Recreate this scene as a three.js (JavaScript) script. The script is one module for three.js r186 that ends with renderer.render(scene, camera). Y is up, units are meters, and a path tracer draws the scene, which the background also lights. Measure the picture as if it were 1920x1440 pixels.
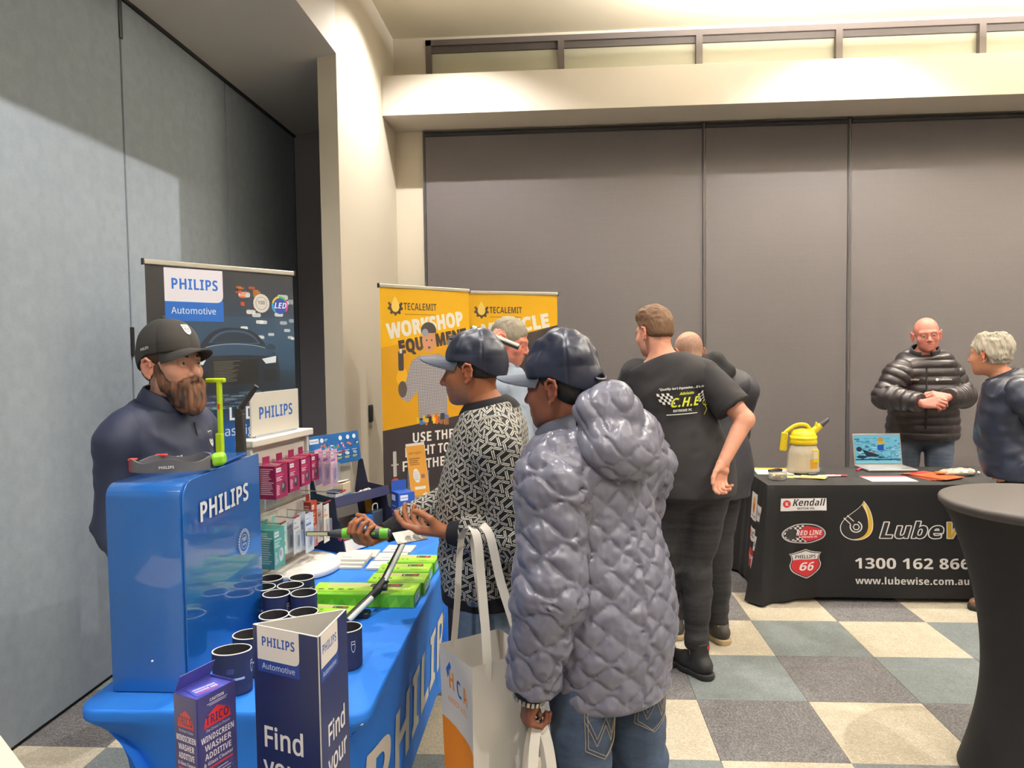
import * as THREE from 'three';
import { RoundedBoxGeometry } from 'three/addons/geometries/RoundedBoxGeometry.js';
import { mergeGeometries, mergeVertices, toCreasedNormals } from 'three/addons/utils/BufferGeometryUtils.js';
import { RectAreaLightUniformsLib } from 'three/addons/lights/RectAreaLightUniformsLib.js';

// ---------------------------------------------------------------- camera, lights, exposure
RectAreaLightUniformsLib.init();
const scene = new THREE.Scene();
const camera = new THREE.PerspectiveCamera(55.16, 4 / 3, 0.05, 60);
camera.position.set(0, 1.6217, 0);
camera.rotation.order = 'YXZ';
camera.rotation.set(-0.04762, 0.06364, -0.01388);
const renderer = new THREE.WebGLRenderer({ antialias: true });
renderer.shadowMap.enabled = true;
renderer.toneMapping = THREE.LinearToneMapping;
renderer.toneMappingExposure = 0.94;
scene.background = new THREE.Color(0x000000);
const WARM = new THREE.Color().setRGB(1.0, 0.955, 0.895);
const DOWN_CD = 27, UP_NITS = 230, UP_BACK_NITS = 1500;                       // the ceiling downlights and the suspended uplights

// ---------------------------------------------------------------- helpers
const V = (x = 0, y = 0, z = 0) => new THREE.Vector3(x, y, z);
const D2R = Math.PI / 180;
function rng(seed) { let a = seed | 0; return () => { a = (a + 0x6d2b79f5) | 0; let t = Math.imul(a ^ (a >>> 15), 1 | a); t = (t + Math.imul(t ^ (t >>> 7), 61 | t)) ^ t; return ((t ^ (t >>> 14)) >>> 0) / 4294967296; }; }
const hash3 = (x, y, z) => { let n = Math.imul(x, 374761393) ^ Math.imul(y, 668265263) ^ Math.imul(z, 2147483647 ^ 0x5bd1e995); n = Math.imul(n ^ (n >>> 13), 1274126177); return ((n ^ (n >>> 16)) >>> 0) / 4294967296; };
function noise3(x, y, z) {                              // smooth value noise, -1 to 1
  const ix = Math.floor(x), iy = Math.floor(y), iz = Math.floor(z); let fx = x - ix, fy = y - iy, fz = z - iz;
  fx = fx * fx * (3 - 2 * fx); fy = fy * fy * (3 - 2 * fy); fz = fz * fz * (3 - 2 * fz);
  const L = (a, b, t) => a + (b - a) * t;
  return 2 * L(L(L(hash3(ix, iy, iz), hash3(ix + 1, iy, iz), fx), L(hash3(ix, iy + 1, iz), hash3(ix + 1, iy + 1, iz), fx), fy),
    L(L(hash3(ix, iy, iz + 1), hash3(ix + 1, iy, iz + 1), fx), L(hash3(ix, iy + 1, iz + 1), hash3(ix + 1, iy + 1, iz + 1), fx), fy), fz) - 1;
}
const fbm = (x, y, z) => noise3(x, y, z) * 0.6 + noise3(x * 2.1 + 7, y * 2.1, z * 2.1) * 0.3 + noise3(x * 4.3, y * 4.3 + 3, z * 4.3) * 0.15;
const clamp = THREE.MathUtils.clamp, lerp = THREE.MathUtils.lerp, sstep = (a, b, x) => THREE.MathUtils.smoothstep(x, a, b);
const taken = new Map();
function numbered(n) { const c = taken.get(n) || 0; taken.set(n, c + 1); return c ? n + '_' + String(c).padStart(3, '0') : n; }
function finish(o) { o.castShadow = o.receiveShadow = true; return o; }
function obj(name, geo, mat, parent) {
  const g = Array.isArray(geo) ? merge(geo) : geo;
  const m = finish(new THREE.Mesh(g, mat));
  m.name = parent ? name : numbered(name);
  (parent || scene).add(m);
  return m;
}
function tag(o, label, category, group) { o.userData.label = label; o.userData.category = category; if (group) o.userData.group = group; return o; }
function thing(name, label, category, p = [0, 0, 0], turn = 0, group) {
  const o = new THREE.Group(); o.name = numbered(name); scene.add(o);
  o.position.set(...p); o.rotation.y = turn; return tag(o, label, category, group);
}
function struct(name, geo, mat, parent) { const m = obj(name, geo, mat, parent); if (!parent) m.userData.kind = 'structure'; return m; }
function merge(list) {
  return mergeGeometries(list.map((g) => { const q = g.index ? g.toNonIndexed() : g.clone(); for (const k of Object.keys(q.attributes)) if (!['position', 'normal', 'uv'].includes(k)) q.deleteAttribute(k); if (!q.attributes.uv) q.setAttribute('uv', new THREE.BufferAttribute(new Float32Array(q.attributes.position.count * 2), 2)); return q; }));
}
const at = (g, x, y, z, rx = 0, ry = 0, rz = 0) => { g.applyMatrix4(new THREE.Matrix4().compose(V(x, y, z), new THREE.Quaternion().setFromEuler(new THREE.Euler(rx, ry, rz, 'YXZ')), V(1, 1, 1))); return g; };
const bx = (w, h, d, x = 0, y = 0, z = 0, r = 0) => at(r ? new RoundedBoxGeometry(w, h, d, 2, Math.min(r, w / 2.01, h / 2.01, d / 2.01)) : new THREE.BoxGeometry(w, h, d), x, y, z);
const span = (x0, x1, y0, y1, z0, z1, r = 0) => bx(x1 - x0, y1 - y0, z1 - z0, (x0 + x1) / 2, (y0 + y1) / 2, (z0 + z1) / 2, r);
const cyl = (r0, r1, h, x = 0, y = 0, z = 0, n = 24) => at(new THREE.CylinderGeometry(r1, r0, h, n), x, y, z);
function rod(a, b, r, r2 = r, n = 10) { const d = b.clone().sub(a), g = new THREE.CylinderGeometry(r2, r, d.length(), n); g.applyQuaternion(new THREE.Quaternion().setFromUnitVectors(V(0, 1, 0), d.normalize())); const m = a.clone().add(b).multiplyScalar(0.5); g.translate(m.x, m.y, m.z); return g; }
const tube = (pts, r, seg = 40, n = 8, closed = false) => new THREE.TubeGeometry(new THREE.CatmullRomCurve3(pts.map((p) => p.isVector3 ? p : V(...p)), closed), seg, r, n, closed);
const lathe = (pts, n = 40) => new THREE.LatheGeometry(pts.map((p) => new THREE.Vector2(...p)), n);
function worldUV(g, k = 1) {                            // box-mapped uv in metres
  const q = g.index ? g.toNonIndexed() : g, p = q.attributes.position, n = q.attributes.normal, uv = new Float32Array(p.count * 2);
  for (let i = 0; i < p.count; i++) { const ax = Math.abs(n.getX(i)), ay = Math.abs(n.getY(i)), az = Math.abs(n.getZ(i)); const x = p.getX(i), y = p.getY(i), z = p.getZ(i);
    const [u, v] = ay >= ax && ay >= az ? [x, z] : ax >= az ? [z, y] : [x, y]; uv[2 * i] = u * k; uv[2 * i + 1] = v * k; }
  q.setAttribute('uv', new THREE.BufferAttribute(uv, 2)); return q;
}
function canvas(w, h, draw) { const k = Math.min(1, 2040 / Math.max(w, h)), c = document.createElement('canvas'); c.width = Math.round(w * k); c.height = Math.round(h * k); const x = c.getContext('2d'); x.scale(k, k); draw(x, w, h); return c; }
function ctex(w, h, draw, repeat) { const t = new THREE.CanvasTexture(canvas(w, h, draw)); t.colorSpace = THREE.SRGBColorSpace; t.magFilter = THREE.LinearFilter; t.anisotropy = 8; if (repeat) { t.wrapS = t.wrapT = THREE.RepeatWrapping; t.repeat.set(...repeat); } return t; }
function dtex(n, fn, srgb, repeat) {                    // tileable-by-mirroring noise texture from fn(x, y) -> [r,g,b] 0..1
  const a = new Uint8Array(n * n * 4);
  for (let y = 0; y < n; y++) for (let x = 0; x < n; x++) { const c = fn(x, y), o = (y * n + x) * 4; a[o] = clamp(c[0], 0, 1) * 255; a[o + 1] = clamp(c[1], 0, 1) * 255; a[o + 2] = clamp(c[2], 0, 1) * 255; a[o + 3] = 255; }
  const t = new THREE.DataTexture(a, n, n); t.magFilter = THREE.LinearFilter; t.minFilter = THREE.LinearMipmapLinearFilter; t.generateMipmaps = true; t.wrapS = t.wrapT = THREE.MirroredRepeatWrapping; if (srgb) t.colorSpace = THREE.SRGBColorSpace; if (repeat) t.repeat.set(repeat, repeat); t.needsUpdate = true; return t;
}
const std = (color, rough = 0.6, more = {}) => new THREE.MeshStandardMaterial({ color, roughness: rough, ...more });
const phys = (color, rough = 0.6, more = {}) => new THREE.MeshPhysicalMaterial({ color, roughness: rough, ...more });
// a printed sheet w x h on the xy plane facing +z
function print(name, w, h, tex, parent, p, rot = [0, 0, 0], rough = 0.5, seg = 1, more = {}) {
  const g = new THREE.PlaneGeometry(w, h, seg, seg); const m = obj(name, g, std(0xffffff, rough, { map: tex, ...more }), parent); m.position.set(...p); m.rotation.set(...rot, 'YXZ'); return m;
}
const F = (px, w = 'bold', fam = 'sans-serif') => `${w} ${px}px ${fam}`;
function txt(c, s, x, y, font, fill, align = 'left', maxw, sx = 1) { c.save(); c.translate(x, y); c.scale(sx, 1); c.font = font; c.fillStyle = fill; c.textAlign = align; c.textBaseline = 'alphabetic'; if (maxw) c.fillText(s, 0, 0, maxw / sx); else c.fillText(s, 0, 0); c.restore(); }
function rr(c, x, y, w, h, r) { const R = Array.isArray(r) ? r : [r, r, r, r]; c.beginPath(); c.moveTo(x + R[0], y); c.lineTo(x + w - R[1], y); c.quadraticCurveTo(x + w, y, x + w, y + R[1]); c.lineTo(x + w, y + h - R[2]); c.quadraticCurveTo(x + w, y + h, x + w - R[2], y + h); c.lineTo(x + R[3], y + h); c.quadraticCurveTo(x, y + h, x, y + h - R[3]); c.lineTo(x, y + R[0]); c.quadraticCurveTo(x, y, x + R[0], y); c.closePath(); }

// ---------------------------------------------------------------- shared surface textures
const R0 = rng(11);
const grain = dtex(256, () => { const v = 0.5 + 0.5 * (R0() - 0.5); return [v, v, v]; });
const weaveBump = dtex(256, (x, y) => { const v = 0.5 + 0.25 * Math.sin(x * Math.PI / 2) * Math.cos(y * Math.PI / 2) + 0.25 * (R0() - 0.5); return [v, v, v]; }, false, 6);
const plasterBump = dtex(256, (x, y) => { const v = 0.5 + 0.3 * fbm(x / 9, y / 9, 1) + 0.1 * (R0() - 0.5); return [v, v, v]; }, false, 2);
const mottle = (n, base, amp, cells, fine, seed) => { const r = rng(seed); return dtex(n, (x, y) => { const m = amp * fbm(x / cells, y / cells, seed), g = fine * (r() - 0.5); return base.map((b) => b + m + g); }, true); };

// ---------------------------------------------------------------- the room
const wallPaint = std(0xc8bfae, 0.85, { bumpMap: plasterBump, bumpScale: 0.0006 });
const ceilPaint = std(0xe6deca, 0.9);
const soffitPaint = std(0xb9b5b0, 0.9);
const W = { x0: -1.46, xp: -2.25, x1: 7.0, zb: -6.7, zf: 5.0, c: 4.43 };
// carpet tiles in three colours, laid in a period of two by three
const floor = struct('floor', worldUV(span(-2.6, 7.2, -0.2, -0.008, -7, 5.2)), std(0x4b4a4c, 0.95));
{
  const pile = (base, amp, seed) => { const r = rng(seed); const t = dtex(256, (x, y) => { const g = (r() - 0.5), s = r() < 0.12 ? (r() - 0.4) * 1.2 : 0; const m = 0.03 * fbm(x / 30, y / 30, seed) + amp * (g * 0.8 + s * 0.7) + 0.35 * amp * noise3(x / 3, y / 2, seed); return base.map((b) => b + m); }, true, 1); return t; };
  const mats = [pile([0.75, 0.71, 0.63], 0.17, 3), pile([0.455, 0.48, 0.485], 0.12, 4), pile([0.41, 0.40, 0.405], 0.26, 5)].map((t) => std(0xffffff, 0.97, { map: t, bumpMap: t, bumpScale: 0.0012 }));
  const gs = [0, 1, 2].map((k) => { const g = new RoundedBoxGeometry(0.4985, 0.0085, 0.4985, 1, 0.0012); const q = worldUV(g, 2); const uv = q.attributes.uv; for (let i = 0; i < uv.count; i++) uv.setXY(i, uv.getX(i) + k * 0.37, uv.getY(i) + k * 0.21); return q; });
  const x0 = 1.117, z0 = -4.8515, rt = rng(7);
  for (let i = -7; i < 7; i++) for (let j = -4; j < 9; j++) {
    const cx = x0 + 0.5 * (i + 0.5), cz = z0 + 0.5 * (j + 0.5); if (cz > -0.7 || cx < -2.3 && cz > -1) continue;
    const row = ((j % 3) + 3) % 3, k = (((i % 2) + 2) % 2 === 0 ? [0, 1, 2] : [2, 0, 1])[row];
    const m = obj('carpet_tile', gs[Math.floor(rt() * 3)], mats[k], floor); m.position.set(cx, -0.00425 + (rt() - 0.5) * 0.0006, cz); m.rotation.y = (Math.floor(rt() * 4) * Math.PI) / 2;
  }
}
struct('ceiling', span(-2.9, 7.2, W.c, W.c + 0.2, -7, 5.2), ceilPaint);
struct('wall_right', span(W.x1, W.x1 + 0.2, 0, W.c, -7, 5.2), wallPaint);
struct('wall_front', span(-2.9, W.x1, 0, W.c, W.zf, W.zf + 0.2), wallPaint);
// back wall: a solid pier on the left, the wall below and above the high windows
const CL = { x0: -1.165, x1: 6.4, y0: 3.95, y1: 4.405 };
struct('wall_back', [span(-2.9, W.x1, 0, CL.y0, -6.9, W.zb), span(-2.9, CL.x0, CL.y0, W.c, -6.9, W.zb), span(CL.x1, W.x1, CL.y0, W.c, -6.9, W.zb), span(CL.x0, CL.x1, CL.y1, W.c, -6.9, W.zb), span(CL.x0, CL.x1, CL.y0, CL.y1, -7.0, -6.9)].map((g) => worldUV(g)), wallPaint);
struct('wall_side', worldUV(span(-1.592, W.x0, 0, W.c, W.zb, -4.925, 0.004)), wallPaint);
{ // bulkhead over the folding partition, its underside rising towards the room
  const s = new THREE.Shape([[-2.9, W.c], [-2.9, 3.478], [-2.25, 3.478], [W.x0, 3.61], [W.x0, W.c]].map((p) => new THREE.Vector2(...p)));
  const g = new THREE.ExtrudeGeometry(s, { depth: 4.925 + W.zf, bevelEnabled: false }); g.translate(0, 0, -4.925);
  struct('trim_bulkhead', worldUV(g), std(0xcfcac4, 0.88, { bumpMap: plasterBump, bumpScale: 0.0005 }));
  const s2 = new THREE.Shape([[-2.9, W.c], [-2.9, 3.478], [-2.25, 3.478], [-1.592, 3.588], [-1.592, W.c]].map((p) => new THREE.Vector2(...p)));
  const g2 = new THREE.ExtrudeGeometry(s2, { depth: 6.7 - 4.925, bevelEnabled: false }); g2.translate(0, 0, -6.7);
  struct('trim_pocket_soffit', worldUV(g2), std(0xcfcac4, 0.88));
}
struct('trim_ledge', worldUV(span(W.x0, W.x1, 3.598, 3.93, W.zb, -6.215, 0.003)), std(0xc9c1b5, 0.75));
// folding partition: fabric panels with dark joints
{
  const fab = mottle(256, [0.575, 0.615, 0.655], 0.022, 22, 0.045, 21); fab.repeat.set(2.2, 2.2);
  const fm = std(0xffffff, 0.95, { map: fab, bumpMap: weaveBump, bumpScale: 0.0006 });
  const wl = struct('wall_left', [span(-2.9, -2.275, 0, 3.6, -6.9, 5.0), span(-2.275, -2.262, 0.0, 3.5, -6.5, 5.0)], std(0x24242a, 0.8));
  const zs = []; for (let z = -4.972 - 1.213; z < 5; z += 1.213) zs.push(z);
  const joints = [-6.285, ...zs.slice(1).map((z) => z)];
  for (let k = 0; k < joints.length; k++) { const za = joints[k] + 0.007, zb2 = (joints[k + 1] ?? 5.0) - 0.007; obj('panel', worldUV(span(-2.275, -2.25, 0.018, 3.462, za, zb2, 0.004)), fm, wl); }
  obj('top_track', span(-2.27, -2.235, 3.462, 3.482, -6.285, 5), std(0x1c1c20, 0.5), wl);
  for (const [y, h] of [[1.69, 0.15], [3.36, 0.2]]) obj('hinge', span(-2.256, -2.243, y - h / 2, y + h / 2, -3.759 - 0.017, -3.759 + 0.012, 0.003), std(0x17171b, 0.5), wl);
  // the end of the pocket behind the pier
  struct('wall_pocket', worldUV(span(-2.25, -1.592, 0, 3.6, -6.5, -6.285)), std(0x98949a, 0.95, { bumpMap: weaveBump, bumpScale: 0.0005 }));
}
// high windows above the ledge: frame, mullions and frosted panes
{
  const fr = std(0x5f5652, 0.55), z0 = -6.79, z1 = -6.69;
  const wn = struct('window_1', [span(CL.x0, CL.x1, CL.y1 - 0.05, CL.y1, z0, z1), span(CL.x0, CL.x1, CL.y0, CL.y0 + 0.05, z0, z1), span(CL.x0, CL.x0 + 0.05, CL.y0, CL.y1, z0, z1), span(CL.x1 - 0.05, CL.x1, CL.y0, CL.y1, z0, z1)], fr);
  const ms = [0.052, 1.266, 2.466, 3.668, 4.87];
  for (const x of ms) obj('mullion', span(x - 0.028, x + 0.028, CL.y0 + 0.05, CL.y1 - 0.05, z0, z1), fr, wn);
  const ed = [CL.x0 + 0.05, ...ms, CL.x1 - 0.05];
  for (let k = 0; k < ed.length - 1; k++) {
    const a = ed[k] + (k ? 0.028 : 0), b = ed[k + 1] - (k < ms.length ? 0.028 : 0);
    obj('sash', [span(a, b, CL.y1 - 0.105, CL.y1 - 0.05, -6.77, -6.72)], std(0x4a4340, 0.5), wn);
    obj('pane', span(a, b, CL.y0 + 0.05, CL.y1 - 0.105, -6.75, -6.744), phys(0xb4b29c, 0.35, { clearcoat: 0.5, clearcoatRoughness: 0.15 }), wn);
  }
}
// roller blinds down the tall windows
{
  const bl = dtex(256, (x, y) => { const g = (R0() - 0.5) * 0.03 + 0.005 * noise3(x / 60, y / 3, 2) + 0.004 * noise3(x / 2, y / 40, 5); return [0.37 + g, 0.35 + g, 0.357 + g]; }, true, 3);
  const m = std(0xffffff, 0.8, { map: bl, bumpMap: weaveBump, bumpScale: 0.0003 }), metal = std(0x2b2a2e, 0.45, { metalness: 0.3 });
  const spans = [[-1.178, 1.283], [1.312, 2.53], [2.566, 4.9], [4.93, 6.9]];
  const labels = ['widest dark grey roller blind, left of the first bead chain, behind the yellow banners', 'narrower dark grey roller blind between the two bead chains', 'dark grey roller blind behind the bald man in the puffer jacket', 'dark grey roller blind beyond the right edge of the frame'];
  spans.forEach(([a, b], i) => {
    const t = thing('roller_blind', labels[i], 'blind', [(a + b) / 2, 0, -6.66], 0, 'roller blinds on the back wall'), w = b - a;
    const g = new THREE.PlaneGeometry(w, 3.45, 40, 60), p = g.attributes.position;
    for (let k = 0; k < p.count; k++) p.setZ(k, 0.0035 * fbm(p.getX(k) * 1.1 + i * 9, p.getY(k) * 0.25, i));
    g.computeVertexNormals(); const uv = g.attributes.uv; for (let k = 0; k < uv.count; k++) uv.setXY(k, uv.getX(k) * w, uv.getY(k) * 3.45);
    g.translate(0, 1.82, 0);
    const fb = obj('fabric', g, m, t); fb.castShadow = true;
    obj('roller_tube', at(cyl(0.024, 0.024, w, 0, 0, 0, 20), 0, 3.56, -0.005, 0, 0, Math.PI / 2), metal, t);
    obj('bottom_bar', bx(w, 0.035, 0.014, 0, 0.095, 0, 0.004), metal, t);
    const x = b - (a + b) / 2 + 0.012;
    if (i < 3) { const ch = []; for (let y = 0; y < 220; y++) ch.push(at(new THREE.IcosahedronGeometry(0.0042, 0), x, 1.22 + y * 0.0107, 0.028)); obj('bead_chain', ch, std(0xa9a08c, 0.35, { metalness: 0.6 }), t); }
  });
  struct('trim_blind_channel', [span(1.286, 1.309, 0.06, 3.59, -6.69, -6.655), span(2.533, 2.563, 0.06, 3.59, -6.69, -6.655), span(4.903, 4.927, 0.06, 3.59, -6.69, -6.655), span(-1.2, -1.181, 0.06, 3.59, -6.69, -6.655)], std(0x3a383d, 0.6));
}
// ceiling downlights in a grid, and a line of suspended uplights along the back
{
  const xs = [-0.8, 2.35, 5.5], zs = [-5.45, -2.35, 0.75, 3.85], rows = ['farthest', 'second', 'third', 'nearest'], cols = ['beside the partition bulkhead', 'in the middle column', 'near the right wall'];
  zs.forEach((z, j) => xs.forEach((x, i) => {
    const t = thing('ceiling_downlight', `round recessed ceiling downlight ${cols[i]}, ${rows[j]} row from the back wall`, 'downlight', [x, W.c, z], 0, 'ceiling downlights');
    obj('trim_ring', at(new THREE.TorusGeometry(0.085, 0.009, 8, 32), 0, -0.005, 0, Math.PI / 2), std(0xe9e6e0, 0.4), t);
    obj('lamp_lens', cyl(0.08, 0.08, 0.012, 0, -0.005, 0, 28), std(0xfff4e2, 0.4, { emissive: WARM, emissiveIntensity: 4 }), t);
    const s = new THREE.SpotLight(WARM, DOWN_CD, 0, 64 * D2R, 0.45, 2); s.position.set(0, -0.03, 0); s.target.position.set(0, -3, 0); s.castShadow = true; s.shadow.radius = 0.6; t.add(s, s.target);
  }));
  [[0.9, 2.2, -5.35, 'nearer the partition in the back line'], [3.5, 2.2, -5.35, 'nearer the right wall in the back line'], [0.4, 2.4, -1.4, 'nearer the partition in the middle line'], [3.5, 2.4, -1.4, 'nearer the right wall in the middle line'], [0.4, 2.4, 2.3, 'nearer the partition behind the camera'], [3.5, 2.4, 2.3, 'nearer the right wall behind the camera']].forEach(([x, w, uz, where]) => {
    const t = thing('linear_uplight', `slim suspended linear uplight ${where}`, 'uplight', [x + w / 2, 4.19, uz], 0, 'suspended uplights');
    obj('housing', bx(w, 0.05, 0.11, 0, 0, 0, 0.006), std(0xd8d5cf, 0.5), t);
    obj('diffuser', bx(w - 0.03, 0.008, 0.09, 0, 0.026, 0), std(0xfff4e2, 0.4, { emissive: WARM, emissiveIntensity: 4 }), t);
    for (const sx of [-0.4, 0.4]) obj('suspension_cable', rod(V(sx * w, 0.02, 0), V(sx * w, 0.24, 0), 0.002), std(0x999999, 0.4), t);
    const a = new THREE.RectAreaLight(WARM, uz < -5 ? UP_BACK_NITS : UP_NITS, w - 0.05, 0.09); a.position.set(0, 0.034, 0); a.rotation.x = Math.PI / 2; t.add(a);
  });
}
// ---------------------------------------------------------------- distance fields for bodies and cloth
const smin = (a, b, k) => { if (k <= 0) return Math.min(a, b); const h = Math.max(k - Math.abs(a - b), 0) / k; return Math.min(a, b) - h * h * k * 0.25; };
const smax = (a, b, k) => -smin(-a, -b, k);
function Cap(a, b, ra, rb = ra, k = 0.03) {             // tapered capsule
  const ax = a.x, ay = a.y, az = a.z, dx = b.x - ax, dy = b.y - ay, dz = b.z - az, l2 = dx * dx + dy * dy + dz * dz || 1e-9;
  return { k, d(x, y, z) { const px = x - ax, py = y - ay, pz = z - az; let t = (px * dx + py * dy + pz * dz) / l2; t = t < 0 ? 0 : t > 1 ? 1 : t; const ex = px - dx * t, ey = py - dy * t, ez = pz - dz * t; return Math.sqrt(ex * ex + ey * ey + ez * ez) - (ra + (rb - ra) * t); } };
}
function Ell(c, r, k = 0.03, q) {                       // ellipsoid, turned by quaternion q
  const m = q ? new THREE.Matrix4().makeRotationFromQuaternion(q.clone().invert()).elements : null;
  return { k, d(x, y, z) { let px = x - c.x, py = y - c.y, pz = z - c.z; if (m) { const a = m[0] * px + m[4] * py + m[8] * pz, b = m[1] * px + m[5] * py + m[9] * pz, e = m[2] * px + m[6] * py + m[10] * pz; px = a; py = b; pz = e; }
    const ux = px / r.x, uy = py / r.y, uz = pz / r.z, k0 = Math.sqrt(ux * ux + uy * uy + uz * uz); if (k0 < 1e-6) return -Math.min(r.x, r.y, r.z); const vx = ux / r.x, vy = uy / r.y, vz = uz / r.z; return k0 * (k0 - 1) / Math.sqrt(vx * vx + vy * vy + vz * vz); } };
}
const sub = (p, k = 0.01) => ({ ...p, k, op: 's' });
const cut = (p, k = 0) => ({ ...p, k, op: 'i' });
const Plane = (n, c) => ({ k: 0, d: (x, y, z) => n.x * x + n.y * y + n.z * z - c });   // inside where n.p < c
function field(prims, grow = 0) {
  return (x, y, z) => { let d = 1e3; for (const p of prims) { const e = p.d(x, y, z); d = p.op === 's' ? smax(d, -e, p.k) : p.op === 'i' ? smax(d, e, p.k) : smin(d, e - grow, p.k); } return d; };
}
// naive surface nets over a box, vertices pulled onto the surface
function meshField(f, lo, hi, h, { disp, color, uv, cyl: noSnap } = {}) {
  const nx = Math.ceil((hi.x - lo.x) / h) + 1, ny = Math.ceil((hi.y - lo.y) / h) + 1, nz = Math.ceil((hi.z - lo.z) / h) + 1, val = new Float32Array(nx * ny * nz).fill(9);
  const B = 6, id = (i, j, k) => i + nx * (j + ny * k);
  for (let k = 0; k < nz; k += B) for (let j = 0; j < ny; j += B) for (let i = 0; i < nx; i += B) {
    const c = f(lo.x + (i + B / 2) * h, lo.y + (j + B / 2) * h, lo.z + (k + B / 2) * h), far = Math.abs(c) > B * h * 1.25;
    for (let c3 = k; c3 < Math.min(k + B, nz); c3++) for (let c2 = j; c2 < Math.min(j + B, ny); c2++) for (let c1 = i; c1 < Math.min(i + B, nx); c1++) val[id(c1, c2, c3)] = far ? c : f(lo.x + c1 * h, lo.y + c2 * h, lo.z + c3 * h);
  }
  const vid = new Int32Array(nx * ny * nz).fill(-1), pos = [], E = [[0, 1], [2, 3], [4, 5], [6, 7], [0, 2], [1, 3], [4, 6], [5, 7], [0, 4], [1, 5], [2, 6], [3, 7]];
  const v = new Float32Array(8);
  for (let k = 0; k < nz - 1; k++) for (let j = 0; j < ny - 1; j++) for (let i = 0; i < nx - 1; i++) {
    let s = 0; for (let q = 0; q < 8; q++) { v[q] = val[id(i + (q & 1), j + ((q >> 1) & 1), k + (q >> 2))]; if (v[q] < 0) s++; }
    if (s === 0 || s === 8) continue;
    let x = 0, y = 0, z = 0, n = 0;
    for (const [a, b] of E) if ((v[a] < 0) !== (v[b] < 0)) { const t = v[a] / (v[a] - v[b]); x += (a & 1) + ((b & 1) - (a & 1)) * t; y += ((a >> 1) & 1) + (((b >> 1) & 1) - ((a >> 1) & 1)) * t; z += (a >> 2) + ((b >> 2) - (a >> 2)) * t; n++; }
    vid[id(i, j, k)] = pos.length / 3; pos.push(lo.x + (i + x / n) * h, lo.y + (j + y / n) * h, lo.z + (k + z / n) * h);
  }
  const idx = [], quad = (a, b, c, d, flip) => { if (a < 0 || b < 0 || c < 0 || d < 0) return; flip ? idx.push(a, c, b, a, d, c) : idx.push(a, b, c, a, c, d); };
  for (let k = 1; k < nz - 1; k++) for (let j = 1; j < ny - 1; j++) for (let i = 1; i < nx - 1; i++) {
    const s = val[id(i, j, k)] < 0;
    if (s !== (val[id(i + 1, j, k)] < 0)) quad(vid[id(i, j - 1, k - 1)], vid[id(i, j, k - 1)], vid[id(i, j, k)], vid[id(i, j - 1, k)], !s);
    if (s !== (val[id(i, j + 1, k)] < 0)) quad(vid[id(i - 1, j, k - 1)], vid[id(i - 1, j, k)], vid[id(i, j, k)], vid[id(i, j, k - 1)], !s);
    if (s !== (val[id(i, j, k + 1)] < 0)) quad(vid[id(i - 1, j - 1, k)], vid[id(i, j - 1, k)], vid[id(i, j, k)], vid[id(i - 1, j, k)], !s);
  }
  const P = new Float32Array(pos), e = h * 0.4, nv = P.length / 3, col = color ? new Float32Array(P.length) : null;
  for (let q = 0; q < nv; q++) {
    let x = P[3 * q], y = P[3 * q + 1], z = P[3 * q + 2];
    let gx = f(x + e, y, z) - f(x - e, y, z), gy = f(x, y + e, z) - f(x, y - e, z), gz = f(x, y, z + e) - f(x, y, z - e); const gl = Math.hypot(gx, gy, gz) || 1; gx /= gl; gy /= gl; gz /= gl;
    const d = clamp(f(x, y, z) / Math.max(gl / (2 * e), 0.5), -h * 0.5, h * 0.5), a = disp ? disp(x, y, z, gx, gy, gz) : 0;
    x += gx * (a - d); y += gy * (a - d); z += gz * (a - d); P[3 * q] = x; P[3 * q + 1] = y; P[3 * q + 2] = z;
    if (col) { const c = color(x, y, z, gx, gy, gz); col[3 * q] = c[0]; col[3 * q + 1] = c[1]; col[3 * q + 2] = c[2]; }
  }
  let g = new THREE.BufferGeometry(); g.setAttribute('position', new THREE.BufferAttribute(P, 3)); if (col) g.setAttribute('color', new THREE.BufferAttribute(col, 3)); g.setIndex(idx); g.computeVertexNormals();
  if (uv) {                                             // uv(x,y,z,cx,cy,cz) given a point and its triangle's centre: no wrap seams
    g = g.toNonIndexed(); const p = g.attributes.position, U = new Float32Array(p.count * 2);
    for (let t = 0; t < p.count; t += 3) { const c = [0, 1, 2].map((a) => (p.array[3 * t + a] + p.array[3 * t + 3 + a] + p.array[3 * t + 6 + a]) / 3); for (let m = 0; m < 3; m++) { const r = uv(p.getX(t + m), p.getY(t + m), p.getZ(t + m), ...c); U[2 * (t + m)] = r[0]; U[2 * (t + m) + 1] = r[1]; } }
    g.setAttribute('uv', new THREE.BufferAttribute(U, 2));
  } else g.setAttribute('uv', new THREE.BufferAttribute(new Float32Array(nv * 2), 2));
  return g;
}
function boundsOf(pts, r) { const lo = V(9, 9, 9), hi = V(-9, -9, -9); for (const p of pts) { lo.min(p); hi.max(p); } lo.subScalar(r); hi.addScalar(r); return [lo, hi]; }
// angle around an axis through c (y up) unwrapped near a reference angle
const unwrap = (a, ref) => { while (a - ref > Math.PI) a -= 2 * Math.PI; while (a - ref < -Math.PI) a += 2 * Math.PI; return a; };

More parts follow.
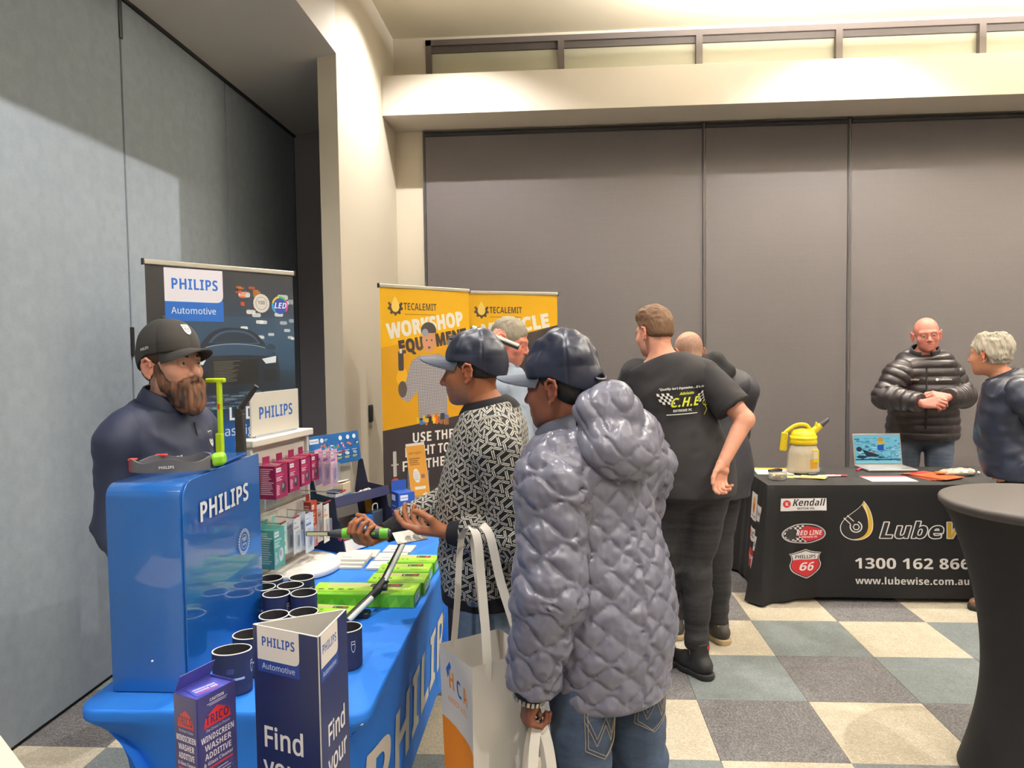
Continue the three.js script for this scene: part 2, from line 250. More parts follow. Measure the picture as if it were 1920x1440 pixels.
// ---------------------------------------------------------------- people
function handPrims(W0, dir, back, side, o = {}) {       // wrist, finger direction, direction out of the back of the hand, side +1 when the thumb is towards dir x back
  const s = o.s || 1, y = dir.clone().normalize(), z = back.clone().addScaledVector(y, -back.dot(y)).normalize(), x = y.clone().cross(z).multiplyScalar(side);
  const P = (a, b, c) => W0.clone().addScaledVector(x, a * s).addScaledVector(y, b * s).addScaledVector(z, c * s), out = [], pts = [W0.clone()];
  const root = [[0.027, 0.088], [0.0085, 0.091], [-0.01, 0.086], [-0.027, 0.077]], len = [[0.042, 0.026, 0.021], [0.046, 0.03, 0.022], [0.042, 0.027, 0.021], [0.033, 0.02, 0.019]];
  root.forEach(([a, b], i) => out.push(Cap(P(a * 0.62, 0.008, 0), P(a, b, 0.002), 0.0135 * s, 0.0118 * s, 0.014)));
  out.push(Cap(P(0.02, 0.03, -0.008), P(-0.018, 0.035, -0.008), 0.0125 * s, 0.0125 * s, 0.014));
  const curls = o.curls || [[25, 30, 20], [28, 32, 20], [30, 34, 20], [34, 34, 20]], spread = o.spread || [5, 1, -3, -8];
  root.forEach(([a, b], i) => {
    let p = [a, b, 0.001], ang = 0; const sp = spread[i] * D2R;
    curls[i].forEach((c, j) => { ang += c * D2R; const l = len[i][j], q = [p[0] + l * Math.sin(sp) * Math.cos(ang), p[1] + l * Math.cos(ang) * Math.cos(sp), p[2] - l * Math.sin(ang)];
      const r0 = [0.0098, 0.0088, 0.0081][j] * (i === 3 ? 0.88 : 1), r1 = [0.0088, 0.0081, 0.0071][j] * (i === 3 ? 0.88 : 1); out.push(Cap(P(...p), P(...q), r0 * s, r1 * s, j ? 0.003 : 0.007)); pts.push(P(...q)); p = q; });
  });
  const th = o.thumb || [[0.038, 0.05, -0.02], [0.047, 0.082, -0.028], [0.045, 0.108, -0.034]]; let p = [0.016, 0.018, -0.006];
  th.forEach((q, j) => { out.push(Cap(P(...p), P(...q), [0.0145, 0.0112, 0.01][j] * s, [0.0115, 0.0102, 0.0085][j] * s, j ? 0.004 : 0.016)); pts.push(P(...q)); p = q; });
  return { prims: out, pts };
}
function headPrims(o = {}) {                            // head in its own frame: z forward, y up, origin between the ears
  const j = o.jaw || 1, n = o.nose || 1, P = [];
  const wf = o.wide || 1;
  P.push(Ell(V(0, 0.04, -0.012), V(0.0745 * wf, 0.088, 0.094), 0.02), Ell(V(0, -0.018, 0.03), V(0.06 * wf, 0.08, 0.06), 0.03), Ell(V(0, -0.062, 0.038), V(0.05 * j * wf, 0.042, 0.05), 0.03), Ell(V(0, -0.09, 0.068), V(0.022 * j, 0.018, 0.02), 0.025));
  for (const s of [-1, 1]) {
    P.push(Ell(V(s * 0.043 * wf, -0.022, 0.058), V(0.022, 0.02, 0.022), 0.025));
    P.push(Cap(V(s * 0.012, 0.026, 0.084), V(s * 0.045, 0.026, 0.07), 0.0105, 0.009, 0.018));
    P.push(sub(Ell(V(s * 0.031, 0.006, 0.097), V(0.019, 0.012, 0.018)), 0.016));
    P.push(Ell(V(s * 0.031, 0.005, 0.0755), V(0.0135, 0.0118, 0.0125), 0.004));
    P.push(Cap(V(s * 0.02, -0.0005, 0.0835), V(s * 0.042, -0.001, 0.08), 0.0028, 0.0025, 0.006));
    P.push(Cap(V(s * 0.02, 0.0125, 0.0855), V(s * 0.043, 0.0125, 0.081), 0.0036, 0.003, 0.006));
  }
  P.push(Cap(V(0, 0.014, 0.086), V(0, -0.026 * n, 0.087 + 0.022 * n), 0.0085, 0.0118, 0.012), Ell(V(0.0125, -0.031 * n, 0.094), V(0.0085, 0.0075, 0.011), 0.008), Ell(V(-0.0125, -0.031 * n, 0.094), V(0.0085, 0.0075, 0.011), 0.008));
  P.push(Ell(V(0, -0.056, 0.078), V(0.025, 0.016, 0.016), 0.014));
  P.push(Cap(V(-0.018, -0.0565, 0.0865), V(0.018, -0.0565, 0.0865), 0.0052, 0.0052, 0.006), Cap(V(-0.016, -0.0665, 0.0855), V(0.016, -0.0665, 0.0855), 0.006, 0.006, 0.006));
  P.push(sub(Cap(V(-0.024, -0.0612, 0.096), V(0.024, -0.0612, 0.096), 0.0028), 0.004));
  for (const s of [-1, 1]) {                            // ears: a cupped disc with a rolled rim and a lobe
    const c = V(s * 0.0765 * wf, -0.002, -0.012), e = (a, b, q = 0) => V(c.x + s * (0.010 + q), c.y + b, c.z + a);
    P.push(Ell(V(c.x + s * 0.004, c.y, c.z), V(0.009, 0.027, 0.016), 0.006, new THREE.Quaternion().setFromEuler(new THREE.Euler(-0.15, s * -0.35, 0))));
    const rim = [[0.014, 0.006], [0.013, 0.022], [0.001, 0.032], [-0.014, 0.027], [-0.019, 0.011], [-0.016, -0.008], [-0.007, -0.022], [0.004, -0.03]];
    for (let i = 0; i < rim.length - 1; i++) P.push(Cap(e(...rim[i], i > 1 && i < 6 ? 0.004 : 0), e(...rim[i + 1], i + 1 > 1 && i + 1 < 6 ? 0.004 : 0), i > 5 ? 0.0055 : 0.0042, i > 4 ? 0.006 : 0.0042, 0.004));
    P.push(sub(Ell(e(0.001, 0.002, 0.003), V(0.007, 0.012, 0.008)), 0.004));
  }
  return P;
}
const moved = (prims, M) => { const q = M.clone().invert().elements; return prims.map((p) => ({ ...p, d: (x, y, z) => p.d(q[0] * x + q[4] * y + q[8] * z + q[12], q[1] * x + q[5] * y + q[9] * z + q[13], q[2] * x + q[6] * y + q[10] * z + q[14]) })); };
const satin = (c, r = 0.45, more = {}) => phys(c, r, { sheen: 0.3, sheenRoughness: 0.5, sheenColor: new THREE.Color(c), ...more });
const denimTex = (base, seed) => { const r = rng(seed); const t = dtex(256, (x, y) => { const d = ((x + y) % 4 < 2 ? 0.03 : -0.03) + (r() - 0.5) * 0.1 + 0.05 * fbm(x / 40, y / 14, seed); return base.map((b) => b + d); }, true, 4); return t; };

function person(o) {
  const h = o.h || 1.75, k = h / 1.75, t = thing('person', o.label, 'person', [o.x, 0, o.z], o.turn * D2R);
  t.updateMatrixWorld(true); const inv = t.matrixWorld.clone().invert(), L = (x, y, z) => V(x, y, z).applyMatrix4(inv);
  const S = (x, y, z) => V(x * k, y * k, z * k), w = o.w || 1;
  const J = { pelvis: S(0, 0.95, 0), neck: S(0, 1.485, -0.03), head: S(0, 1.625, 0.015), shL: S(0.168 * w, 1.405, -0.02), shR: S(-0.168 * w, 1.405, -0.02), elL: S(0.25, 1.13, -0.03), elR: S(-0.25, 1.13, -0.03), wrL: S(0.26, 0.88, 0.05), wrR: S(-0.26, 0.88, 0.05),
    hipL: S(0.088 * w, 0.92, 0), hipR: S(-0.088 * w, 0.92, 0), knL: S(0.1, 0.5, 0.02), knR: S(-0.1, 0.5, 0.02), anL: S(0.11, 0.09, -0.02), anR: S(-0.11, 0.09, -0.02) };
  Object.assign(J, o.J ? o.J(L, S, J) : {});
  const up = J.neck.clone().sub(J.pelvis), spineQ = new THREE.Quaternion().setFromUnitVectors(V(0, 1, 0), up.clone().normalize()), on = (f, x = 0, z = 0) => J.pelvis.clone().addScaledVector(up, f).add(V(x * k, 0, z * k).applyQuaternion(spineQ));
  const bd = o.belly || 0.11, R = (x, y, z) => V(x * k * w, y * k, z * k);
  const torso = (g = 0) => [Ell(on(0.72, 0, 0.0), R(0.15, 0.2, 0.112).addScalar(g), 0.08, spineQ), Ell(on(0.32, 0, 0.012 + (bd - 0.11) * 0.5), R(0.145, 0.2, bd).addScalar(g), 0.1, spineQ), Ell(on(0.0, 0, -0.005), R(0.162, 0.14, 0.118).addScalar(g), 0.08, spineQ),
    Cap(J.shL.clone().lerp(J.shR, 0.12), J.shR.clone().lerp(J.shL, 0.12), 0.05 * k + g, 0.05 * k + g, 0.07), Cap(on(0.955, 0, -0.005), J.shL.clone().lerp(J.shR, 0.1), 0.05 * k + g, 0.043 * k + g, 0.06), Cap(on(0.955, 0, -0.005), J.shR.clone().lerp(J.shL, 0.1), 0.05 * k + g, 0.043 * k + g, 0.06)];
  const arm = (s, g = 0) => [Cap(J['sh' + s], J['el' + s], 0.053 * k + g, 0.043 * k + g, 0.03), Cap(J['el' + s], J['wr' + s], 0.042 * k + g, 0.027 * k + g, 0.02)];
  const leg = (s, g = 0) => [Cap(J['hip' + s], J['kn' + s], 0.083 * k + g, 0.058 * k + g, 0.04), Cap(J['kn' + s], J['an' + s], 0.055 * k + g, 0.038 * k + g, 0.03), Cap(J['kn' + s].clone().lerp(J['an' + s], 0.1).add(V(0, 0, -0.012)), J['kn' + s].clone().lerp(J['an' + s], 0.5).add(V(0, 0, -0.012)), 0.05 * k + g, 0.044 * k + g, 0.03)];
  const foot = (s) => { const a = J['an' + s], f = o.toe?.[s] || V(0, 0, 1), b = V(a.x, 0.035, a.z); return [Cap(b.clone().addScaledVector(f, -0.035), b.clone().addScaledVector(f, 0.15), 0.03, 0.026, 0.03), Cap(a, b, 0.035, 0.03, 0.03)]; };
  // head
  const hs = (o.head?.s || 0.93), HM = new THREE.Matrix4().compose(J.head, new THREE.Quaternion().setFromEuler(new THREE.Euler((o.head?.pitch || 0) * D2R, (o.head?.turn || 0) * D2R, (o.head?.roll || 0) * D2R, 'YXZ')), V(hs, hs, hs));
  const HP = headPrims(o.head), toHead = HM.clone().invert();
  const fixScale = (p) => ({ ...p, d: (x, y, z) => p.d(x, y, z) * hs, k: p.k * hs });
  const headW = moved(HP, HM).map((p) => ({ ...p, d: (x, y, z) => p.d(x, y, z) * hs, k: p.k * hs }));
  const nk = V(0, -0.055, -0.022).applyMatrix4(HM), neckCap = Cap(nk, J.neck, 0.054 * k, 0.062 * k, 0.035);
  // body: one continuous skin
  const core = [...torso(-0.006), neckCap, ...leg('L', -0.006), ...leg('R', -0.006), ...foot('L').map((p) => ({ ...p, d: (x, y, z) => p.d(x, y, z) + 0.008 })), ...foot('R').map((p) => ({ ...p, d: (x, y, z) => p.d(x, y, z) + 0.008 })), ...arm('L'), ...arm('R')];
  const [lo, hi] = boundsOf(Object.values(J).concat([V(0, -0.02, 0.2), V(J.anL.x, 0, J.anL.z + 0.2), V(J.anR.x, 0, J.anR.z + 0.2)]), 0.24);
  const sk = new THREE.Color(o.skin), skinC = [sk.r, sk.g, sk.b], tone = o.tone;
  const tint = (x, y, z) => { const m = 1 + 0.07 * noise3(x * 60, y * 60, z * 60); return skinC.map((c) => c * m); };
  const faceTint = (x, y, z) => { const p = V(x, y, z).applyMatrix4(toHead), m = 1 + 0.06 * noise3(x * 90, y * 90, z * 90), red = 0.16 * Math.exp(-((Math.abs(p.x) - 0.04) ** 2 + (p.y + 0.02) ** 2) / 0.0006) * (p.z > 0.03) + 0.25 * (Math.abs(p.x) > 0.078) + 0.3 * Math.exp(-((p.x) ** 2 / 0.0005 + (p.y + 0.061) ** 2 / 0.00009)) * (p.z > 0.07); let c = [skinC[0] * m * (1 + red * 0.2), skinC[1] * m * (1 - red * 0.55), skinC[2] * m * (1 - red * 0.5)]; if (tone) c = tone(p, c, x, y, z); return c; };
  const parts = [meshField(field(core), lo, hi, 0.012, { color: tint })];
  const [hl, hh] = boundsOf([V(-0.09, -0.12, -0.12), V(0.09, 0.15, 0.13)].flatMap((p) => [V(p.x, p.y, p.z), V(-p.x, p.y, -p.z), V(p.x, -p.y, p.z)]).map((p) => p.applyMatrix4(HM)), 0.03);
  parts.push(meshField(field([...headW, Cap(nk, nk.clone().lerp(J.neck, 0.55), 0.0545 * k, 0.057 * k, 0.035)]), hl, hh, o.head?.cell || 0.0032, { color: faceTint }));
  for (const s of ['L', 'R']) if (o['hand' + s]) { const H = o['hand' + s](L, J), hp = handPrims(J['wr' + s], H.dir, H.back, H.side ?? (s === 'L' ? 1 : -1), { s: k * 0.97, ...H }); const [a, b] = boundsOf(hp.pts, 0.03); const fp = Cap(J['el' + s].clone().lerp(J['wr' + s], 0.8), J['wr' + s], 0.03 * k, 0.026 * k, 0.02); parts.push(meshField(field([fp, ...hp.prims]), a, b, 0.0032, { color: tint })); }
  const bodyGeo = mergeGeometries(parts);
  const body = obj('body', bodyGeo, phys(0xffffff, 0.48, { vertexColors: true, specularIntensity: 0.6 }), t);
  for (const s of [-1, 1]) if (o.eyes) { // eyeballs with iris
    const g = new THREE.SphereGeometry(0.0112 * hs, 20, 14), c = new Float32Array(g.attributes.position.count * 3), gz = V(o.eyes[0], o.eyes[1], 1).normalize(); const p = g.attributes.position;
    for (let i = 0; i < p.count; i++) { const d = V().fromBufferAttribute(p, i).normalize().dot(gz); const q = d > 0.965 ? [0.01, 0.01, 0.01] : d > 0.86 ? [0.09, 0.06, 0.04] : [0.66, 0.62, 0.58]; c.set(q, 3 * i); }
    g.setAttribute('color', new THREE.BufferAttribute(c, 3)); g.applyQuaternion(new THREE.Quaternion().setFromRotationMatrix(HM)); const e = V(s * 0.031, 0.0055, 0.0785).applyMatrix4(HM); g.translate(e.x, e.y, e.z);
    obj('eye', g, phys(0xffffff, 0.15, { vertexColors: true }), t);
  }
  return { t, J, L, S, k, HM, toHead, hs, torso, arm, leg, foot, on, lo, hi, up, spineQ, nk, headW };
}
// trousers, shoes, jackets, sleeves, caps and hair fitted on a person
function trousers(p, mat, o = {}) {
  const g = o.g || 0.014, k = p.k, top = o.top || 1.0 * k, bot = o.bot || 0.07;
  const f = field([...p.torso(g * 0.7).slice(1, 3), ...p.leg('L', g), ...p.leg('R', g), cut(Plane(V(0, 1, 0), top)), cut(Plane(V(0, -1, 0), -bot))]);
  const ax = (y, s) => { const h = p.J['hip' + s], n = p.J['kn' + s], a = p.J['an' + s]; return y > n.y ? h.clone().lerp(n, clamp((h.y - y) / (h.y - n.y), 0, 1)) : n.clone().lerp(a, clamp((n.y - y) / (n.y - a.y), 0, 1)); };
  return obj(o.name || 'jeans', meshField(f, V(p.lo.x, 0, p.lo.z), V(p.hi.x, top + 0.05, p.hi.z), 0.009, {
    disp: (x, y, z) => { const near = Math.exp(-((y - p.J.knL.y) ** 2) / 0.012) + Math.exp(-((y - bot - 0.05) ** 2) / 0.006) * 1.2 + Math.exp(-((y - 0.86 * k) ** 2) / 0.006) * 0.7; return (o.wr || 0.006) * ((0.35 + near) * noise3(x * 9 + 3, y * 26 + x * 8, z * 9) + 0.25 * noise3(x * 30, y * 14, z * 30)); },
    uv: (x, y, z, cx, cy, cz) => { const a = ax(cy, cx > (p.J.hipL.x + p.J.hipR.x) / 2 ? 'L' : 'R'), r = Math.atan2(cx - a.x, cz - a.z); return [unwrap(Math.atan2(x - a.x, z - a.z), r) * 0.09, y]; } }), mat, p.t);
}
function shoe(p, s, mat, soleMat, o = {}) {
  const a = p.J['an' + s], f = (o.toe || V(0, 0, 1)).clone().normalize(), b = V(a.x, 0.0, a.z), at2 = (d, y, r = 0) => b.clone().addScaledVector(f, d).add(V(0, y, 0));
  const prims = [Cap(at2(-0.05, 0.055), at2(0.06, 0.052), 0.042, 0.043, 0.03), Cap(at2(0.06, 0.05), at2(0.165, 0.042), 0.043, 0.033, 0.03), Cap(at2(-0.02, 0.06), at2(-0.015, o.hi || 0.11), 0.044, 0.047, 0.03), cut(Plane(V(0, 1, 0), o.hi || 0.11)), cut(Plane(V(0, -1, 0), -0.022))];
  const sole = [Cap(at2(-0.055, 0.02), at2(0.06, 0.02), 0.046, 0.046, 0.03), Cap(at2(0.06, 0.02), at2(0.17, 0.02), 0.047, 0.037, 0.03), cut(Plane(V(0, 1, 0), 0.03)), cut(Plane(V(0, -1, 0), -0.0005))];
  const [lo, hi] = boundsOf([at2(-0.1, 0), at2(0.21, 0.16)], 0.06); lo.y = -0.02;
  const sh = obj('shoe', meshField(field(prims), lo, hi, 0.006), mat, p.t); obj('sole', meshField(field(sole), lo, hi, 0.006), soleMat, sh);
  return sh;
}
function sleeve(p, s, mat, parent, o = {}) {
  const sh = p.J['sh' + s], el = p.J['el' + s], wr = p.J['wr' + s], g = o.g || 0.014, end = el.clone().lerp(wr, o.end ?? 0.97), d = wr.clone().sub(el).normalize(), inw = p.on(0.95).sub(sh).normalize();
  const st = sh.clone().addScaledVector(inw, 0.03);
  const prims = o.short ? [Cap(st, sh.clone().lerp(el, 0.9), 0.055 * p.k + g, 0.06 * p.k + g, 0.02), cut(Plane(el.clone().sub(sh).normalize(), el.clone().sub(sh).normalize().dot(sh.clone().lerp(el, o.short))))]
    : [Cap(st, sh.clone().lerp(el, 0.1), 0.058 * p.k + g, 0.058 * p.k + g * 1.1, 0.02), Cap(sh.clone().lerp(el, 0.1), el, 0.057 * p.k + g * 1.1, 0.047 * p.k + g * 1.15, 0.03), Cap(el, wr, 0.047 * p.k + g * 1.15, (o.wr || 0.034) * p.k + g * 0.8, 0.03), cut(Plane(d, d.dot(end)), o.soft || 0)];
  const [lo, hi] = boundsOf([st, el, wr], 0.1 + g);
  const u0 = el.clone().sub(sh).normalize(), u1 = d, fr = (u) => { const a = Math.abs(u.z) < 0.9 ? V(0, 0, 1) : V(1, 0, 0); const e1 = a.clone().addScaledVector(u, -a.dot(u)).normalize(); return [e1, u.clone().cross(e1)]; }, f0 = fr(u0), f1 = fr(u1), l0 = el.distanceTo(sh);
  const param = (P) => { const q = P.clone().sub(el), lower = q.dot(u1) > -q.dot(u0) * 0 && q.dot(u1.clone().add(u0)) > 0; const e = lower ? f1 : f0; return [Math.atan2(q.dot(e[1]), q.dot(e[0])), lower ? l0 + q.dot(u1) : l0 + q.dot(u0), lower]; };
  const disp = o.disp ? (x, y, z, nx, ny, nz) => { const [a, v] = param(V(x, y, z)); return o.disp(a, v, x, y, z, ny); } : (x, y, z) => { const dd = Math.exp(-(V(x, y, z).distanceTo(el) ** 2) / 0.012); return (o.wrk || 0.006) * (0.45 + dd) * (0.7 * noise3(x * 11, y * 24, z * 11) + 1.1 * (0.45 - Math.abs(noise3(x * 12 + 4, y * 20 + z * 9, z * 12)))); };
  return obj(o.name || 'sleeve', meshField(field(prims), lo, hi, o.cell || 0.007, { disp, uv: (x, y, z, cx, cy, cz) => { const c = param(V(cx, cy, cz)), e = c[2] ? f1 : f0, u = c[2] ? u1 : u0, q = V(x, y, z).sub(el); return [unwrap(Math.atan2(q.dot(e[1]), q.dot(e[0])), c[0]) * 0.062, l0 + q.dot(u)]; } }), mat, parent || p.t);
}
function top(p, mat, o = {}) {                          // the body of a shirt or jacket
  const g = o.g || 0.014, k = p.k, hem = o.hem ?? 0.82 * k, prims = [...p.torso(g), ...(o.extra || [])];
  if (o.skirt !== 0) prims.push(Cap(p.on(0.25, -0.05), V(p.J.pelvis.x - 0.045, hem - 0.02, p.J.pelvis.z), 0.1 * k + g, (o.skirt || 0.115) * k + g, 0.08), Cap(p.on(0.25, 0.05), V(p.J.pelvis.x + 0.045, hem - 0.02, p.J.pelvis.z), 0.1 * k + g, (o.skirt || 0.115) * k + g, 0.08));
  const un = p.up.clone().normalize();
  prims.push(cut(Plane(V(0, -1, 0), -hem), o.soft || 0.006));
  if (o.neck !== 0) prims.push(cut(Plane(un.clone().add(V(0, 0, o.vneck || 0.25)).normalize(), un.clone().add(V(0, 0, o.vneck || 0.25)).normalize().dot(p.J.neck.clone().addScaledVector(un, o.neck || 0.02))), 0.01));
  const c = p.on(0.5), disp = o.disp ? (x, y, z, nx, ny, nz) => { const q = V(x, y, z), a = Math.atan2(x - c.x, z - c.z); return o.disp(a, y, x, y, z, ny); } : (x, y, z) => (o.wrk || 0.006) * (noise3(x * 7 + 5, y * 13, z * 7) * 0.7 + 0.7 * (0.45 - Math.abs(noise3(x * 9 + 2, y * 15 + x * 11 + z * 5, z * 9))) + 0.3 * noise3(x * 20, y * 30 + x * 9, z * 20));
  const lo = p.lo.clone(), hi = p.hi.clone(); lo.y = hem - 0.06; const w = 0.34; lo.x = Math.min(p.J.shL.x, p.J.shR.x, p.J.pelvis.x) - 0.2; hi.x = Math.max(p.J.shL.x, p.J.shR.x, p.J.pelvis.x) + 0.2;
  return obj(o.name || 'jacket', meshField(field(prims), lo, hi, o.cell || 0.008, { disp, uv: (x, y, z, cx, cy, cz) => { const r = Math.atan2(cx - c.x, cz - c.z); return [unwrap(Math.atan2(x - c.x, z - c.z), r) * 0.17, y]; } }), mat, p.t);
}
function collarRing(p, mat, o = {}) {                   // a band round the neck: stand collar, crew neck
  const un = p.up.clone().normalize(), c0 = p.J.neck.clone().addScaledVector(un, o.y0 ?? -0.01).add(V(0, 0, o.dz || 0)), q = new THREE.Quaternion().setFromUnitVectors(V(0, 1, 0), un.clone().add(V(0, 0, o.lean ?? 0.22)).normalize());
  const H = o.h || 0.05, r0 = (o.r0 || 0.078) * p.k, r1 = (o.r1 || 0.068) * p.k, th = o.t || 0.006, gap = o.gap || 0, N = 48, pts = [];
  const prof = []; for (let i = 0; i <= 8; i++) { const f = i / 8; prof.push([lerp(r0, r1, f) + 0.004 * Math.sin(f * Math.PI), f * H]); } prof.push([r1 - th * 0.5, H + th * 0.4]); for (let i = 8; i >= 0; i--) { const f = i / 8; prof.push([lerp(r0, r1, f) - th, f * H]); }
  const g = new THREE.LatheGeometry(prof.map((a) => new THREE.Vector2(...a)), N, gap / 2, Math.PI * 2 - gap); g.scale(1, 1, o.flat || 1.02);
  const P = g.attributes.position; for (let i = 0; i < P.count; i++) { const a = Math.atan2(P.getX(i), P.getZ(i)); P.setY(i, P.getY(i) + (o.dip || 0) * -Math.max(0, Math.cos(a)) * (P.getY(i) / H)); }
  g.computeVertexNormals(); g.applyQuaternion(q); g.translate(c0.x, c0.y, c0.z);
  return obj(o.name || 'collar', g, mat, o.parent || p.t);
}
function ball(p, M, name, prims, mat, cell, disp, lo, hi, parent) { // a field in the head's frame
  const g = meshField(field(prims), lo || V(-0.14, -0.2, -0.16), hi || V(0.14, 0.2, 0.17), cell, { disp }); g.applyMatrix4(M); return obj(name, g, mat, parent || p.t);
}
function cap(p, mat, brimMat, o = {}) {
  const M = p.HM.clone().multiply(new THREE.Matrix4().makeRotationX((o.tilt || 0) * D2R)).multiply(new THREE.Matrix4().makeTranslation(0, o.lift || 0, 0));
  const t = new THREE.Group(); t.name = 'baseball_cap'; p.t.add(t);
  const tall = o.tall || 0.1, prims = [Ell(V(0, 0.05, -0.016), V(0.0845, tall, 0.104), 0.02), Ell(V(0, 0.018, -0.018), V(0.083, 0.09, 0.1035), 0.02), ...(o.front ? [Ell(V(0, 0.065, 0.035), V(0.072, 0.07, 0.055), 0.03)] : []), { ...cut({ d: (x, y, z) => (0.036 - 0.5 * Math.max(0, -z - 0.012) - y) * 0.9 }), k: 0.004 }];
  if (o.hole) prims.push(sub(Ell(V(0, 0.012, -0.13), V(0.03, 0.025, 0.034)), 0.004));
  const wr = o.wr || 0.004;
  ball(p, M, 'crown', prims, mat, 0.004, (x, y, z) => { const a = Math.atan2(x, z + 0.016); const seam = Math.abs(((a / (Math.PI / 3) + 0.5) % 1 + 1) % 1 - 0.5) * (Math.PI / 3) * Math.hypot(x, z); return -0.0014 * Math.exp(-(seam * seam) / 0.000012) + wr * (noise3(x * 15 + (o.seed || 0), y * 19, z * 15) + 0.35 * noise3(x * 36, y * 36, z * 36 + (o.seed || 0))) * sstep(0.025, 0.09, y) - 0.0012 * Math.exp(-((y - 0.062) ** 2) / 0.000004); }, V(-0.11, -0.07, -0.15), V(0.11, 0.19, 0.13), t);
  // brim: a curved tongue with thickness
  const n = 28, m = 12, pts = [], idx = [], len = o.brim || 0.075, hw = 1.12;
  for (let side = 0; side < 2; side++) for (let j = 0; j <= m; j++) for (let i = 0; i <= n; i++) {
    const u = i / n * 2 - 1, v = j / m, a = u * hw, rx = 0.0835, rz = 0.102, x0 = Math.sin(a) * rx, z0 = -0.016 + Math.cos(a) * rz, out = len * (1 - 0.9 * Math.pow(Math.abs(u), 2.6)) * v;
    const x = x0 * (1 + 0.02 * v), z = z0 + out, y = 0.047 - (o.bend ?? 1) * 2.4 * x * x * (0.35 + 0.65 * v) - v * len * (o.droop ?? 0.22) - (side ? 0.004 : 0);
    pts.push(x, y, z);
  }
  const W1 = n + 1, off = W1 * (m + 1);
  for (let j = 0; j < m; j++) for (let i = 0; i < n; i++) { const a = j * W1 + i, b = a + 1, c = a + W1, d = c + 1; idx.push(a, c, b, b, c, d); idx.push(off + a, off + b, off + c, off + b, off + d, off + c); }
  for (let i = 0; i < n; i++) { const a = m * W1 + i, b = a + 1; idx.push(a, off + a, b, b, off + a, off + b); const c = i, d = i + 1; idx.push(c, d, off + c, d, off + d, off + c); }
  for (let j = 0; j < m; j++) { const a = j * W1, b = a + W1; idx.push(a, off + a, b, b, off + a, off + b); const c = a + n, d = b + n; idx.push(c, d, off + c, d, off + d, off + c); }
  let g = new THREE.BufferGeometry(); g.setAttribute('position', new THREE.Float32BufferAttribute(pts, 3)); g.setIndex(idx); g = toCreasedNormals(g, 0.7); g.setAttribute('uv', new THREE.BufferAttribute(new Float32Array(g.attributes.position.count * 2), 2)); g.applyMatrix4(M);
  obj('brim', g, brimMat, t);
  const b = at(new THREE.SphereGeometry(0.008, 12, 8), 0, 0.05 + tall + 0.001, -0.016); b.scale(1, 1, 1); b.applyMatrix4(M); obj('button', b, mat, t);
  t.userData.M = undefined; return { t, M };
}
// lays a small printed patch on a field's surface: centre and two half-axes in local space, pushed along dir
function patch(p, name, tex, c, ax, ay, dir, f, parent, more = {}) {
  const n = 16, m = 8, pts = [], uv = [], idx = [], d = dir.clone().normalize();
  for (let j = 0; j <= m; j++) for (let i = 0; i <= n; i++) { const u = i / n * 2 - 1, v = j / m * 2 - 1, q = c.clone().addScaledVector(ax, u).addScaledVector(ay, v).addScaledVector(d, 0.12); for (let s = 0; s < 60; s++) { const e = f(q.x, q.y, q.z) - (more.lift || 0.0025); if (Math.abs(e) < 0.0004) break; q.addScaledVector(d, -Math.max(-0.01, Math.min(e * 0.8, 0.02))); } pts.push(q.x, q.y, q.z); uv.push(i / n, j / m); }
  for (let j = 0; j < m; j++) for (let i = 0; i < n; i++) { const a = j * (n + 1) + i; idx.push(a, a + 1, a + n + 1, a + 1, a + n + 2, a + n + 1); }
  const g = new THREE.BufferGeometry(); g.setAttribute('position', new THREE.Float32BufferAttribute(pts, 3)); g.setAttribute('uv', new THREE.Float32BufferAttribute(uv, 2)); g.setIndex(idx); g.computeVertexNormals();
  return obj(name, g, std(0xffffff, 0.7, { map: tex, alphaTest: 0.5, transparent: false, side: THREE.DoubleSide, ...(more.mat || {}) }), parent || p.t);
}
// ---------------------------------------------------------------- the eight people
const hairDisp = (amp, fx = 90, fy = 28) => (x, y, z) => amp * (noise3(x * fx, y * fy, z * fx) + 0.5 * noise3(x * fx * 2, y * fy * 2, z * fx * 2));
const shortHair = (r = 1, low = -0.055, front = 0.06) => [Ell(V(0, 0.043, -0.016), V(0.079 * r, 0.092 * r, 0.098 * r), 0.01), Ell(V(0, -0.005, -0.05), V(0.06 * r, 0.055, 0.05), 0.03), sub(Ell(V(0, -0.035, 0.075), V(0.09, front + 0.035, 0.082)), 0.012), ...[-1, 1].map((s) => sub(Ell(V(s * 0.085, -0.02, -0.004), V(0.024, 0.037, 0.026)), 0.008)), cut(Plane(V(0, -1, 0), -low), 0.02)];
const blackHair = std(0x17130f, 0.55);
const labelTex = (w, h, draw) => ctex(w, h, draw);
const jeansBlue = std(0xffffff, 0.85, { map: denimTex([0.21, 0.27, 0.36], 31) }), jeansPale = std(0xffffff, 0.85, { map: denimTex([0.36, 0.43, 0.51], 32) }), jeansBlack = std(0xffffff, 0.85, { map: denimTex([0.135, 0.13, 0.14], 33) }), jeansGrey = std(0xffffff, 0.85, { map: denimTex([0.31, 0.35, 0.42], 34) });
const blackLeather = std(0x1b1a1b, 0.55), blackRubber = std(0x232324, 0.75);
const lettered = (s, w, h, fill, font) => ctex(w, h, (c) => { c.clearRect(0, 0, w, h); txt(c, s, w / 2, h * 0.78, font || F(h * 0.8), fill, 'center', w * 0.96); });
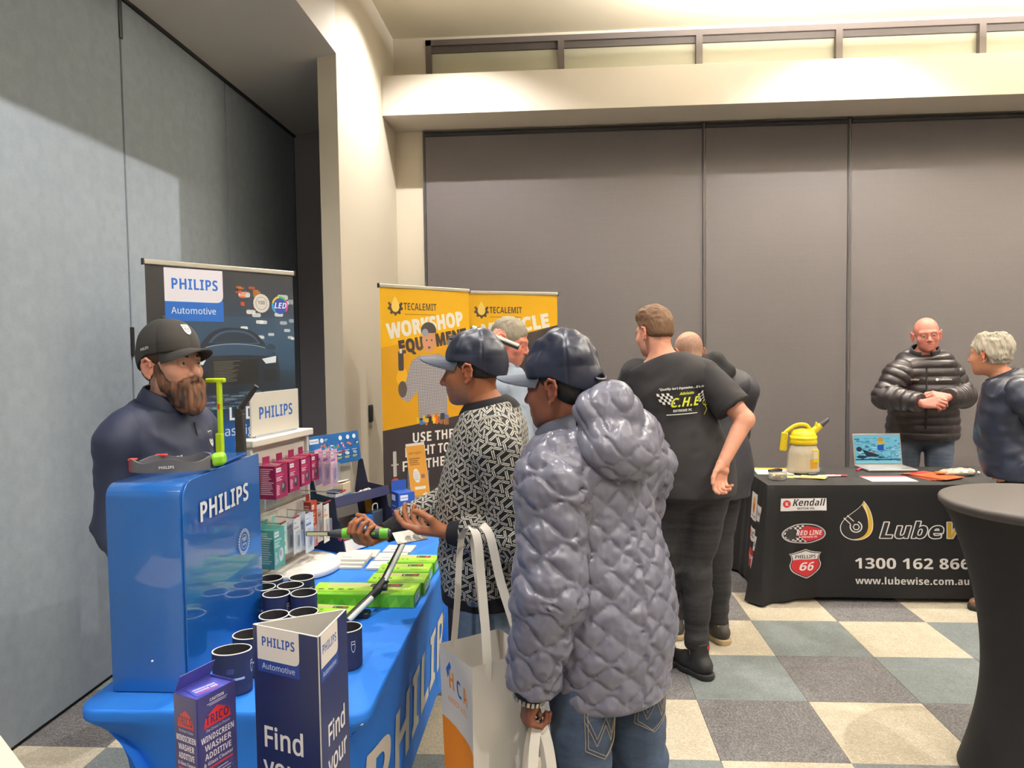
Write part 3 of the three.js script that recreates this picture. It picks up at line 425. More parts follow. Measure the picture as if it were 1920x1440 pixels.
const shieldTex = ctex(128, 160, (c) => { c.fillStyle = '#e9e6dc'; c.beginPath(); c.moveTo(8, 6); c.lineTo(120, 6); c.lineTo(120, 90); c.quadraticCurveTo(115, 140, 64, 156); c.quadraticCurveTo(13, 140, 8, 90); c.closePath(); c.fill(); c.fillStyle = '#2b3350'; c.fillRect(18, 34, 92, 7); c.fillRect(18, 16, 92, 5); c.lineWidth = 6; c.strokeStyle = '#2b3350'; c.beginPath(); c.arc(64, 84, 32, 0, 7); c.stroke(); c.beginPath(); c.moveTo(34, 94); c.bezierCurveTo(50, 74, 78, 104, 96, 80); c.stroke(); c.beginPath(); c.moveTo(34, 80); c.bezierCurveTo(50, 62, 78, 90, 94, 66); c.stroke(); });

// 1 the bearded man behind the blue table
{
  const p = person({ label: 'bearded man in a black cap and navy quarter-zip top behind the blue table', x: -1.35, z: -2.43, turn: 74, h: 1.7, skin: 0xc0907a, belly: 0.125, w: 1.0,
    head: { turn: -4, pitch: -4, s: 1.0, jaw: 1.02, nose: 1.1 }, eyes: [-0.1, 0.05],
    J: (L, S) => ({ head: L(-1.292, 1.577, -2.385), neck: L(-1.335, 1.435, -2.42), elR: L(-1.435, 1.06, -2.27), wrR: L(-1.3, 0.98, -2.13), elL: L(-1.36, 1.08, -2.68), wrL: L(-1.3, 0.9, -2.6), knR: L(-1.325, 0.48, -2.34), anR: L(-1.33, 0.09, -2.34), knL: L(-1.325, 0.48, -2.54), anL: L(-1.33, 0.09, -2.54) }),
    handR: (L) => ({ dir: V(-0.5, -0.6, 0.1), back: V(-0.2, 0.2, -1) }), handL: () => ({ dir: V(-0.1, -0.6, 0.7), back: V(1, 0, 0) }) });
  trousers(p, jeansBlack); for (const s of ['L', 'R']) shoe(p, s, blackLeather, blackRubber);
  const navy = satin(0x222a45, 0.62), f0 = field(p.torso(0.016));
  const tp = top(p, navy, { name: 'quarter_zip_top', g: 0.016, neck: 0.02, hem: 0.84, wrk: 0.009 });
  sleeve(p, 'R', navy, tp, { g: 0.017, wrk: 0.009 }); sleeve(p, 'L', navy, tp, { g: 0.017 });
  collarRing(p, navy, { h: 0.062, r0: 0.1, r1: 0.083, y0: 0.002, t: 0.007, lean: 0.22, dip: 0.014, parent: tp });
  const px = (lx, y) => V(lx, y, 0.05);
  patch(p, 'chest_badge', shieldTex, V(0.085, 1.325, 0.1), V(0.024, 0, 0), V(0, 0.03, 0), V(0.1, 0, 1), f0, tp);
  patch(p, 'chest_lettering', lettered('PHILIPS', 256, 48, '#dcd9d2'), V(-0.075, 1.285, 0.1), V(0.036, 0.004, 0), V(0, 0.006, 0), V(-0.1, 0, 1), f0, tp);
  obj('zip', tube([1.39, 1.35, 1.31, 1.27, 1.235].map((y) => { let q = V(0.003, y, 0.3); for (let i = 0; i < 60; i++) q.z -= f0(q.x, q.y, q.z) * 0.7; q.z += 0.001; return q; }), 0.0028, 20, 6), std(0x15161c, 0.4), tp);
  const black = std(0x2f2d2b, 0.8);
  const c = cap(p, black, black, { tilt: -2, tall: 0.108, front: 1, wr: 0.0016, brim: 0.08, droop: 0.16, lift: 0.008, bend: 2.2 });
  const cf = field(moved([Ell(V(0, 0.05, -0.016), V(0.0845, 0.108, 0.104), 0.02), Ell(V(0, 0.065, 0.035), V(0.072, 0.07, 0.055), 0.03)], c.M)), ld = (x, y, z) => V(x, y, z).transformDirection(c.M), lp = (x, y, z) => V(x, y, z).applyMatrix4(c.M);
  patch(p, 'cap_badge', shieldTex, lp(0, 0.098, 0.06), ld(1, 0, 0).multiplyScalar(0.016), ld(0, 1, -0.5).multiplyScalar(0.022), ld(0, 0.4, 1), cf, c.t);
  patch(p, 'cap_lettering', lettered('PHILIPS', 256, 64, '#d8d4cb'), lp(-0.078, 0.056, -0.014), ld(0.06, 0.12, 1).multiplyScalar(0.026), ld(0, 1, -0.12).multiplyScalar(0.0078), ld(-1, 0, -0.06), cf, c.t, { lift: 0.004 });
  ball(p, p.HM, 'hair', shortHair(1.0, -0.05), std(0x33231a, 0.7), 0.004, hairDisp(0.0012));
  // beard
  const bp = [Ell(V(0, -0.082, 0.05), V(0.06, 0.06, 0.052), 0.02), Ell(V(0, -0.118, 0.078), V(0.046, 0.05, 0.038), 0.03), Cap(V(0.066, 0.0, 0.012), V(0.056, -0.06, 0.03), 0.011, 0.022, 0.025), Cap(V(-0.066, 0.0, 0.012), V(-0.056, -0.06, 0.03), 0.011, 0.022, 0.025), Cap(V(0.004, -0.045, 0.103), V(0.038, -0.06, 0.083), 0.0105, 0.009, 0.012), Cap(V(-0.004, -0.045, 0.103), V(-0.038, -0.06, 0.083), 0.0105, 0.009, 0.012), Cap(V(0.03, -0.07, 0.085), V(-0.03, -0.07, 0.085), 0.014, 0.014, 0.02), sub(Cap(V(-0.02, -0.0625, 0.106), V(0.02, -0.0625, 0.106), 0.005), 0.006)];
  const bg = meshField(field(bp), V(-0.1, -0.2, -0.05), V(0.1, 0.03, 0.15), 0.0035, { disp: (x, y, z) => 0.004 * noise3(x * 120, y * 22, z * 120) + 0.002 * noise3(x * 260, y * 60, z * 260), color: (x, y, z) => { const g = clamp(0.32 + 0.7 * noise3(x * 110, y * 20, z * 110) + (z > 0.09 ? 0.3 : -0.2) + 0.35 * noise3(x * 30, y * 30, z * 30), 0, 1); return [lerp(0.035, 0.2, g), lerp(0.018, 0.085, g), lerp(0.013, 0.04, g)]; } });
  bg.applyMatrix4(p.HM); obj('beard', bg, std(0xffffff, 0.75, { vertexColors: true }), p.t);
  for (const s of [-1, 1]) { const b = tube([V(s * 0.016, 0.0265, 0.0935), V(s * 0.03, 0.031, 0.0915), V(s * 0.048, 0.026, 0.079)], 0.0034, 14, 6); b.applyMatrix4(p.HM); obj('eyebrow', b, std(0x3b2518, 0.8), p.t); }
}
// 2 the man in the patterned sweater
const knit = ctex(1024, 592, (c, w, h) => {
  c.fillStyle = '#1b1a20'; c.fillRect(0, 0, w, h);      // short doubled bars in three directions on a triangular grid, interlocking
  const a = w / 9, rw = h / 6;
  for (let j = -2; j <= 7; j++) for (let i = -2; i <= 10; i++) {
    const k = (((i + (j & 1 ? 2 : 0) + Math.floor(j / 2)) % 3) + 3) % 3; c.save(); c.translate((i + (j & 1 ? 0.5 : 0)) * a, j * rw); c.rotate([Math.PI / 2, Math.PI / 6, -Math.PI / 6][k]);
    c.fillStyle = '#1b1a20'; c.fillRect(-88, -29, 176, 58); c.fillStyle = '#cbc8bc'; c.fillRect(-80, -21, 160, 16); c.fillRect(-80, 5, 160, 16); c.restore();
  }
}, [5.6, 9.69]);
{
  const p = person({ label: 'man in a dark cap and black-and-white patterned sweater holding a torch', x: -0.245, z: -2.46, turn: -96, h: 1.66, skin: 0x9a6244, belly: 0.135, w: 1.1,
    head: { turn: -9, pitch: 2, s: 0.98, nose: 1.2, jaw: 1.08 },
    tone: (q, c) => { const st = clamp(1.3 * (-q.y - 0.032) / 0.03, 0, 1) * (q.z > 0.0 ? 1 : 0) * clamp(0.55 + 0.5 * noise3(q.x * 700, q.y * 700, q.z * 700), 0, 1); return [lerp(c[0], 0.10, st * 0.7), lerp(c[1], 0.095, st * 0.7), lerp(c[2], 0.10, st * 0.7)]; },
    J: (L) => ({ head: L(-0.287, 1.545, -2.455), neck: L(-0.235, 1.41, -2.46), shL: L(-0.2, 1.33, -2.27), shR: L(-0.2, 1.33, -2.65), elL: L(-0.13, 1.035, -2.235), wrL: L(-0.352, 1.045, -2.28), elR: L(-0.37, 1.075, -2.72), wrR: L(-0.625, 0.972, -2.552), knL: L(-0.27, 0.48, -2.36), anL: L(-0.24, 0.08, -2.35), knR: L(-0.24, 0.48, -2.56), anR: L(-0.24, 0.08, -2.58) }),
    handL: (L) => ({ dir: V(-0.12, 0.02, 1), back: V(0.35, -1, 0.1), s: 1.08, curls: [[14, 26, 18], [30, 34, 22], [38, 36, 22], [44, 36, 22]], spread: [8, 3, -4, -12], thumb: [[0.04, 0.045, -0.03], [0.043, 0.075, -0.045], [0.036, 0.1, -0.05]] }),
    handR: (L) => ({ dir: V(0.85, -0.06, 0.5), back: V(-0.15, -1, 0), curls: [[46, 62, 40], [52, 66, 44], [56, 66, 44], [60, 66, 44]], spread: [3, 0, -2, -4], s: 1.1, thumb: [[0.045, 0.022, -0.03], [0.072, 0.026, -0.046], [0.096, 0.03, -0.048]] }) });
  trousers(p, jeansPale, { g: 0.022, wr: 0.009 }); for (const s of ['L', 'R']) shoe(p, s, blackLeather, blackRubber);
  const sw = std(0xffffff, 0.92, { map: knit, bumpMap: knit, bumpScale: 0.0012 }), rib = std(0x15151b, 0.95);
  const tp = top(p, sw, { name: 'sweater', g: 0.02, neck: 0.022, vneck: 0.25, hem: 0.825, wrk: 0.009, cell: 0.007, skirt: 0.122 });
  sleeve(p, 'L', sw, tp, { g: 0.02, end: 0.78, wrk: 0.011, wr: 0.04 }); sleeve(p, 'R', sw, tp, { g: 0.02, end: 0.78, wrk: 0.011, wr: 0.04 });
  for (const s of ['L', 'R']) { const a = p.J['el' + s], b = p.J['wr' + s]; obj('cuff', rod(a.clone().lerp(b, 0.72), a.clone().lerp(b, 0.99), 0.048, 0.036, 24), rib, tp); }
  { const hemF = field([...p.torso(0.02), Cap(p.on(0.25, -0.05), V(p.J.pelvis.x - 0.045, 0.8, p.J.pelvis.z), 0.1 + 0.02, 0.116 + 0.02, 0.08), Cap(p.on(0.25, 0.05), V(p.J.pelvis.x + 0.045, 0.8, p.J.pelvis.z), 0.12, 0.136, 0.08), cut(Plane(V(0, 1, 0), 0.838), 0.006), cut(Plane(V(0, -1, 0), -0.785), 0.006)], 0.002); obj('hem_band', meshField(hemF, V(-0.3, 0.74, -0.3), V(0.3, 0.88, 0.32), 0.006), rib, tp); }
  collarRing(p, rib, { h: 0.04, r0: 0.112, r1: 0.083, y0: 0.0, t: 0.014, lean: 0.24, parent: tp });
  const capM = satin(0x1b2033, 0.42), brimM = std(0x474d5c, 0.65);
  const c = cap(p, capM, brimM, { tilt: -5, tall: 0.098, wr: 0.011, brim: 0.112, droop: 0.02, bend: 2.6, seed: 4, front: 1 });
  const cf = field(moved([Ell(V(0, 0.05, -0.016), V(0.0845, 0.098, 0.104), 0.02), Ell(V(0, 0.065, 0.035), V(0.072, 0.07, 0.055), 0.03)], c.M), 0.004), ld = (x, y, z) => V(x, y, z).transformDirection(c.M), lp = (x, y, z) => V(x, y, z).applyMatrix4(c.M);
  patch(p, 'cap_badge', ctex(128, 96, (x) => { x.fillStyle = '#e8e6e0'; rr(x, 4, 4, 120, 88, 20); x.fill(); x.fillStyle = '#2a2e40'; x.fillRect(24, 40, 80, 12); }), lp(0, 0.095, 0.05), ld(1, 0, 0).multiplyScalar(0.03), ld(0, 1, -0.6).multiplyScalar(0.022), ld(0, 0.4, 1), cf, c.t);
  ball(p, p.HM, 'hair', shortHair(1.0, -0.022), blackHair, 0.004, hairDisp(0.001));
  for (const s of [-1, 1]) { const b = tube([V(s * 0.014, 0.026, 0.094), V(s * 0.03, 0.031, 0.0915), V(s * 0.048, 0.025, 0.079)], 0.003, 14, 6); b.applyMatrix4(p.HM); obj('eyebrow', b, blackHair, p.t); }
}
// 3 the man in the grey puffer jacket
{
  const p = person({ label: 'man in a dark cap and grey quilted puffer jacket seen from behind', x: 0.12, z: -2.02, turn: -138, h: 1.64, skin: 0x7b4c3a, w: 1.06,
    head: { turn: 20, pitch: 3, s: 1.0, jaw: 1.1 },
    J: (L) => ({ head: L(0.008, 1.508, -2.035), neck: L(0.05, 1.37, -2.02), pelvis: L(0.13, 0.88, -2.02), shL: L(-0.012, 1.30, -1.885), shR: L(0.235, 1.30, -2.15), elL: L(-0.028, 1.005, -1.83), wrL: L(-0.082, 0.735, -1.86), elR: L(0.2, 1.02, -2.27), wrR: L(0.06, 0.86, -2.25), hipL: L(0.055, 0.85, -1.95), hipR: L(0.2, 0.85, -2.08), knL: L(0.05, 0.46, -1.94), knR: L(0.215, 0.46, -2.1), anL: L(0.06, 0.08, -1.93), anR: L(0.24, 0.08, -2.12) }),
    handL: (L) => ({ dir: V(0.02, -1, 0.12), back: V(0.9, 0.1, 0.35), curls: [[50, 62, 40], [58, 66, 40], [62, 68, 40], [66, 68, 40]], thumb: [[0.036, 0.05, -0.022], [0.03, 0.078, -0.036], [0.012, 0.092, -0.044]] }), handR: () => ({ dir: V(0.3, -0.4, 1), back: V(-1, 0, 0) }) });
  trousers(p, jeansBlue, { g: 0.022, wr: 0.008 }); for (const s of ['L', 'R']) shoe(p, s, blackLeather, blackRubber);
  const puff = satin(0x6a6a7a, 0.31, { sheen: 0.1 });
  // wavy rows of small down pockets between stitched lines
  const quilt = (u, v, amp, x, y, z, lam = 0.115, s = 0.047) => {
    const uu = u + 0.008 * noise3(x * 14, y * 14, z * 14), line = (n) => n * s + 0.36 * s * Math.sin(uu * 2 * Math.PI / lam + (n & 1) * Math.PI + 0.5 * hash3(n, 2, 5)); let n = Math.floor(v / s); while (line(n) > v) n--; while (line(n + 1) <= v) n++;
    const gap = line(n + 1) - line(n), t = (v - line(n)) / gap, h = Math.pow(Math.sin(Math.PI * t), 0.5), edge = 1 - h;
    return amp * (h * Math.min(1.25, Math.sqrt(gap / s)) - 0.5) + amp * 0.7 * edge * noise3(u * 85, v * 20, 3) + amp * 0.4 * h * noise3(x * 26, y * 40, z * 26) + amp * 0.25 * noise3(x * 70, y * 70, z * 70); };
  const tp = top(p, puff, { g: 0.042, neck: 0.035, vneck: 0.1, hem: 0.665, cell: 0.0052, skirt: 0.105, soft: 0.03, name: 'puffer_jacket', disp: (a, v, x, y, z, ny) => sstep(0.665, 0.7, y) * quilt(a * 0.2, v, 0.0085, x, y, z, 0.1, 0.04) });
  for (const s of ['L', 'R']) sleeve(p, s, puff, tp, { g: 0.038, wr: 0.036, cell: 0.0052, end: 0.96, soft: 0.02, disp: (a, v, x, y, z) => quilt(a * 0.09 + v * 0.15, v + a * 0.014, 0.0105, x, y, z, 0.13, 0.05) });
  obj('cuff', rod(p.J.elL.clone().lerp(p.J.wrL, 0.93), p.J.elL.clone().lerp(p.J.wrL, 1.06), 0.044, 0.04, 20), std(0x1f2536, 0.8), tp);
  { const b = p.J.wrL.clone().add(p.J.wrL.clone().sub(p.J.elL).normalize().multiplyScalar(0.012)), d = p.J.wrL.clone().sub(p.J.elL).normalize(), q = new THREE.Quaternion().setFromUnitVectors(V(0, 1, 0), d), beads = []; for (let i = 0; i < 22; i++) { const a = i / 22 * Math.PI * 2, g = new RoundedBoxGeometry(0.009, 0.014, 0.006, 1, 0.002); at(g, Math.sin(a) * 0.041, 0, Math.cos(a) * 0.041, 0, a, 0); g.applyQuaternion(q); g.translate(b.x, b.y, b.z); beads.push(g); } obj('watch_strap', beads, std(0xb8b4a8, 0.3, { metalness: 0.8 }), p.t); }
  collarRing(p, satin(0x4a4d5c, 0.45), { h: 0.1, r0: 0.13, r1: 0.104, y0: -0.04, t: 0.016, lean: 0.2, dip: 0.01, flat: 1.08, parent: tp });
  // hood lying on the back, a rolled edge round the neck
  const Lw = p.L, hp = [Ell(Lw(0.15, 1.36, -1.905), V(0.118, 0.08, 0.07), 0.05, new THREE.Quaternion().setFromEuler(new THREE.Euler(0.55, 0, 0.1))), Cap(Lw(0.075, 1.462, -1.885), Lw(0.14, 1.468, -1.925), 0.038, 0.054, 0.05), Cap(Lw(0.13, 1.47, -1.92), Lw(0.215, 1.385, -2.0), 0.052, 0.048, 0.05), Cap(Lw(0.215, 1.385, -2.0), Lw(0.18, 1.38, -2.13), 0.048, 0.04, 0.05), Cap(Lw(0.12, 1.38, -1.87), Lw(0.21, 1.33, -1.93), 0.05, 0.046, 0.04)];
  obj('hood', meshField(field(hp), ...boundsOf([Lw(-0.05, 1.25, -1.75), Lw(0.36, 1.58, -2.2)], 0.12), 0.0048, { disp: (x, y, z, nx, ny, nz) => { const u = x * 0.8 + z * 0.6, v = y * 0.9 - z * 0.8; return quilt(u, v, 0.0065, x, y, z, 0.09, 0.036); } }), puff, tp);
  // stitched pocket on the seat of the jeans
  { const seatF = field([...p.torso(0.022 * 0.7).slice(1, 3), ...p.leg('L', 0.022), ...p.leg('R', 0.022)]), st = std(0x9a8a74, 0.8);
    const lay = (pts) => pts.map(([x, y]) => { const q = V(x, y, -0.35); for (let i = 0; i < 90 && q.z < 0; i++) q.z += seatF(q.x, q.y, q.z) * 0.6; q.z = Math.min(q.z, 0) - 0.004; return q; });
    const dense = (pts) => { const o = []; for (let i = 0; i < pts.length - 1; i++) for (let k = 0; k < 8; k++) o.push([lerp(pts[i][0], pts[i + 1][0], k / 8), lerp(pts[i][1], pts[i + 1][1], k / 8)]); o.push(pts[pts.length - 1]); return o; };
    for (const sx of [1, -1]) { const X = (a) => sx * (0.045 + a * 0.115), Yy = (b) => 0.71 - b * 0.16; const out = [[0, 0], [0.05, 0.8], [0.5, 1.0], [0.95, 0.8], [1, 0]].map(([a, b]) => [X(a), Yy(b)]); obj('pocket_stitching', [0, 0.006].map((e) => tube(lay(dense(out.map(([x, y]) => [x + sx * (x * sx > 0.085 ? -e : e), y + e]))), 0.0009, 90, 5)).concat([0, 0.02].map((e) => tube(lay(dense([[0.03, 0.2], [0.28, 0.62], [0.5, 0.3], [0.72, 0.62], [0.97, 0.2]].map(([a, b]) => [X(a), Yy(b) - e]))), 0.0009, 90, 5))), st, p.t); } }
  const capM = satin(0x191e33, 0.4), brimM = std(0x4d5362, 0.65);
  const c = cap(p, capM, brimM, { tilt: 0, tall: 0.114, wr: 0.013, brim: 0.118, droop: 0.0, bend: 2.4, seed: 9, front: 1, hole: 1 });
  obj('strap', (() => { const g = tube([V(-0.032, 0.026, -0.118), V(-0.015, 0.022, -0.124), V(0.015, 0.022, -0.124), V(0.032, 0.026, -0.118)], 0.005, 16, 8); g.applyMatrix4(c.M); return g; })(), capM, c.t);
  ball(p, p.HM, 'hair', shortHair(1.005, -0.045), blackHair, 0.004, hairDisp(0.0014));
  { const e = at(new THREE.SphereGeometry(0.0045, 10, 8), 0.088, -0.033, -0.01); e.applyMatrix4(p.HM); obj('ear_stud', e, std(0xd8a03a, 0.25, { metalness: 0.9 }), p.t); }
}
// 4 the young man in the printed black T-shirt
{
  const p = person({ label: 'young man with short brown hair in a black T-shirt printed on the back', x: 0.655, z: -3.62, turn: -166, h: 1.82, skin: 0xd79a80, w: 1.1,
    head: { turn: 22, pitch: 8, s: 0.98 },
    J: (L) => ({ head: L(0.475, 1.688, -3.68), neck: L(0.515, 1.545, -3.65), pelvis: L(0.655, 0.98, -3.63), shL: L(0.36, 1.475, -3.7), shR: L(0.725, 1.475, -3.6), elL: L(0.29, 1.2, -3.8), wrL: L(0.42, 1.12, -3.93), elR: L(0.868, 1.275, -3.5), wrR: L(0.752, 1.085, -3.42), hipL: L(0.57, 0.94, -3.66), hipR: L(0.735, 0.94, -3.62), knL: L(0.53, 0.5, -3.68), anL: L(0.5, 0.09, -3.75), knR: L(0.67, 0.52, -3.64), anR: L(0.668, 0.1, -3.62) }),
    handR: () => ({ dir: V(0.28, -1, -0.1), back: V(0.15, 0, 1), curls: [[26, 34, 20], [36, 40, 24], [42, 44, 24], [46, 44, 24]], thumb: [[0.04, 0.048, -0.014], [0.05, 0.078, -0.02], [0.05, 0.104, -0.026]] }), handL: () => ({ dir: V(-0.3, 0, 1), back: V(0, 1, 0) }) });
  trousers(p, jeansBlack, { g: 0.014, bot: 0.14, wr: 0.009 });
  const td = V(0.35, 0, 0.94); for (const s of ['L', 'R']) { const sh = shoe(p, s, blackLeather, blackRubber, { toe: td, hi: 0.17 }); const a = p.J['an' + s]; obj('heel_tab', bx(0.024, 0.018, 0.006, a.x - 0.03, 0.15, a.z - 0.052, 0.001), std(0xa52a26, 0.7), sh); }
  const shirt = std(0x29272a, 0.9), f0 = field(p.torso(0.022));
  const tp = top(p, shirt, { name: 't_shirt', g: 0.022, hem: 0.9, neck: 0.012, skirt: 0.12, wrk: 0.009 });
  sleeve(p, 'R', shirt, tp, { g: 0.026, short: 0.72, wrk: 0.008 }); sleeve(p, 'L', shirt, tp, { g: 0.026, short: 0.72, wrk: 0.008 });
  collarRing(p, shirt, { h: 0.022, r0: 0.082, r1: 0.074, y0: -0.004, t: 0.006, lean: 0.2, parent: tp });
  const tex = ctex(768, 420, (c) => {
    c.clearRect(0, 0, 768, 420); c.save(); c.transform(1, 0, -0.08, 1, 20, 0);
    c.fillStyle = '#e9e7df'; txt(c, '"Quality isn\'t Expensive... It\'s Priceless"', 384, 48, F(36, 'italic bold'), '#e9e7df', 'center', 740);
    for (const [x0, dir] of [[20, 1], [720, -1]]) for (let i = 0; i < 6; i++) for (let j = 0; j < 4; j++) if ((i + j) % 2 === 0) { c.fillStyle = '#d9d7cf'; c.beginPath(); const x = x0 + dir * (i * 28 + j * 14), y = 82 + j * 34; c.moveTo(x, y); c.lineTo(x + dir * 30, y + 6); c.lineTo(x + dir * 42, y + 40); c.lineTo(x + dir * 12, y + 34); c.closePath(); c.fill(); }
    txt(c, 'Adelaide', 384, 118, F(44, 'italic bold'), '#c9cf2f', 'center'); c.lineWidth = 14; c.strokeStyle = '#2b2a10'; c.font = F(150, 'italic bold'); c.textAlign = 'center'; c.strokeText('C.H.E', 360, 258); txt(c, 'C.H.E', 360, 258, F(150, 'italic bold'), '#c9cf2f', 'center');
    c.strokeStyle = '#c9cf2f'; c.lineWidth = 9; c.beginPath(); c.moveTo(610, 150); c.lineTo(660, 190); c.lineTo(640, 260); c.lineTo(672, 320); c.lineTo(630, 380); c.stroke(); c.beginPath(); c.arc(650, 230, 40, 0.2, 3.4); c.stroke();
    txt(c, 'EXTREME PC', 340, 318, F(40), '#e3e1d8', 'center'); c.fillStyle = '#e3e1d8'; c.fillRect(150, 342, 380, 10); c.restore();
  });
  patch(p, 'back_print', tex, V(0.085, 1.36, -0.1), V(-0.148, 0.01, 0), V(0, 0.082, 0), V(0, 0, -1), f0, tp, { lift: 0.011 });
  ball(p, p.HM, 'hair', [...shortHair(1.0, -0.03, 0.066), Ell(V(0.0, 0.095, 0.005), V(0.076, 0.05, 0.09), 0.02), sub(Ell(V(0, 0.0, 0.125), V(0.09, 0.07, 0.05)), 0.02)], std(0x6b4e37, 0.65), 0.0032, (x, y, z) => 0.0045 * noise3(x * 70, y * 70, z * 25) * sstep(0.02, 0.09, y) + 0.0015 * noise3(x * 160, y * 80, z * 120));
}
// 5 the balding man in the hooded jacket
{
  const p = person({ label: 'balding man in a dark hooded jacket beyond the man with the printed T-shirt', x: 0.83, z: -4.13, turn: -168, h: 1.74, skin: 0xc6957c, w: 1.15,
    head: { turn: 8, pitch: 26, s: 0.98 }, tone: (q, c, x, y, z) => { const side = (q.y < 0.075 && q.z < 0.03) ? clamp(0.45 + 0.4 * noise3(q.x * 500, q.y * 500, q.z * 500), 0, 1) : 0; return [lerp(c[0], 0.13, side), lerp(c[1], 0.11, side), lerp(c[2], 0.095, side)]; },
    J: (L) => ({ head: L(0.735, 1.578, -4.2), neck: L(0.8, 1.455, -4.14), pelvis: L(0.85, 0.94, -4.1), elL: L(0.58, 1.15, -4.3), wrL: L(0.66, 1.06, -4.5), elR: L(1.0, 1.13, -4.25), wrR: L(0.88, 1.06, -4.47), knL: L(0.66, 0.48, -4.16), anL: L(0.625, 0.09, -4.12), knR: L(0.86, 0.48, -4.09), anR: L(0.862, 0.09, -4.06) }),
    handR: () => ({ dir: V(0.2, 0, 1), back: V(0, 1, 0) }), handL: () => ({ dir: V(-0.2, 0, 1), back: V(0, 1, 0) }) });
  trousers(p, jeansBlack, { g: 0.022 });
  const td = V(0.1, 0, 1); for (const s of ['L', 'R']) { const sh = shoe(p, s, std(0x3a3632, 0.7), std(0xb59f7d, 0.7), { toe: td, hi: 0.1 }); const a = p.J['an' + s]; obj('heel_patch', bx(0.05, 0.03, 0.01, a.x, 0.085, a.z - 0.058, 0.004), std(0xd8b23a, 0.7), sh); obj('side_stripe', bx(0.006, 0.024, 0.07, a.x + (s === 'R' ? 0.044 : -0.044), 0.07, a.z + 0.02, 0.002), std(0x4f9a7d, 0.7), sh); }
  const nav = satin(0x23242e, 0.6), tp = top(p, nav, { g: 0.03, hem: 0.8, neck: 0.03, skirt: 0.125 });
  for (const s of ['L', 'R']) sleeve(p, s, nav, tp, { g: 0.026 });
  const hb = p.J.neck.clone().add(V(-0.035, 0.045, 0)); obj('hood', meshField(field([Ell(V(hb.x, hb.y - 0.02, hb.z - 0.075), V(0.115, 0.075, 0.075), 0.04), Cap(V(hb.x - 0.09, hb.y + 0.01, hb.z + 0.02), V(hb.x, hb.y + 0.05, hb.z - 0.075), 0.034, 0.04, 0.04), Cap(V(hb.x + 0.09, hb.y + 0.01, hb.z + 0.02), V(hb.x, hb.y + 0.05, hb.z - 0.075), 0.034, 0.04, 0.04)]), V(hb.x - 0.2, hb.y - 0.16, hb.z - 0.22), V(hb.x + 0.2, hb.y + 0.16, hb.z + 0.14), 0.007, { disp: (x, y, z) => 0.008 * noise3(x * 18, y * 24, z * 18) }), std(0x1a191c, 0.9), tp);
}
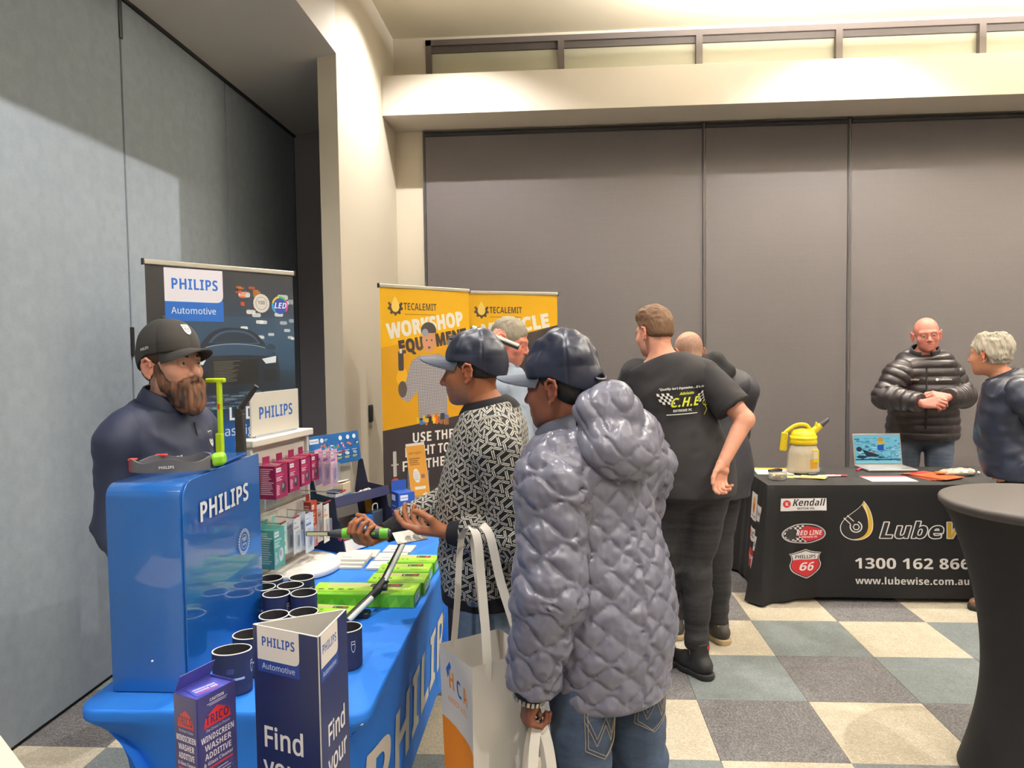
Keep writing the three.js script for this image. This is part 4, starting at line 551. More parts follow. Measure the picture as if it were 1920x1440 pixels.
// 6 the bald man behind the black table
{
  const p = person({ label: 'bald man in a black puffer jacket with clasped hands behind the black table', x: 2.74, z: -5.72, turn: -20, h: 1.81, skin: 0xd0897a, w: 1.26, belly: 0.15,
    head: { turn: 4, pitch: 5, roll: 5, s: 1.02, wide: 1.08, jaw: 1.12 }, eyes: [0.05, -0.1],
    J: (L) => ({ head: L(2.705, 1.678, -5.6), neck: L(2.715, 1.53, -5.65), shR: L(2.5, 1.4, -5.58), shL: L(2.93, 1.4, -5.74), elR: L(2.395, 1.235, -5.56), wrR: L(2.545, 1.2, -5.3), elL: L(3.03, 1.225, -5.72), wrL: L(2.745, 1.235, -5.385) }),
    handR: () => ({ dir: V(0.75, 0.12, 0.55), back: V(-0.45, 0.5, 0.75), curls: [[50, 55, 30], [54, 58, 30], [56, 58, 30], [60, 58, 30]], s: 1.12 }), handL: () => ({ dir: V(-0.85, 0.12, 0.5), back: V(0.3, 0.65, 0.7), curls: [[46, 50, 30], [50, 52, 30], [52, 54, 30], [56, 54, 30]], s: 1.12 }) });
  trousers(p, jeansGrey, { g: 0.02 }); for (const s of ['L', 'R']) shoe(p, s, blackLeather, blackRubber);
  const puff = satin(0x2a2428, 0.42), baf = (v, amp, x, y, z) => amp * (Math.pow(Math.abs(Math.sin(Math.PI * v / 0.06)), 0.6) - 0.5) + amp * 0.35 * noise3(x * 26, y * 14, z * 26);
  const f0 = field(p.torso(0.034)), tp = top(p, puff, { name: 'puffer_jacket', g: 0.034, hem: 0.9, neck: 0.03, cell: 0.0065, skirt: 0.13, disp: (a, v, x, y, z) => baf(v, 0.011, x, y, z) });
  for (const s of ['L', 'R']) sleeve(p, s, puff, tp, { g: 0.034, cell: 0.0065, end: 0.93, wr: 0.036, disp: (a, v, x, y, z) => baf(v, 0.011, x, y, z) });
  collarRing(p, std(0x1d1b20, 0.7), { h: 0.075, r0: 0.1, r1: 0.092, y0: -0.01, t: 0.012, lean: 0.3, gap: 0.7, dip: 0.0, parent: tp });
  obj('zip', tube([1.44, 1.38, 1.32, 1.2, 1.1, 1.0, 0.93].map((y) => { const q = V(0, y, 0.4); for (let i = 0; i < 80; i++) q.z -= f0(q.x, q.y, q.z) * 0.7; q.z += 0.006; return q; }), 0.006, 30, 6), std(0x141316, 0.5), tp);
  const lg = ctex(256, 64, (c) => { c.clearRect(0, 0, 256, 64); c.fillStyle = '#e6e4df'; c.beginPath(); c.arc(34, 34, 22, 0, 7); c.fill(); txt(c, 'LubeWise', 62, 46, F(40, 'italic bold'), '#e6e4df', 'left', 190); });
  patch(p, 'chest_logo', lg, V(-0.105, 1.36, 0.1), V(0.058, 0, 0), V(0, 0.0145, 0), V(0, 0, 1), f0, tp, { lift: 0.017 }); patch(p, 'chest_logo', lg, V(0.11, 1.36, 0.1), V(0.058, 0, 0), V(0, 0.0145, 0), V(0, 0, 1), f0, tp, { lift: 0.017 });
  const gl = []; for (const s of [-1, 1]) { gl.push(tube([V(s * 0.012, 0.012, 0.103), V(s * 0.03, 0.018, 0.104), V(s * 0.051, 0.012, 0.096), V(s * 0.05, -0.008, 0.094), V(s * 0.03, -0.013, 0.1), V(s * 0.013, -0.006, 0.102)], 0.0011, 30, 6, true), rod(V(s * 0.052, 0.01, 0.095), V(s * 0.088, 0.012, -0.01), 0.0012)); } gl.push(rod(V(-0.012, 0.008, 0.103), V(0.012, 0.008, 0.103), 0.0012)); const gg = merge(gl); gg.applyMatrix4(p.HM); obj('glasses', gg, std(0x6b5a52, 0.4, { metalness: 0.5 }), p.t);
}
// 7 the white-haired man at the right edge
{
  const p = person({ label: 'white-haired man in a shiny navy jacket at the right edge, facing the bald man', x: 2.62, z: -4.33, turn: -132, h: 1.66, skin: 0xcf9274, w: 1.15, belly: 0.15,
    head: { turn: -14, pitch: 2, s: 1.02 },
    J: (L) => ({ head: L(2.462, 1.548, -4.37), neck: L(2.535, 1.405, -4.35), pelvis: L(2.63, 0.9, -4.33), shL: L(2.52, 1.335, -4.15), elL: L(2.7, 1.04, -4.1), wrL: L(2.52, 0.9, -4.2), anL: L(2.61, 0.09, -4.25), anR: L(2.63, 0.09, -4.45), knL: L(2.59, 0.46, -4.24), knR: L(2.6, 0.46, -4.44) }),
    handL: () => ({ dir: V(0.1, -0.3, 1), back: V(1, 0, 0) }), handR: () => ({ dir: V(0, -1, 0.2), back: V(-1, 0, 0) }) });
  trousers(p, jeansBlack); for (const s of ['L', 'R']) shoe(p, s, std(0x6b4d38, 0.5), blackRubber);
  const nav = satin(0x2a3042, 0.36), f0 = field(p.torso(0.03)), tp = top(p, nav, { g: 0.03, hem: 0.86, neck: 0.03, wrk: 0.014, skirt: 0.13 });
  for (const s of ['L', 'R']) sleeve(p, s, nav, tp, { g: 0.03, wrk: 0.013 });
  collarRing(p, std(0x1c202c, 0.7), { h: 0.05, r0: 0.1, r1: 0.088, y0: -0.012, t: 0.012, lean: 0.3, parent: tp });
  obj('sleeve_pocket', bx(0.05, 0.004, 0.008, 0, 0, 0, 0.001), std(0xd9d6cf, 0.5), tp).position.copy(p.J.shL.clone().lerp(p.J.elL, 0.62).add(V(0.086, 0.0, 0.01)));
  obj('pen', rod(V(0, -0.03, 0), V(0, 0.02, 0.005), 0.005), std(0xe4e1da, 0.35), tp).position.copy(p.J.shL.clone().lerp(p.J.elL, 0.62).add(V(0.088, -0.01, 0.035)));
  ball(p, p.HM, 'hair', [...shortHair(1.09, -0.062, 0.058), sub(Ell(V(0, 0.165, -0.02), V(0.055, 0.045, 0.07)), 0.02)], std(0xb9b0a0, 0.8), 0.0034, (x, y, z) => 0.007 * noise3(x * 50, y * 22, z * 50) + 0.007 * noise3(x * 120, y * 36, z * 120));
}
// 8 the grey-haired man beyond the two caps
{
  const p = person({ label: 'grey-haired man in a pale blue shirt holding a light bar beyond the two caps', x: -0.29, z: -3.98, turn: 84, h: 1.78, skin: 0xd48a76,
    head: { turn: -4, pitch: 16, s: 1.0 },
    J: (L) => ({ head: L(-0.262, 1.655, -3.96), neck: L(-0.3, 1.52, -3.98), elR: L(-0.47, 1.42, -3.78), wrR: L(-0.35, 1.6, -3.77), elL: L(-0.2, 1.2, -4.2), wrL: L(0.0, 1.1, -4.1) }),
    handR: () => ({ dir: V(-0.1, 1, 0.25), back: V(-0.6, 0.1, -0.6), curls: [[40, 60, 30], [44, 62, 30], [48, 62, 30], [50, 62, 30]] }), handL: () => ({ dir: V(0, -0.3, 1), back: V(1, 0, 0) }) });
  trousers(p, jeansGrey); for (const s of ['L', 'R']) shoe(p, s, blackLeather, blackRubber);
  const sh = std(0xa4b2c6, 0.85), tp = top(p, sh, { name: 'shirt', g: 0.016, hem: 0.92, neck: 0.015 }); for (const s of ['L', 'R']) sleeve(p, s, sh, tp, { g: 0.016 });
  collarRing(p, sh, { h: 0.045, r0: 0.08, r1: 0.072, t: 0.006, parent: tp });
  ball(p, p.HM, 'hair', shortHair(1.05, -0.055, 0.056), std(0x8d8474, 0.75), 0.004, hairDisp(0.003, 60, 40));
}
// ---------------------------------------------------------------- prints
const PB = '#1c63c4', NAVY = '#1b2a5c';
const word = (c, x, y, s, fill, align = 'left', maxw) => txt(c, 'PHILIPS', x, y, F(s), fill, align, maxw);
function fineLines(c, x, y, w, n, gap, fill, r) { c.fillStyle = fill; for (let i = 0; i < n; i++) c.fillRect(x, y + i * gap, w * (0.6 + 0.4 * r()), gap * 0.45); }
// ---------------------------------------------------------------- the blue table
const TB = { x: -0.845, z: -2.61, w: 0.745, d: 1.79, h: 0.74 };
{
  const t = thing('stretch_table', 'trestle table in a bright blue stretch cover lettered along its side', 'table', [TB.x, 0, TB.z]);
  const w = TB.w / 2, d = TB.d / 2, r = 0.055, N = 30, ring = [];
  const seg = (x0, z0, x1, z1) => { for (let i = 0; i < N; i++) { const f = i / N; ring.push([lerp(x0, x1, f), lerp(z0, z1, f), f]); } };
  const arc = (cx, cz, a0) => { for (let i = 0; i < 8; i++) { const a = a0 + (i / 8) * Math.PI / 2; ring.push([cx + r * Math.cos(a), cz + r * Math.sin(a), -1]); } };
  seg(-w + r, -d, w - r, -d); arc(w - r, -d + r, -Math.PI / 2); seg(w, -d + r, w, d - r); arc(w - r, d - r, 0); seg(w - r, d, -w + r, d); arc(-w + r, d - r, Math.PI / 2); seg(-w, d - r, -w, -d + r); arc(-w + r, -d + r, Math.PI);
  const surf = (px, pz, corner, drop) => { const ci = 0.2 * (1 - Math.exp(-Math.pow(Math.max(0, drop - 0.03) / 0.1, 1.3))), mi = 0.045 * (1 - Math.exp(-drop / 0.16)), k = Math.pow(corner, 3); return lerp(mi, ci, k); };
  const cornerOf = (x, z) => clamp(Math.max(0, 1 - (Math.hypot(w - Math.abs(x), d - Math.abs(z)) / 0.55)), 0, 1);
  const P3 = (x, z, drop) => { const c = cornerOf(x, z), i = surf(x, z, c, drop), ex = Math.max(0, Math.abs(x) - (w - r)) / r, ez = Math.max(0, Math.abs(z) - (d - r)) / r; return V(x - Math.sign(x) * i * (ex > 0 ? ex : 0), TB.h - drop, z - Math.sign(z) * i * (ez > 0 ? ez : 0)); };
  const drops = [0, 0.004, 0.012, 0.022, 0.03, 0.034, 0.045, 0.06, 0.08, 0.11, 0.15, 0.2, 0.27, 0.35, 0.45, 0.55, 0.65, 0.725], M = ring.length, pts = [], uv = [], idx = [];
  drops.forEach((dr, j) => ring.forEach(([x, z, f], i) => { const lip = j === 0 ? 0.006 : j === 1 ? 0.002 : 0, q = P3(x, z, Math.max(0, dr)); q.x -= Math.sign(x) * lip * (Math.abs(x) > w - r ? 1 : 0); q.z -= Math.sign(z) * lip * (Math.abs(z) > d - r ? 1 : 0); pts.push(q.x, q.y + (j > 14 ? 0.18 * (1 - cornerOf(x, z)) * (j - 14) / 3 : 0), q.z); uv.push(i / M * 5, dr); }));
  for (let j = 0; j < drops.length - 1; j++) for (let i = 0; i < M; i++) { const a = j * M + i, b = j * M + (i + 1) % M, c = a + M, e = b + M; idx.push(a, b, c, b, e, c); }
  const c0 = pts.length / 3; pts.push(0, TB.h, 0); uv.push(0, 0); for (let i = 0; i < M; i++) idx.push(c0, (i + 1) % M, i);
  let g = new THREE.BufferGeometry(); g.setAttribute('position', new THREE.Float32BufferAttribute(pts, 3)); g.setAttribute('uv', new THREE.Float32BufferAttribute(uv, 2)); g.setIndex(idx); g = toCreasedNormals(g, 0.9);
  obj('stretch_cover', g, new THREE.MeshStandardMaterial({ color: 0x1f78e2, roughness: 0.62, side: THREE.DoubleSide, bumpMap: weaveBump, bumpScale: 0.0003 }), t);
  for (const sx of [-1, 1]) for (const sz of [-1, 1]) obj('leg', rod(V(sx * (w - 0.22), 0, sz * (d - 0.22)), V(sx * (w - 0.12), 0.7, sz * (d - 0.12)), 0.014), std(0x55565a, 0.5), t);
  obj('tabletop', bx(TB.w - 0.03, 0.03, TB.d - 0.03, 0, TB.h - 0.022, 0, 0.006), std(0xd8d8d4, 0.6), t);
  const lt = ctex(2048, 360, (c) => { c.clearRect(0, 0, 2048, 360); c.save(); c.translate(1024, 335); c.scale(1.18, 1); c.font = F(430); c.textAlign = 'center'; c.fillStyle = '#e4ded2'; c.fillText('PHILIPS', 0, 0, 1700); c.restore(); });
  const n = 60, m = 10, lp = [], lu = [], li = [];
  for (let j = 0; j <= m; j++) for (let i = 0; i <= n; i++) { const z = lerp(0.76, -0.76, i / n), y = lerp(0.28, 0.53, j / m), q = P3(w, z, TB.h - y); lp.push(q.x + 0.0025, y, q.z); lu.push(i / n, j / m); }
  for (let j = 0; j < m; j++) for (let i = 0; i < n; i++) { const a = j * (n + 1) + i; li.push(a, a + 1, a + n + 1, a + 1, a + n + 2, a + n + 1); }
  const lg = new THREE.BufferGeometry(); lg.setAttribute('position', new THREE.Float32BufferAttribute(lp, 3)); lg.setAttribute('uv', new THREE.Float32BufferAttribute(lu, 2)); lg.setIndex(li); lg.computeVertexNormals();
  obj('side_lettering', lg, std(0xffffff, 0.7, { map: lt, alphaTest: 0.5, side: THREE.DoubleSide }), t);
}
const TY = TB.h + 0.0005;
// ---------------------------------------------------------------- blue steel display case
{
  const t = thing('display_case', 'tall glossy blue metal display case with white lettering on its side', 'display case', [-1.072, TY, -2.055]);
  const W2 = 0.196, D2 = 0.49, H2 = 0.545, paint = phys(0x1558a6, 0.26, { clearcoat: 1, clearcoatRoughness: 0.03 });
  // bent sheet: front, rounded top edge, top
  const s = new THREE.Shape(); s.moveTo(-D2 / 2, 0.006); s.lineTo(-D2 / 2, H2); s.lineTo(D2 / 2 - 0.045, H2); s.quadraticCurveTo(D2 / 2, H2, D2 / 2, H2 - 0.045); s.lineTo(D2 / 2, 0.006); s.closePath();
  const g = new THREE.ExtrudeGeometry(s, { depth: W2 - 0.004, bevelEnabled: true, bevelSize: 0.002, bevelThickness: 0.002, bevelSegments: 2, curveSegments: 12 }); g.translate(0, 0, -(W2 - 0.004) / 2); g.rotateY(-Math.PI / 2);
  obj('body', toCreasedNormals(g, 0.5), paint, t);
  obj('base_plate', bx(W2 - 0.02, 0.008, D2 - 0.02, 0, 0.004, 0), std(0x16314f, 0.5), t);
  // raised side flange and lid panel
  const s2 = new THREE.Shape(); s2.moveTo(-D2 / 2, 0.01); s2.lineTo(-D2 / 2, H2 + 0.004); s2.quadraticCurveTo(-D2 / 2, H2 + 0.012, -D2 / 2 + 0.012, H2 + 0.012); s2.lineTo(D2 / 2 - 0.06, H2 + 0.004); s2.quadraticCurveTo(D2 / 2 - 0.012, H2, D2 / 2 - 0.008, H2 - 0.05); s2.lineTo(D2 / 2 - 0.008, 0.01); s2.closePath();
  const g2 = new THREE.ExtrudeGeometry(s2, { depth: 0.003, bevelEnabled: true, bevelSize: 0.001, bevelThickness: 0.001, bevelSegments: 1, curveSegments: 10 }); g2.rotateY(-Math.PI / 2); g2.translate(W2 / 2 + 0.0045, 0, 0); obj('side_panel', toCreasedNormals(g2, 0.5), paint, t);
  obj('lid_panel', at(bx(W2 - 0.05, 0.006, 0.2, 0, 0, 0, 0.002), 0.005, H2 + 0.012, -0.12, 0.04), paint, t);
  obj('screw', [at(new THREE.SphereGeometry(0.0045, 12, 8), 0.012, 0.085, D2 / 2 + 0.002)], std(0xd9dadb, 0.25, { metalness: 0.9 }), t);
  const lt = ctex(1024, 256, (c) => { c.clearRect(0, 0, 1024, 256); word(c, 512, 205, 230, '#e9ecf0', 'center', 960); });
  print('side_lettering', 0.375, 0.083, lt, t, [W2 / 2 + 0.0095, 0.452, 0.005], [0, Math.PI / 2, 0], 0.4, 1, { alphaTest: 0.5 });
  const bt = ctex(256, 256, (c) => { c.clearRect(0, 0, 256, 256); c.strokeStyle = c.fillStyle = '#b9c4cf'; c.lineWidth = 8; c.beginPath(); c.arc(128, 128, 92, 0, 7); c.stroke(); for (let i = 0; i < 28; i++) { const a = i / 28 * Math.PI * 2; c.beginPath(); c.arc(128 + 108 * Math.cos(a), 128 + 108 * Math.sin(a), 9, 0, 7); c.fill(); } c.lineWidth = 5; c.beginPath(); c.arc(128, 128, 62, 0, 7); c.stroke(); txt(c, '100', 128, 124, F(48), '#b9c4cf', 'center'); txt(c, 'YEARS', 128, 160, F(28), '#b9c4cf', 'center'); });
  print('round_badge', 0.088, 0.088, bt, t, [W2 / 2 + 0.0095, 0.305, -0.11], [0, Math.PI / 2, 0], 0.4, 1, { alphaTest: 0.5 });
}
// strap head lamp lying on the case
{
  const t = thing('head_lamp', 'head lamp with grey elastic strap and lime green housing lying on the blue case', 'head lamp', [-1.078, 1.2955, -1.98], 0.1);
  const grey = std(0x5b5a5d, 0.85), N = 60, prof = [], path = (u) => { const a = u * Math.PI * 2; return [0.105 * Math.cos(a) * 1.0, 0.062 * Math.sin(a) + 0.012 * Math.sin(2 * a)]; };
  const pts = [], uv = [], idx = []; for (let i = 0; i <= N; i++) { const [x, z] = path(i / N); const e = 0.0025; for (const [o, y] of [[e, 0.002], [e, 0.03], [-e, 0.03], [-e, 0.002]]) { const l = Math.hypot(x, z); pts.push(x + x / l * o, y + 0.006 * Math.sin(i * 0.5) * (y > 0.01 ? 1 : 0.05) + (y > 0.01 ? 0.004 : 0.001), z + z / l * o); uv.push(i / N, y * 10); } }
  for (let i = 0; i < N; i++) for (let k = 0; k < 4; k++) { const a = i * 4 + k, b = i * 4 + (k + 1) % 4, c = a + 4, e = b + 4; idx.push(a, b, c, b, e, c); }
  let g = new THREE.BufferGeometry(); g.setAttribute('position', new THREE.Float32BufferAttribute(pts, 3)); g.setAttribute('uv', new THREE.Float32BufferAttribute(uv, 2)); g.setIndex(idx); g = toCreasedNormals(g, 0.6); g.rotateY(0.35);
  obj('strap', g, new THREE.MeshStandardMaterial({ color: 0x5b5a5d, roughness: 0.85, side: THREE.DoubleSide }), t);
  const lt = lettered('PHILIPS', 256, 64, '#d6d5d2'); print('strap_lettering', 0.052, 0.013, lt, t, [0.01, 0.019, 0.0705], [0, 0.28, 0], 0.8, 1, { alphaTest: 0.5 });
  obj('buckle', [bx(0.006, 0.036, 0.014, -0.108, 0.02, 0.02, 0.002), bx(0.02, 0.006, 0.02, -0.1, 0.036, 0.024, 0.002), bx(0.03, 0.006, 0.016, -0.05, 0.038, -0.04, 0.002)], std(0xb8322c, 0.5), t);
  obj('bracket', at(new RoundedBoxGeometry(0.03, 0.034, 0.05, 3, 0.01), 0.094, 0.0185, -0.02), std(0x1b1b1d, 0.5), t);
  obj('lamp_housing', at(new RoundedBoxGeometry(0.04, 0.036, 0.048, 4, 0.013), 0.116, 0.026, -0.024, 0, 0.2, 0.12), std(0x8fce2e, 0.4), t);
}
// neon and black standing lamps behind the case
{
  const t = thing('stand_lamp', 'neon yellow stick lamp with T-shaped handle standing behind the blue case', 'work lamp', [-1.165, TY, -2.43]);
  const ne = std(0xb9d916, 0.45);
  obj('base', bx(0.06, 0.012, 0.05, 0.005, 0.006, 0, 0.005), ne, t); obj('stem', bx(0.026, 0.6, 0.02, 0.008, 0.31, 0, 0.006), ne, t); obj('neck', bx(0.016, 0.2, 0.018, 0.012, 0.69, 0, 0.005), ne, t); obj('handle', bx(0.068, 0.016, 0.018, 0.0, 0.788, 0, 0.005), ne, t); obj('switch', bx(0.008, 0.018, 0.004, 0.013, 0.7, 0.01, 0.001), std(0xc4421f, 0.5), t);
  const b = thing('folding_lamp', 'black folding inspection lamp on a square post beside the neon lamp', 'work lamp', [-1.11, TY, -2.49]), k = std(0x2a2728, 0.5);
  obj('base', bx(0.05, 0.012, 0.05, 0.012, 0.006, -0.01, 0.004), k, b); obj('post', bx(0.03, 0.66, 0.026, 0, 0.34, 0, 0.005), k, b); obj('hinge', at(cyl(0.013, 0.013, 0.034), 0, 0.675, 0, Math.PI / 2), k, b); obj('lamp_arm', rod(V(0.002, 0.685, 0.0), V(0.062, 0.765, 0.0), 0.011, 0.009, 12), k, b);
}
// ---------------------------------------------------------------- foam can holders
{
  const navy = std(0x17224a, 0.75), foam = std(0x1e1d22, 0.9), rimM = std(0xd9d6d0, 0.7);
  const lt = ctex(512, 128, (c) => { c.fillStyle = '#17224a'; c.fillRect(0, 0, 512, 128); txt(c, 'LED', 60, 60, F(40), '#3f57a8'); c.fillStyle = '#9fb6dd'; c.fillRect(40, 90, 200, 14); c.fillStyle = '#e2e4ea'; c.beginPath(); c.moveTo(330, 10); c.lineTo(380, 10); c.lineTo(380, 50); c.quadraticCurveTo(376, 72, 355, 80); c.quadraticCurveTo(334, 72, 330, 50); c.closePath(); c.lineWidth = 5; c.strokeStyle = '#e2e4ea'; c.stroke(); c.fillRect(334, 26, 42, 5); });
  const spots = [[-0.855, -1.825, 'nearest the open washer-additive carton', 1.15, 0.86, 0.3], [-0.853, -1.93, 'half hidden behind the nearest can holder and the prism', 1.05, 0.92, 0.3], [-0.908, -2.262, 'front left of the rear cluster beside the blue case', 1.0, 0.96, 0], [-0.822, -2.272, 'front right of the rear cluster, with a white crest', 0.96, 1, 0.5], [-0.893, -2.345, 'in the middle row of the rear cluster', 1.0, 0.93, 0.2], [-0.885, -2.43, 'at the back right of the rear cluster by the green box', 1.0, 0.95, -0.2], [-0.99, -2.42, 'at the back left of the rear cluster against the blue case', 0.95, 1, 0.4], [-0.978, -2.325, 'against the blue case in the rear cluster', 0.95, 0.95, 0.1], [-0.842, -2.075, 'directly behind the left corner of the triangular prism', 1, 1, 0], [-0.762, -2.1, 'behind the middle of the triangular prism', 1, 1, 0], [-0.598, -1.985, 'on its own at the right of the triangular prism', 0.94, 0.98, -0.6]];
  const r = 0.0425, h = 0.112;
  const outer = new THREE.LatheGeometry([[0.0005, 0], [r - 0.004, 0], [r - 0.001, 0.003], [r, 0.01], [r + 0.0005, h - 0.002]].map((q) => new THREE.Vector2(...q)), 36), inner = new THREE.LatheGeometry([[r - 0.0022, h - 0.0002], [r - 0.005, h - 0.003], [r - 0.006, 0.012], [0.0005, 0.012]].map((q) => new THREE.Vector2(...q)), 36), rim = new THREE.LatheGeometry([[r + 0.0006, h - 0.0016], [r + 0.0002, h + 0.0002], [r - 0.0022, h + 0.0002], [r - 0.0026, h - 0.001]].map((q) => new THREE.Vector2(...q)), 36);
  const band = new THREE.CylinderGeometry(r + 0.0012, r + 0.0008, 0.055, 30, 1, true, -0.5, 2.6); 
  const m2 = new THREE.MeshStandardMaterial({ map: lt, roughness: 0.75 });
  for (const [x, z, w, sx, sz, a] of spots) {
    const t = thing('can_holder', `navy foam can holder ${w}`, 'can holder', [x, TY, z], a, 'navy foam can holders'); 
    for (const [n, g, m] of [['sleeve', outer, navy], ['lining', inner, foam], ['rim', rim, rimM], ['printed_band', at(band.clone(), 0, 0.06, 0), m2]]) { const o = obj(n, g, m, t); o.scale.set(sx, 1, sz); }
  }
}
// ---------------------------------------------------------------- green lamp cartons
{
  const green = std(0x6cc21f, 0.45), lime = '#a6dd35';
  const face = (seed, big) => ctex(768, 256, (c) => { const r = rng(seed); c.fillStyle = lime; c.fillRect(0, 0, 768, 256); c.fillStyle = '#7fc424'; c.fillRect(0, 190, 768, 66); c.fillStyle = '#c9b98a'; rr(c, 90, 30, 330, 62, 16); c.fill(); c.fillStyle = '#3c3f3a'; rr(c, 410, 26, 240, 70, 14); c.fill(); c.fillStyle = '#d33b22'; rr(c, 560, 34, 60, 40, 8); c.fill(); c.fillStyle = '#e8e9dd'; c.fillRect(440, 40, 10, 42); c.fillStyle = '#2f4a1c'; for (let i = 0; i < 4; i++) { c.beginPath(); c.ellipse(60 + i * 74, 150, 24, 13, 0, 0, 7); c.fill(); c.fillStyle = '#5c7d2a'; c.fillRect(52 + i * 74, 142, 14, 7); c.fillStyle = '#2f4a1c'; } word(c, 720, 150, 34, '#f3f6ea', 'right'); fineLines(c, 480, 170, 200, 4, 11, '#54792a', r); });
  const side = ctex(512, 96, (c) => { const r = rng(5); c.fillStyle = '#68bd20'; c.fillRect(0, 0, 512, 96); for (let i = 0; i < 9; i++) { c.fillStyle = i % 2 ? '#7fd030' : '#57a81b'; c.beginPath(); c.moveTo(30 + i * 52, 96); c.lineTo(60 + i * 52 + 20 * r(), 10 + 30 * r()); c.lineTo(85 + i * 52, 96); c.fill(); } });
  const end = ctex(128, 64, (c) => { c.fillStyle = '#68bd20'; c.fillRect(0, 0, 128, 64); c.fillStyle = '#eaf2ea'; c.fillRect(24, 12, 70, 40); c.fillStyle = '#3d72c8'; c.fillRect(30, 18, 50, 10); c.fillRect(30, 34, 40, 8); });
  const T1 = face(1), T2 = face(2);
  const carton = (x, y, z, w, h, d, a, label, tx) => { const t = thing('lamp_carton', label, 'carton', [x, y, z], a, 'green lamp cartons'); obj('box', bx(w, h, d, 0, h / 2, 0, 0.002), green, t); print('top_print', w - 0.006, d - 0.006, tx, t, [0, h + 0.0006, 0], [-Math.PI / 2, 0, 0], 0.35); print('front_print', w - 0.006, h - 0.006, side, t, [0, h / 2, d / 2 + 0.0006], [0, 0, 0], 0.35); print('end_print', d - 0.006, h - 0.006, end, t, [w / 2 + 0.0006, h / 2, 0], [0, Math.PI / 2, 0], 0.35); };
  carton(-0.688, TY, -2.512, 0.372, 0.047, 0.128, 0.0, 'largest lime green lamp carton across the table behind the can holders', T1);
  carton(-0.598, TY, -2.642, 0.212, 0.045, 0.118, 0.0, 'lime green lamp carton second from the front, right behind the largest one', T2);
  carton(-0.6, TY, -2.768, 0.2, 0.044, 0.11, 0.03, 'lime green lamp carton third from the front, beside the sweater', T1);
  carton(-0.59, TY, -2.89, 0.19, 0.044, 0.11, -0.02, 'farthest lime green lamp carton, next to the white booklets', T2);
  carton(-0.765, TY, -2.345, 0.175, 0.032, 0.085, -0.12, 'small lime green carton between the can holders and the long light bar', T2);
}
// ---------------------------------------------------------------- long light bar lamp
{
  const t = thing('light_bar_lamp', 'long slim inspection light bar propped up on a black folding base', 'work lamp', [-0.66, TY, -2.33]), k = std(0x242526, 0.45), lens = phys(0xdfe2da, 0.25, { clearcoat: 0.6 });
  const a = V(-0.035, 0.014, 0.05), b = V(0.045, 0.075, -0.11), c = V(0.105, 0.205, -0.205);
  obj('base_bar', rod(a, b, 0.013, 0.013, 14), k, t); obj('base_lens', rod(a.clone().lerp(b, 0.06).add(V(0.0075, 0.0, 0.007)), a.clone().lerp(b, 0.7).add(V(0.0075, 0.0, 0.007)), 0.0095, 0.0095, 12), lens, t);
  obj('hinge', [rod(b.clone().add(V(-0.012, -0.01, 0.014)), b.clone().add(V(0.014, 0.022, -0.016)), 0.017, 0.015, 12), at(cyl(0.012, 0.012, 0.045), b.x, b.y, b.z, 0, 0, Math.PI / 2)], k, t);
  obj('upper_bar', rod(b, c, 0.012, 0.011, 14), k, t); obj('upper_lens', rod(b.clone().lerp(c, 0.14).add(V(0.006, 0.002, 0.006)), b.clone().lerp(c, 0.96).add(V(0.006, 0.002, 0.006)), 0.009, 0.0085, 12), lens, t);
  obj('tip', rod(c, c.clone().lerp(b, -0.06), 0.0125, 0.011, 12), k, t);
  obj('magnet_foot', [bx(0.075, 0.02, 0.045, -0.012, 0.01, -0.035, 0.006), rod(V(-0.03, 0.012, -0.045), V(0.03, 0.055, -0.075), 0.01)], k, t);
}
// ---------------------------------------------------------------- white booklets
{
  const cover = (s) => ctex(256, 256, (c) => { const r = rng(s); c.fillStyle = '#d6d3c9'; c.fillRect(0, 0, 256, 256); c.fillStyle = '#50557a'; for (let i = 0; i < 6; i++) c.fillRect(58 + i * 13, 168, 9, 16 + r() * 5); c.fillRect(150, 174, 50, 6); });
  const T1 = cover(1), T2 = cover(2), page = std(0xd2cfc6, 0.8);
  const book = (x, y, z, w, d, a, label, g) => { const t = thing('booklet', label, 'booklet', [x, y, z], a, g); obj('pages', bx(w, 0.0085, d, 0, 0.00425, 0, 0.001), page, t); print('cover_print', w - 0.002, d - 0.002, (x * 100 | 0) % 2 ? T1 : T2, t, [0, 0.0092, 0], [-Math.PI / 2, 0, 0], 0.6); };
  const A = 'booklets in the left pile', B = 'booklets in the right pile';
  book(-0.878, TY, -2.94, 0.148, 0.11, 0.0, 'white booklet at the bottom of the left pile by the slatted stand', A); book(-0.872, TY + 0.0095, -2.965, 0.146, 0.11, -0.05, 'white booklet second from the bottom of the left pile', A); book(-0.868, TY + 0.019, -2.985, 0.146, 0.11, 0.02, 'white booklet third from the bottom of the left pile', A); book(-0.86, TY, -3.09, 0.146, 0.11, 0.06, 'white booklet at the back of the left pile under the hand', A);
  book(-0.722, TY, -2.925, 0.125, 0.1, 0.03, 'white booklet nearest the viewer in the right row', B); book(-0.718, TY, -3.045, 0.125, 0.11, 0.03, 'white booklet in the middle of the right row', B); book(-0.71, TY, -3.17, 0.125, 0.11, -0.04, 'white booklet at the far end of the right row', B);
}
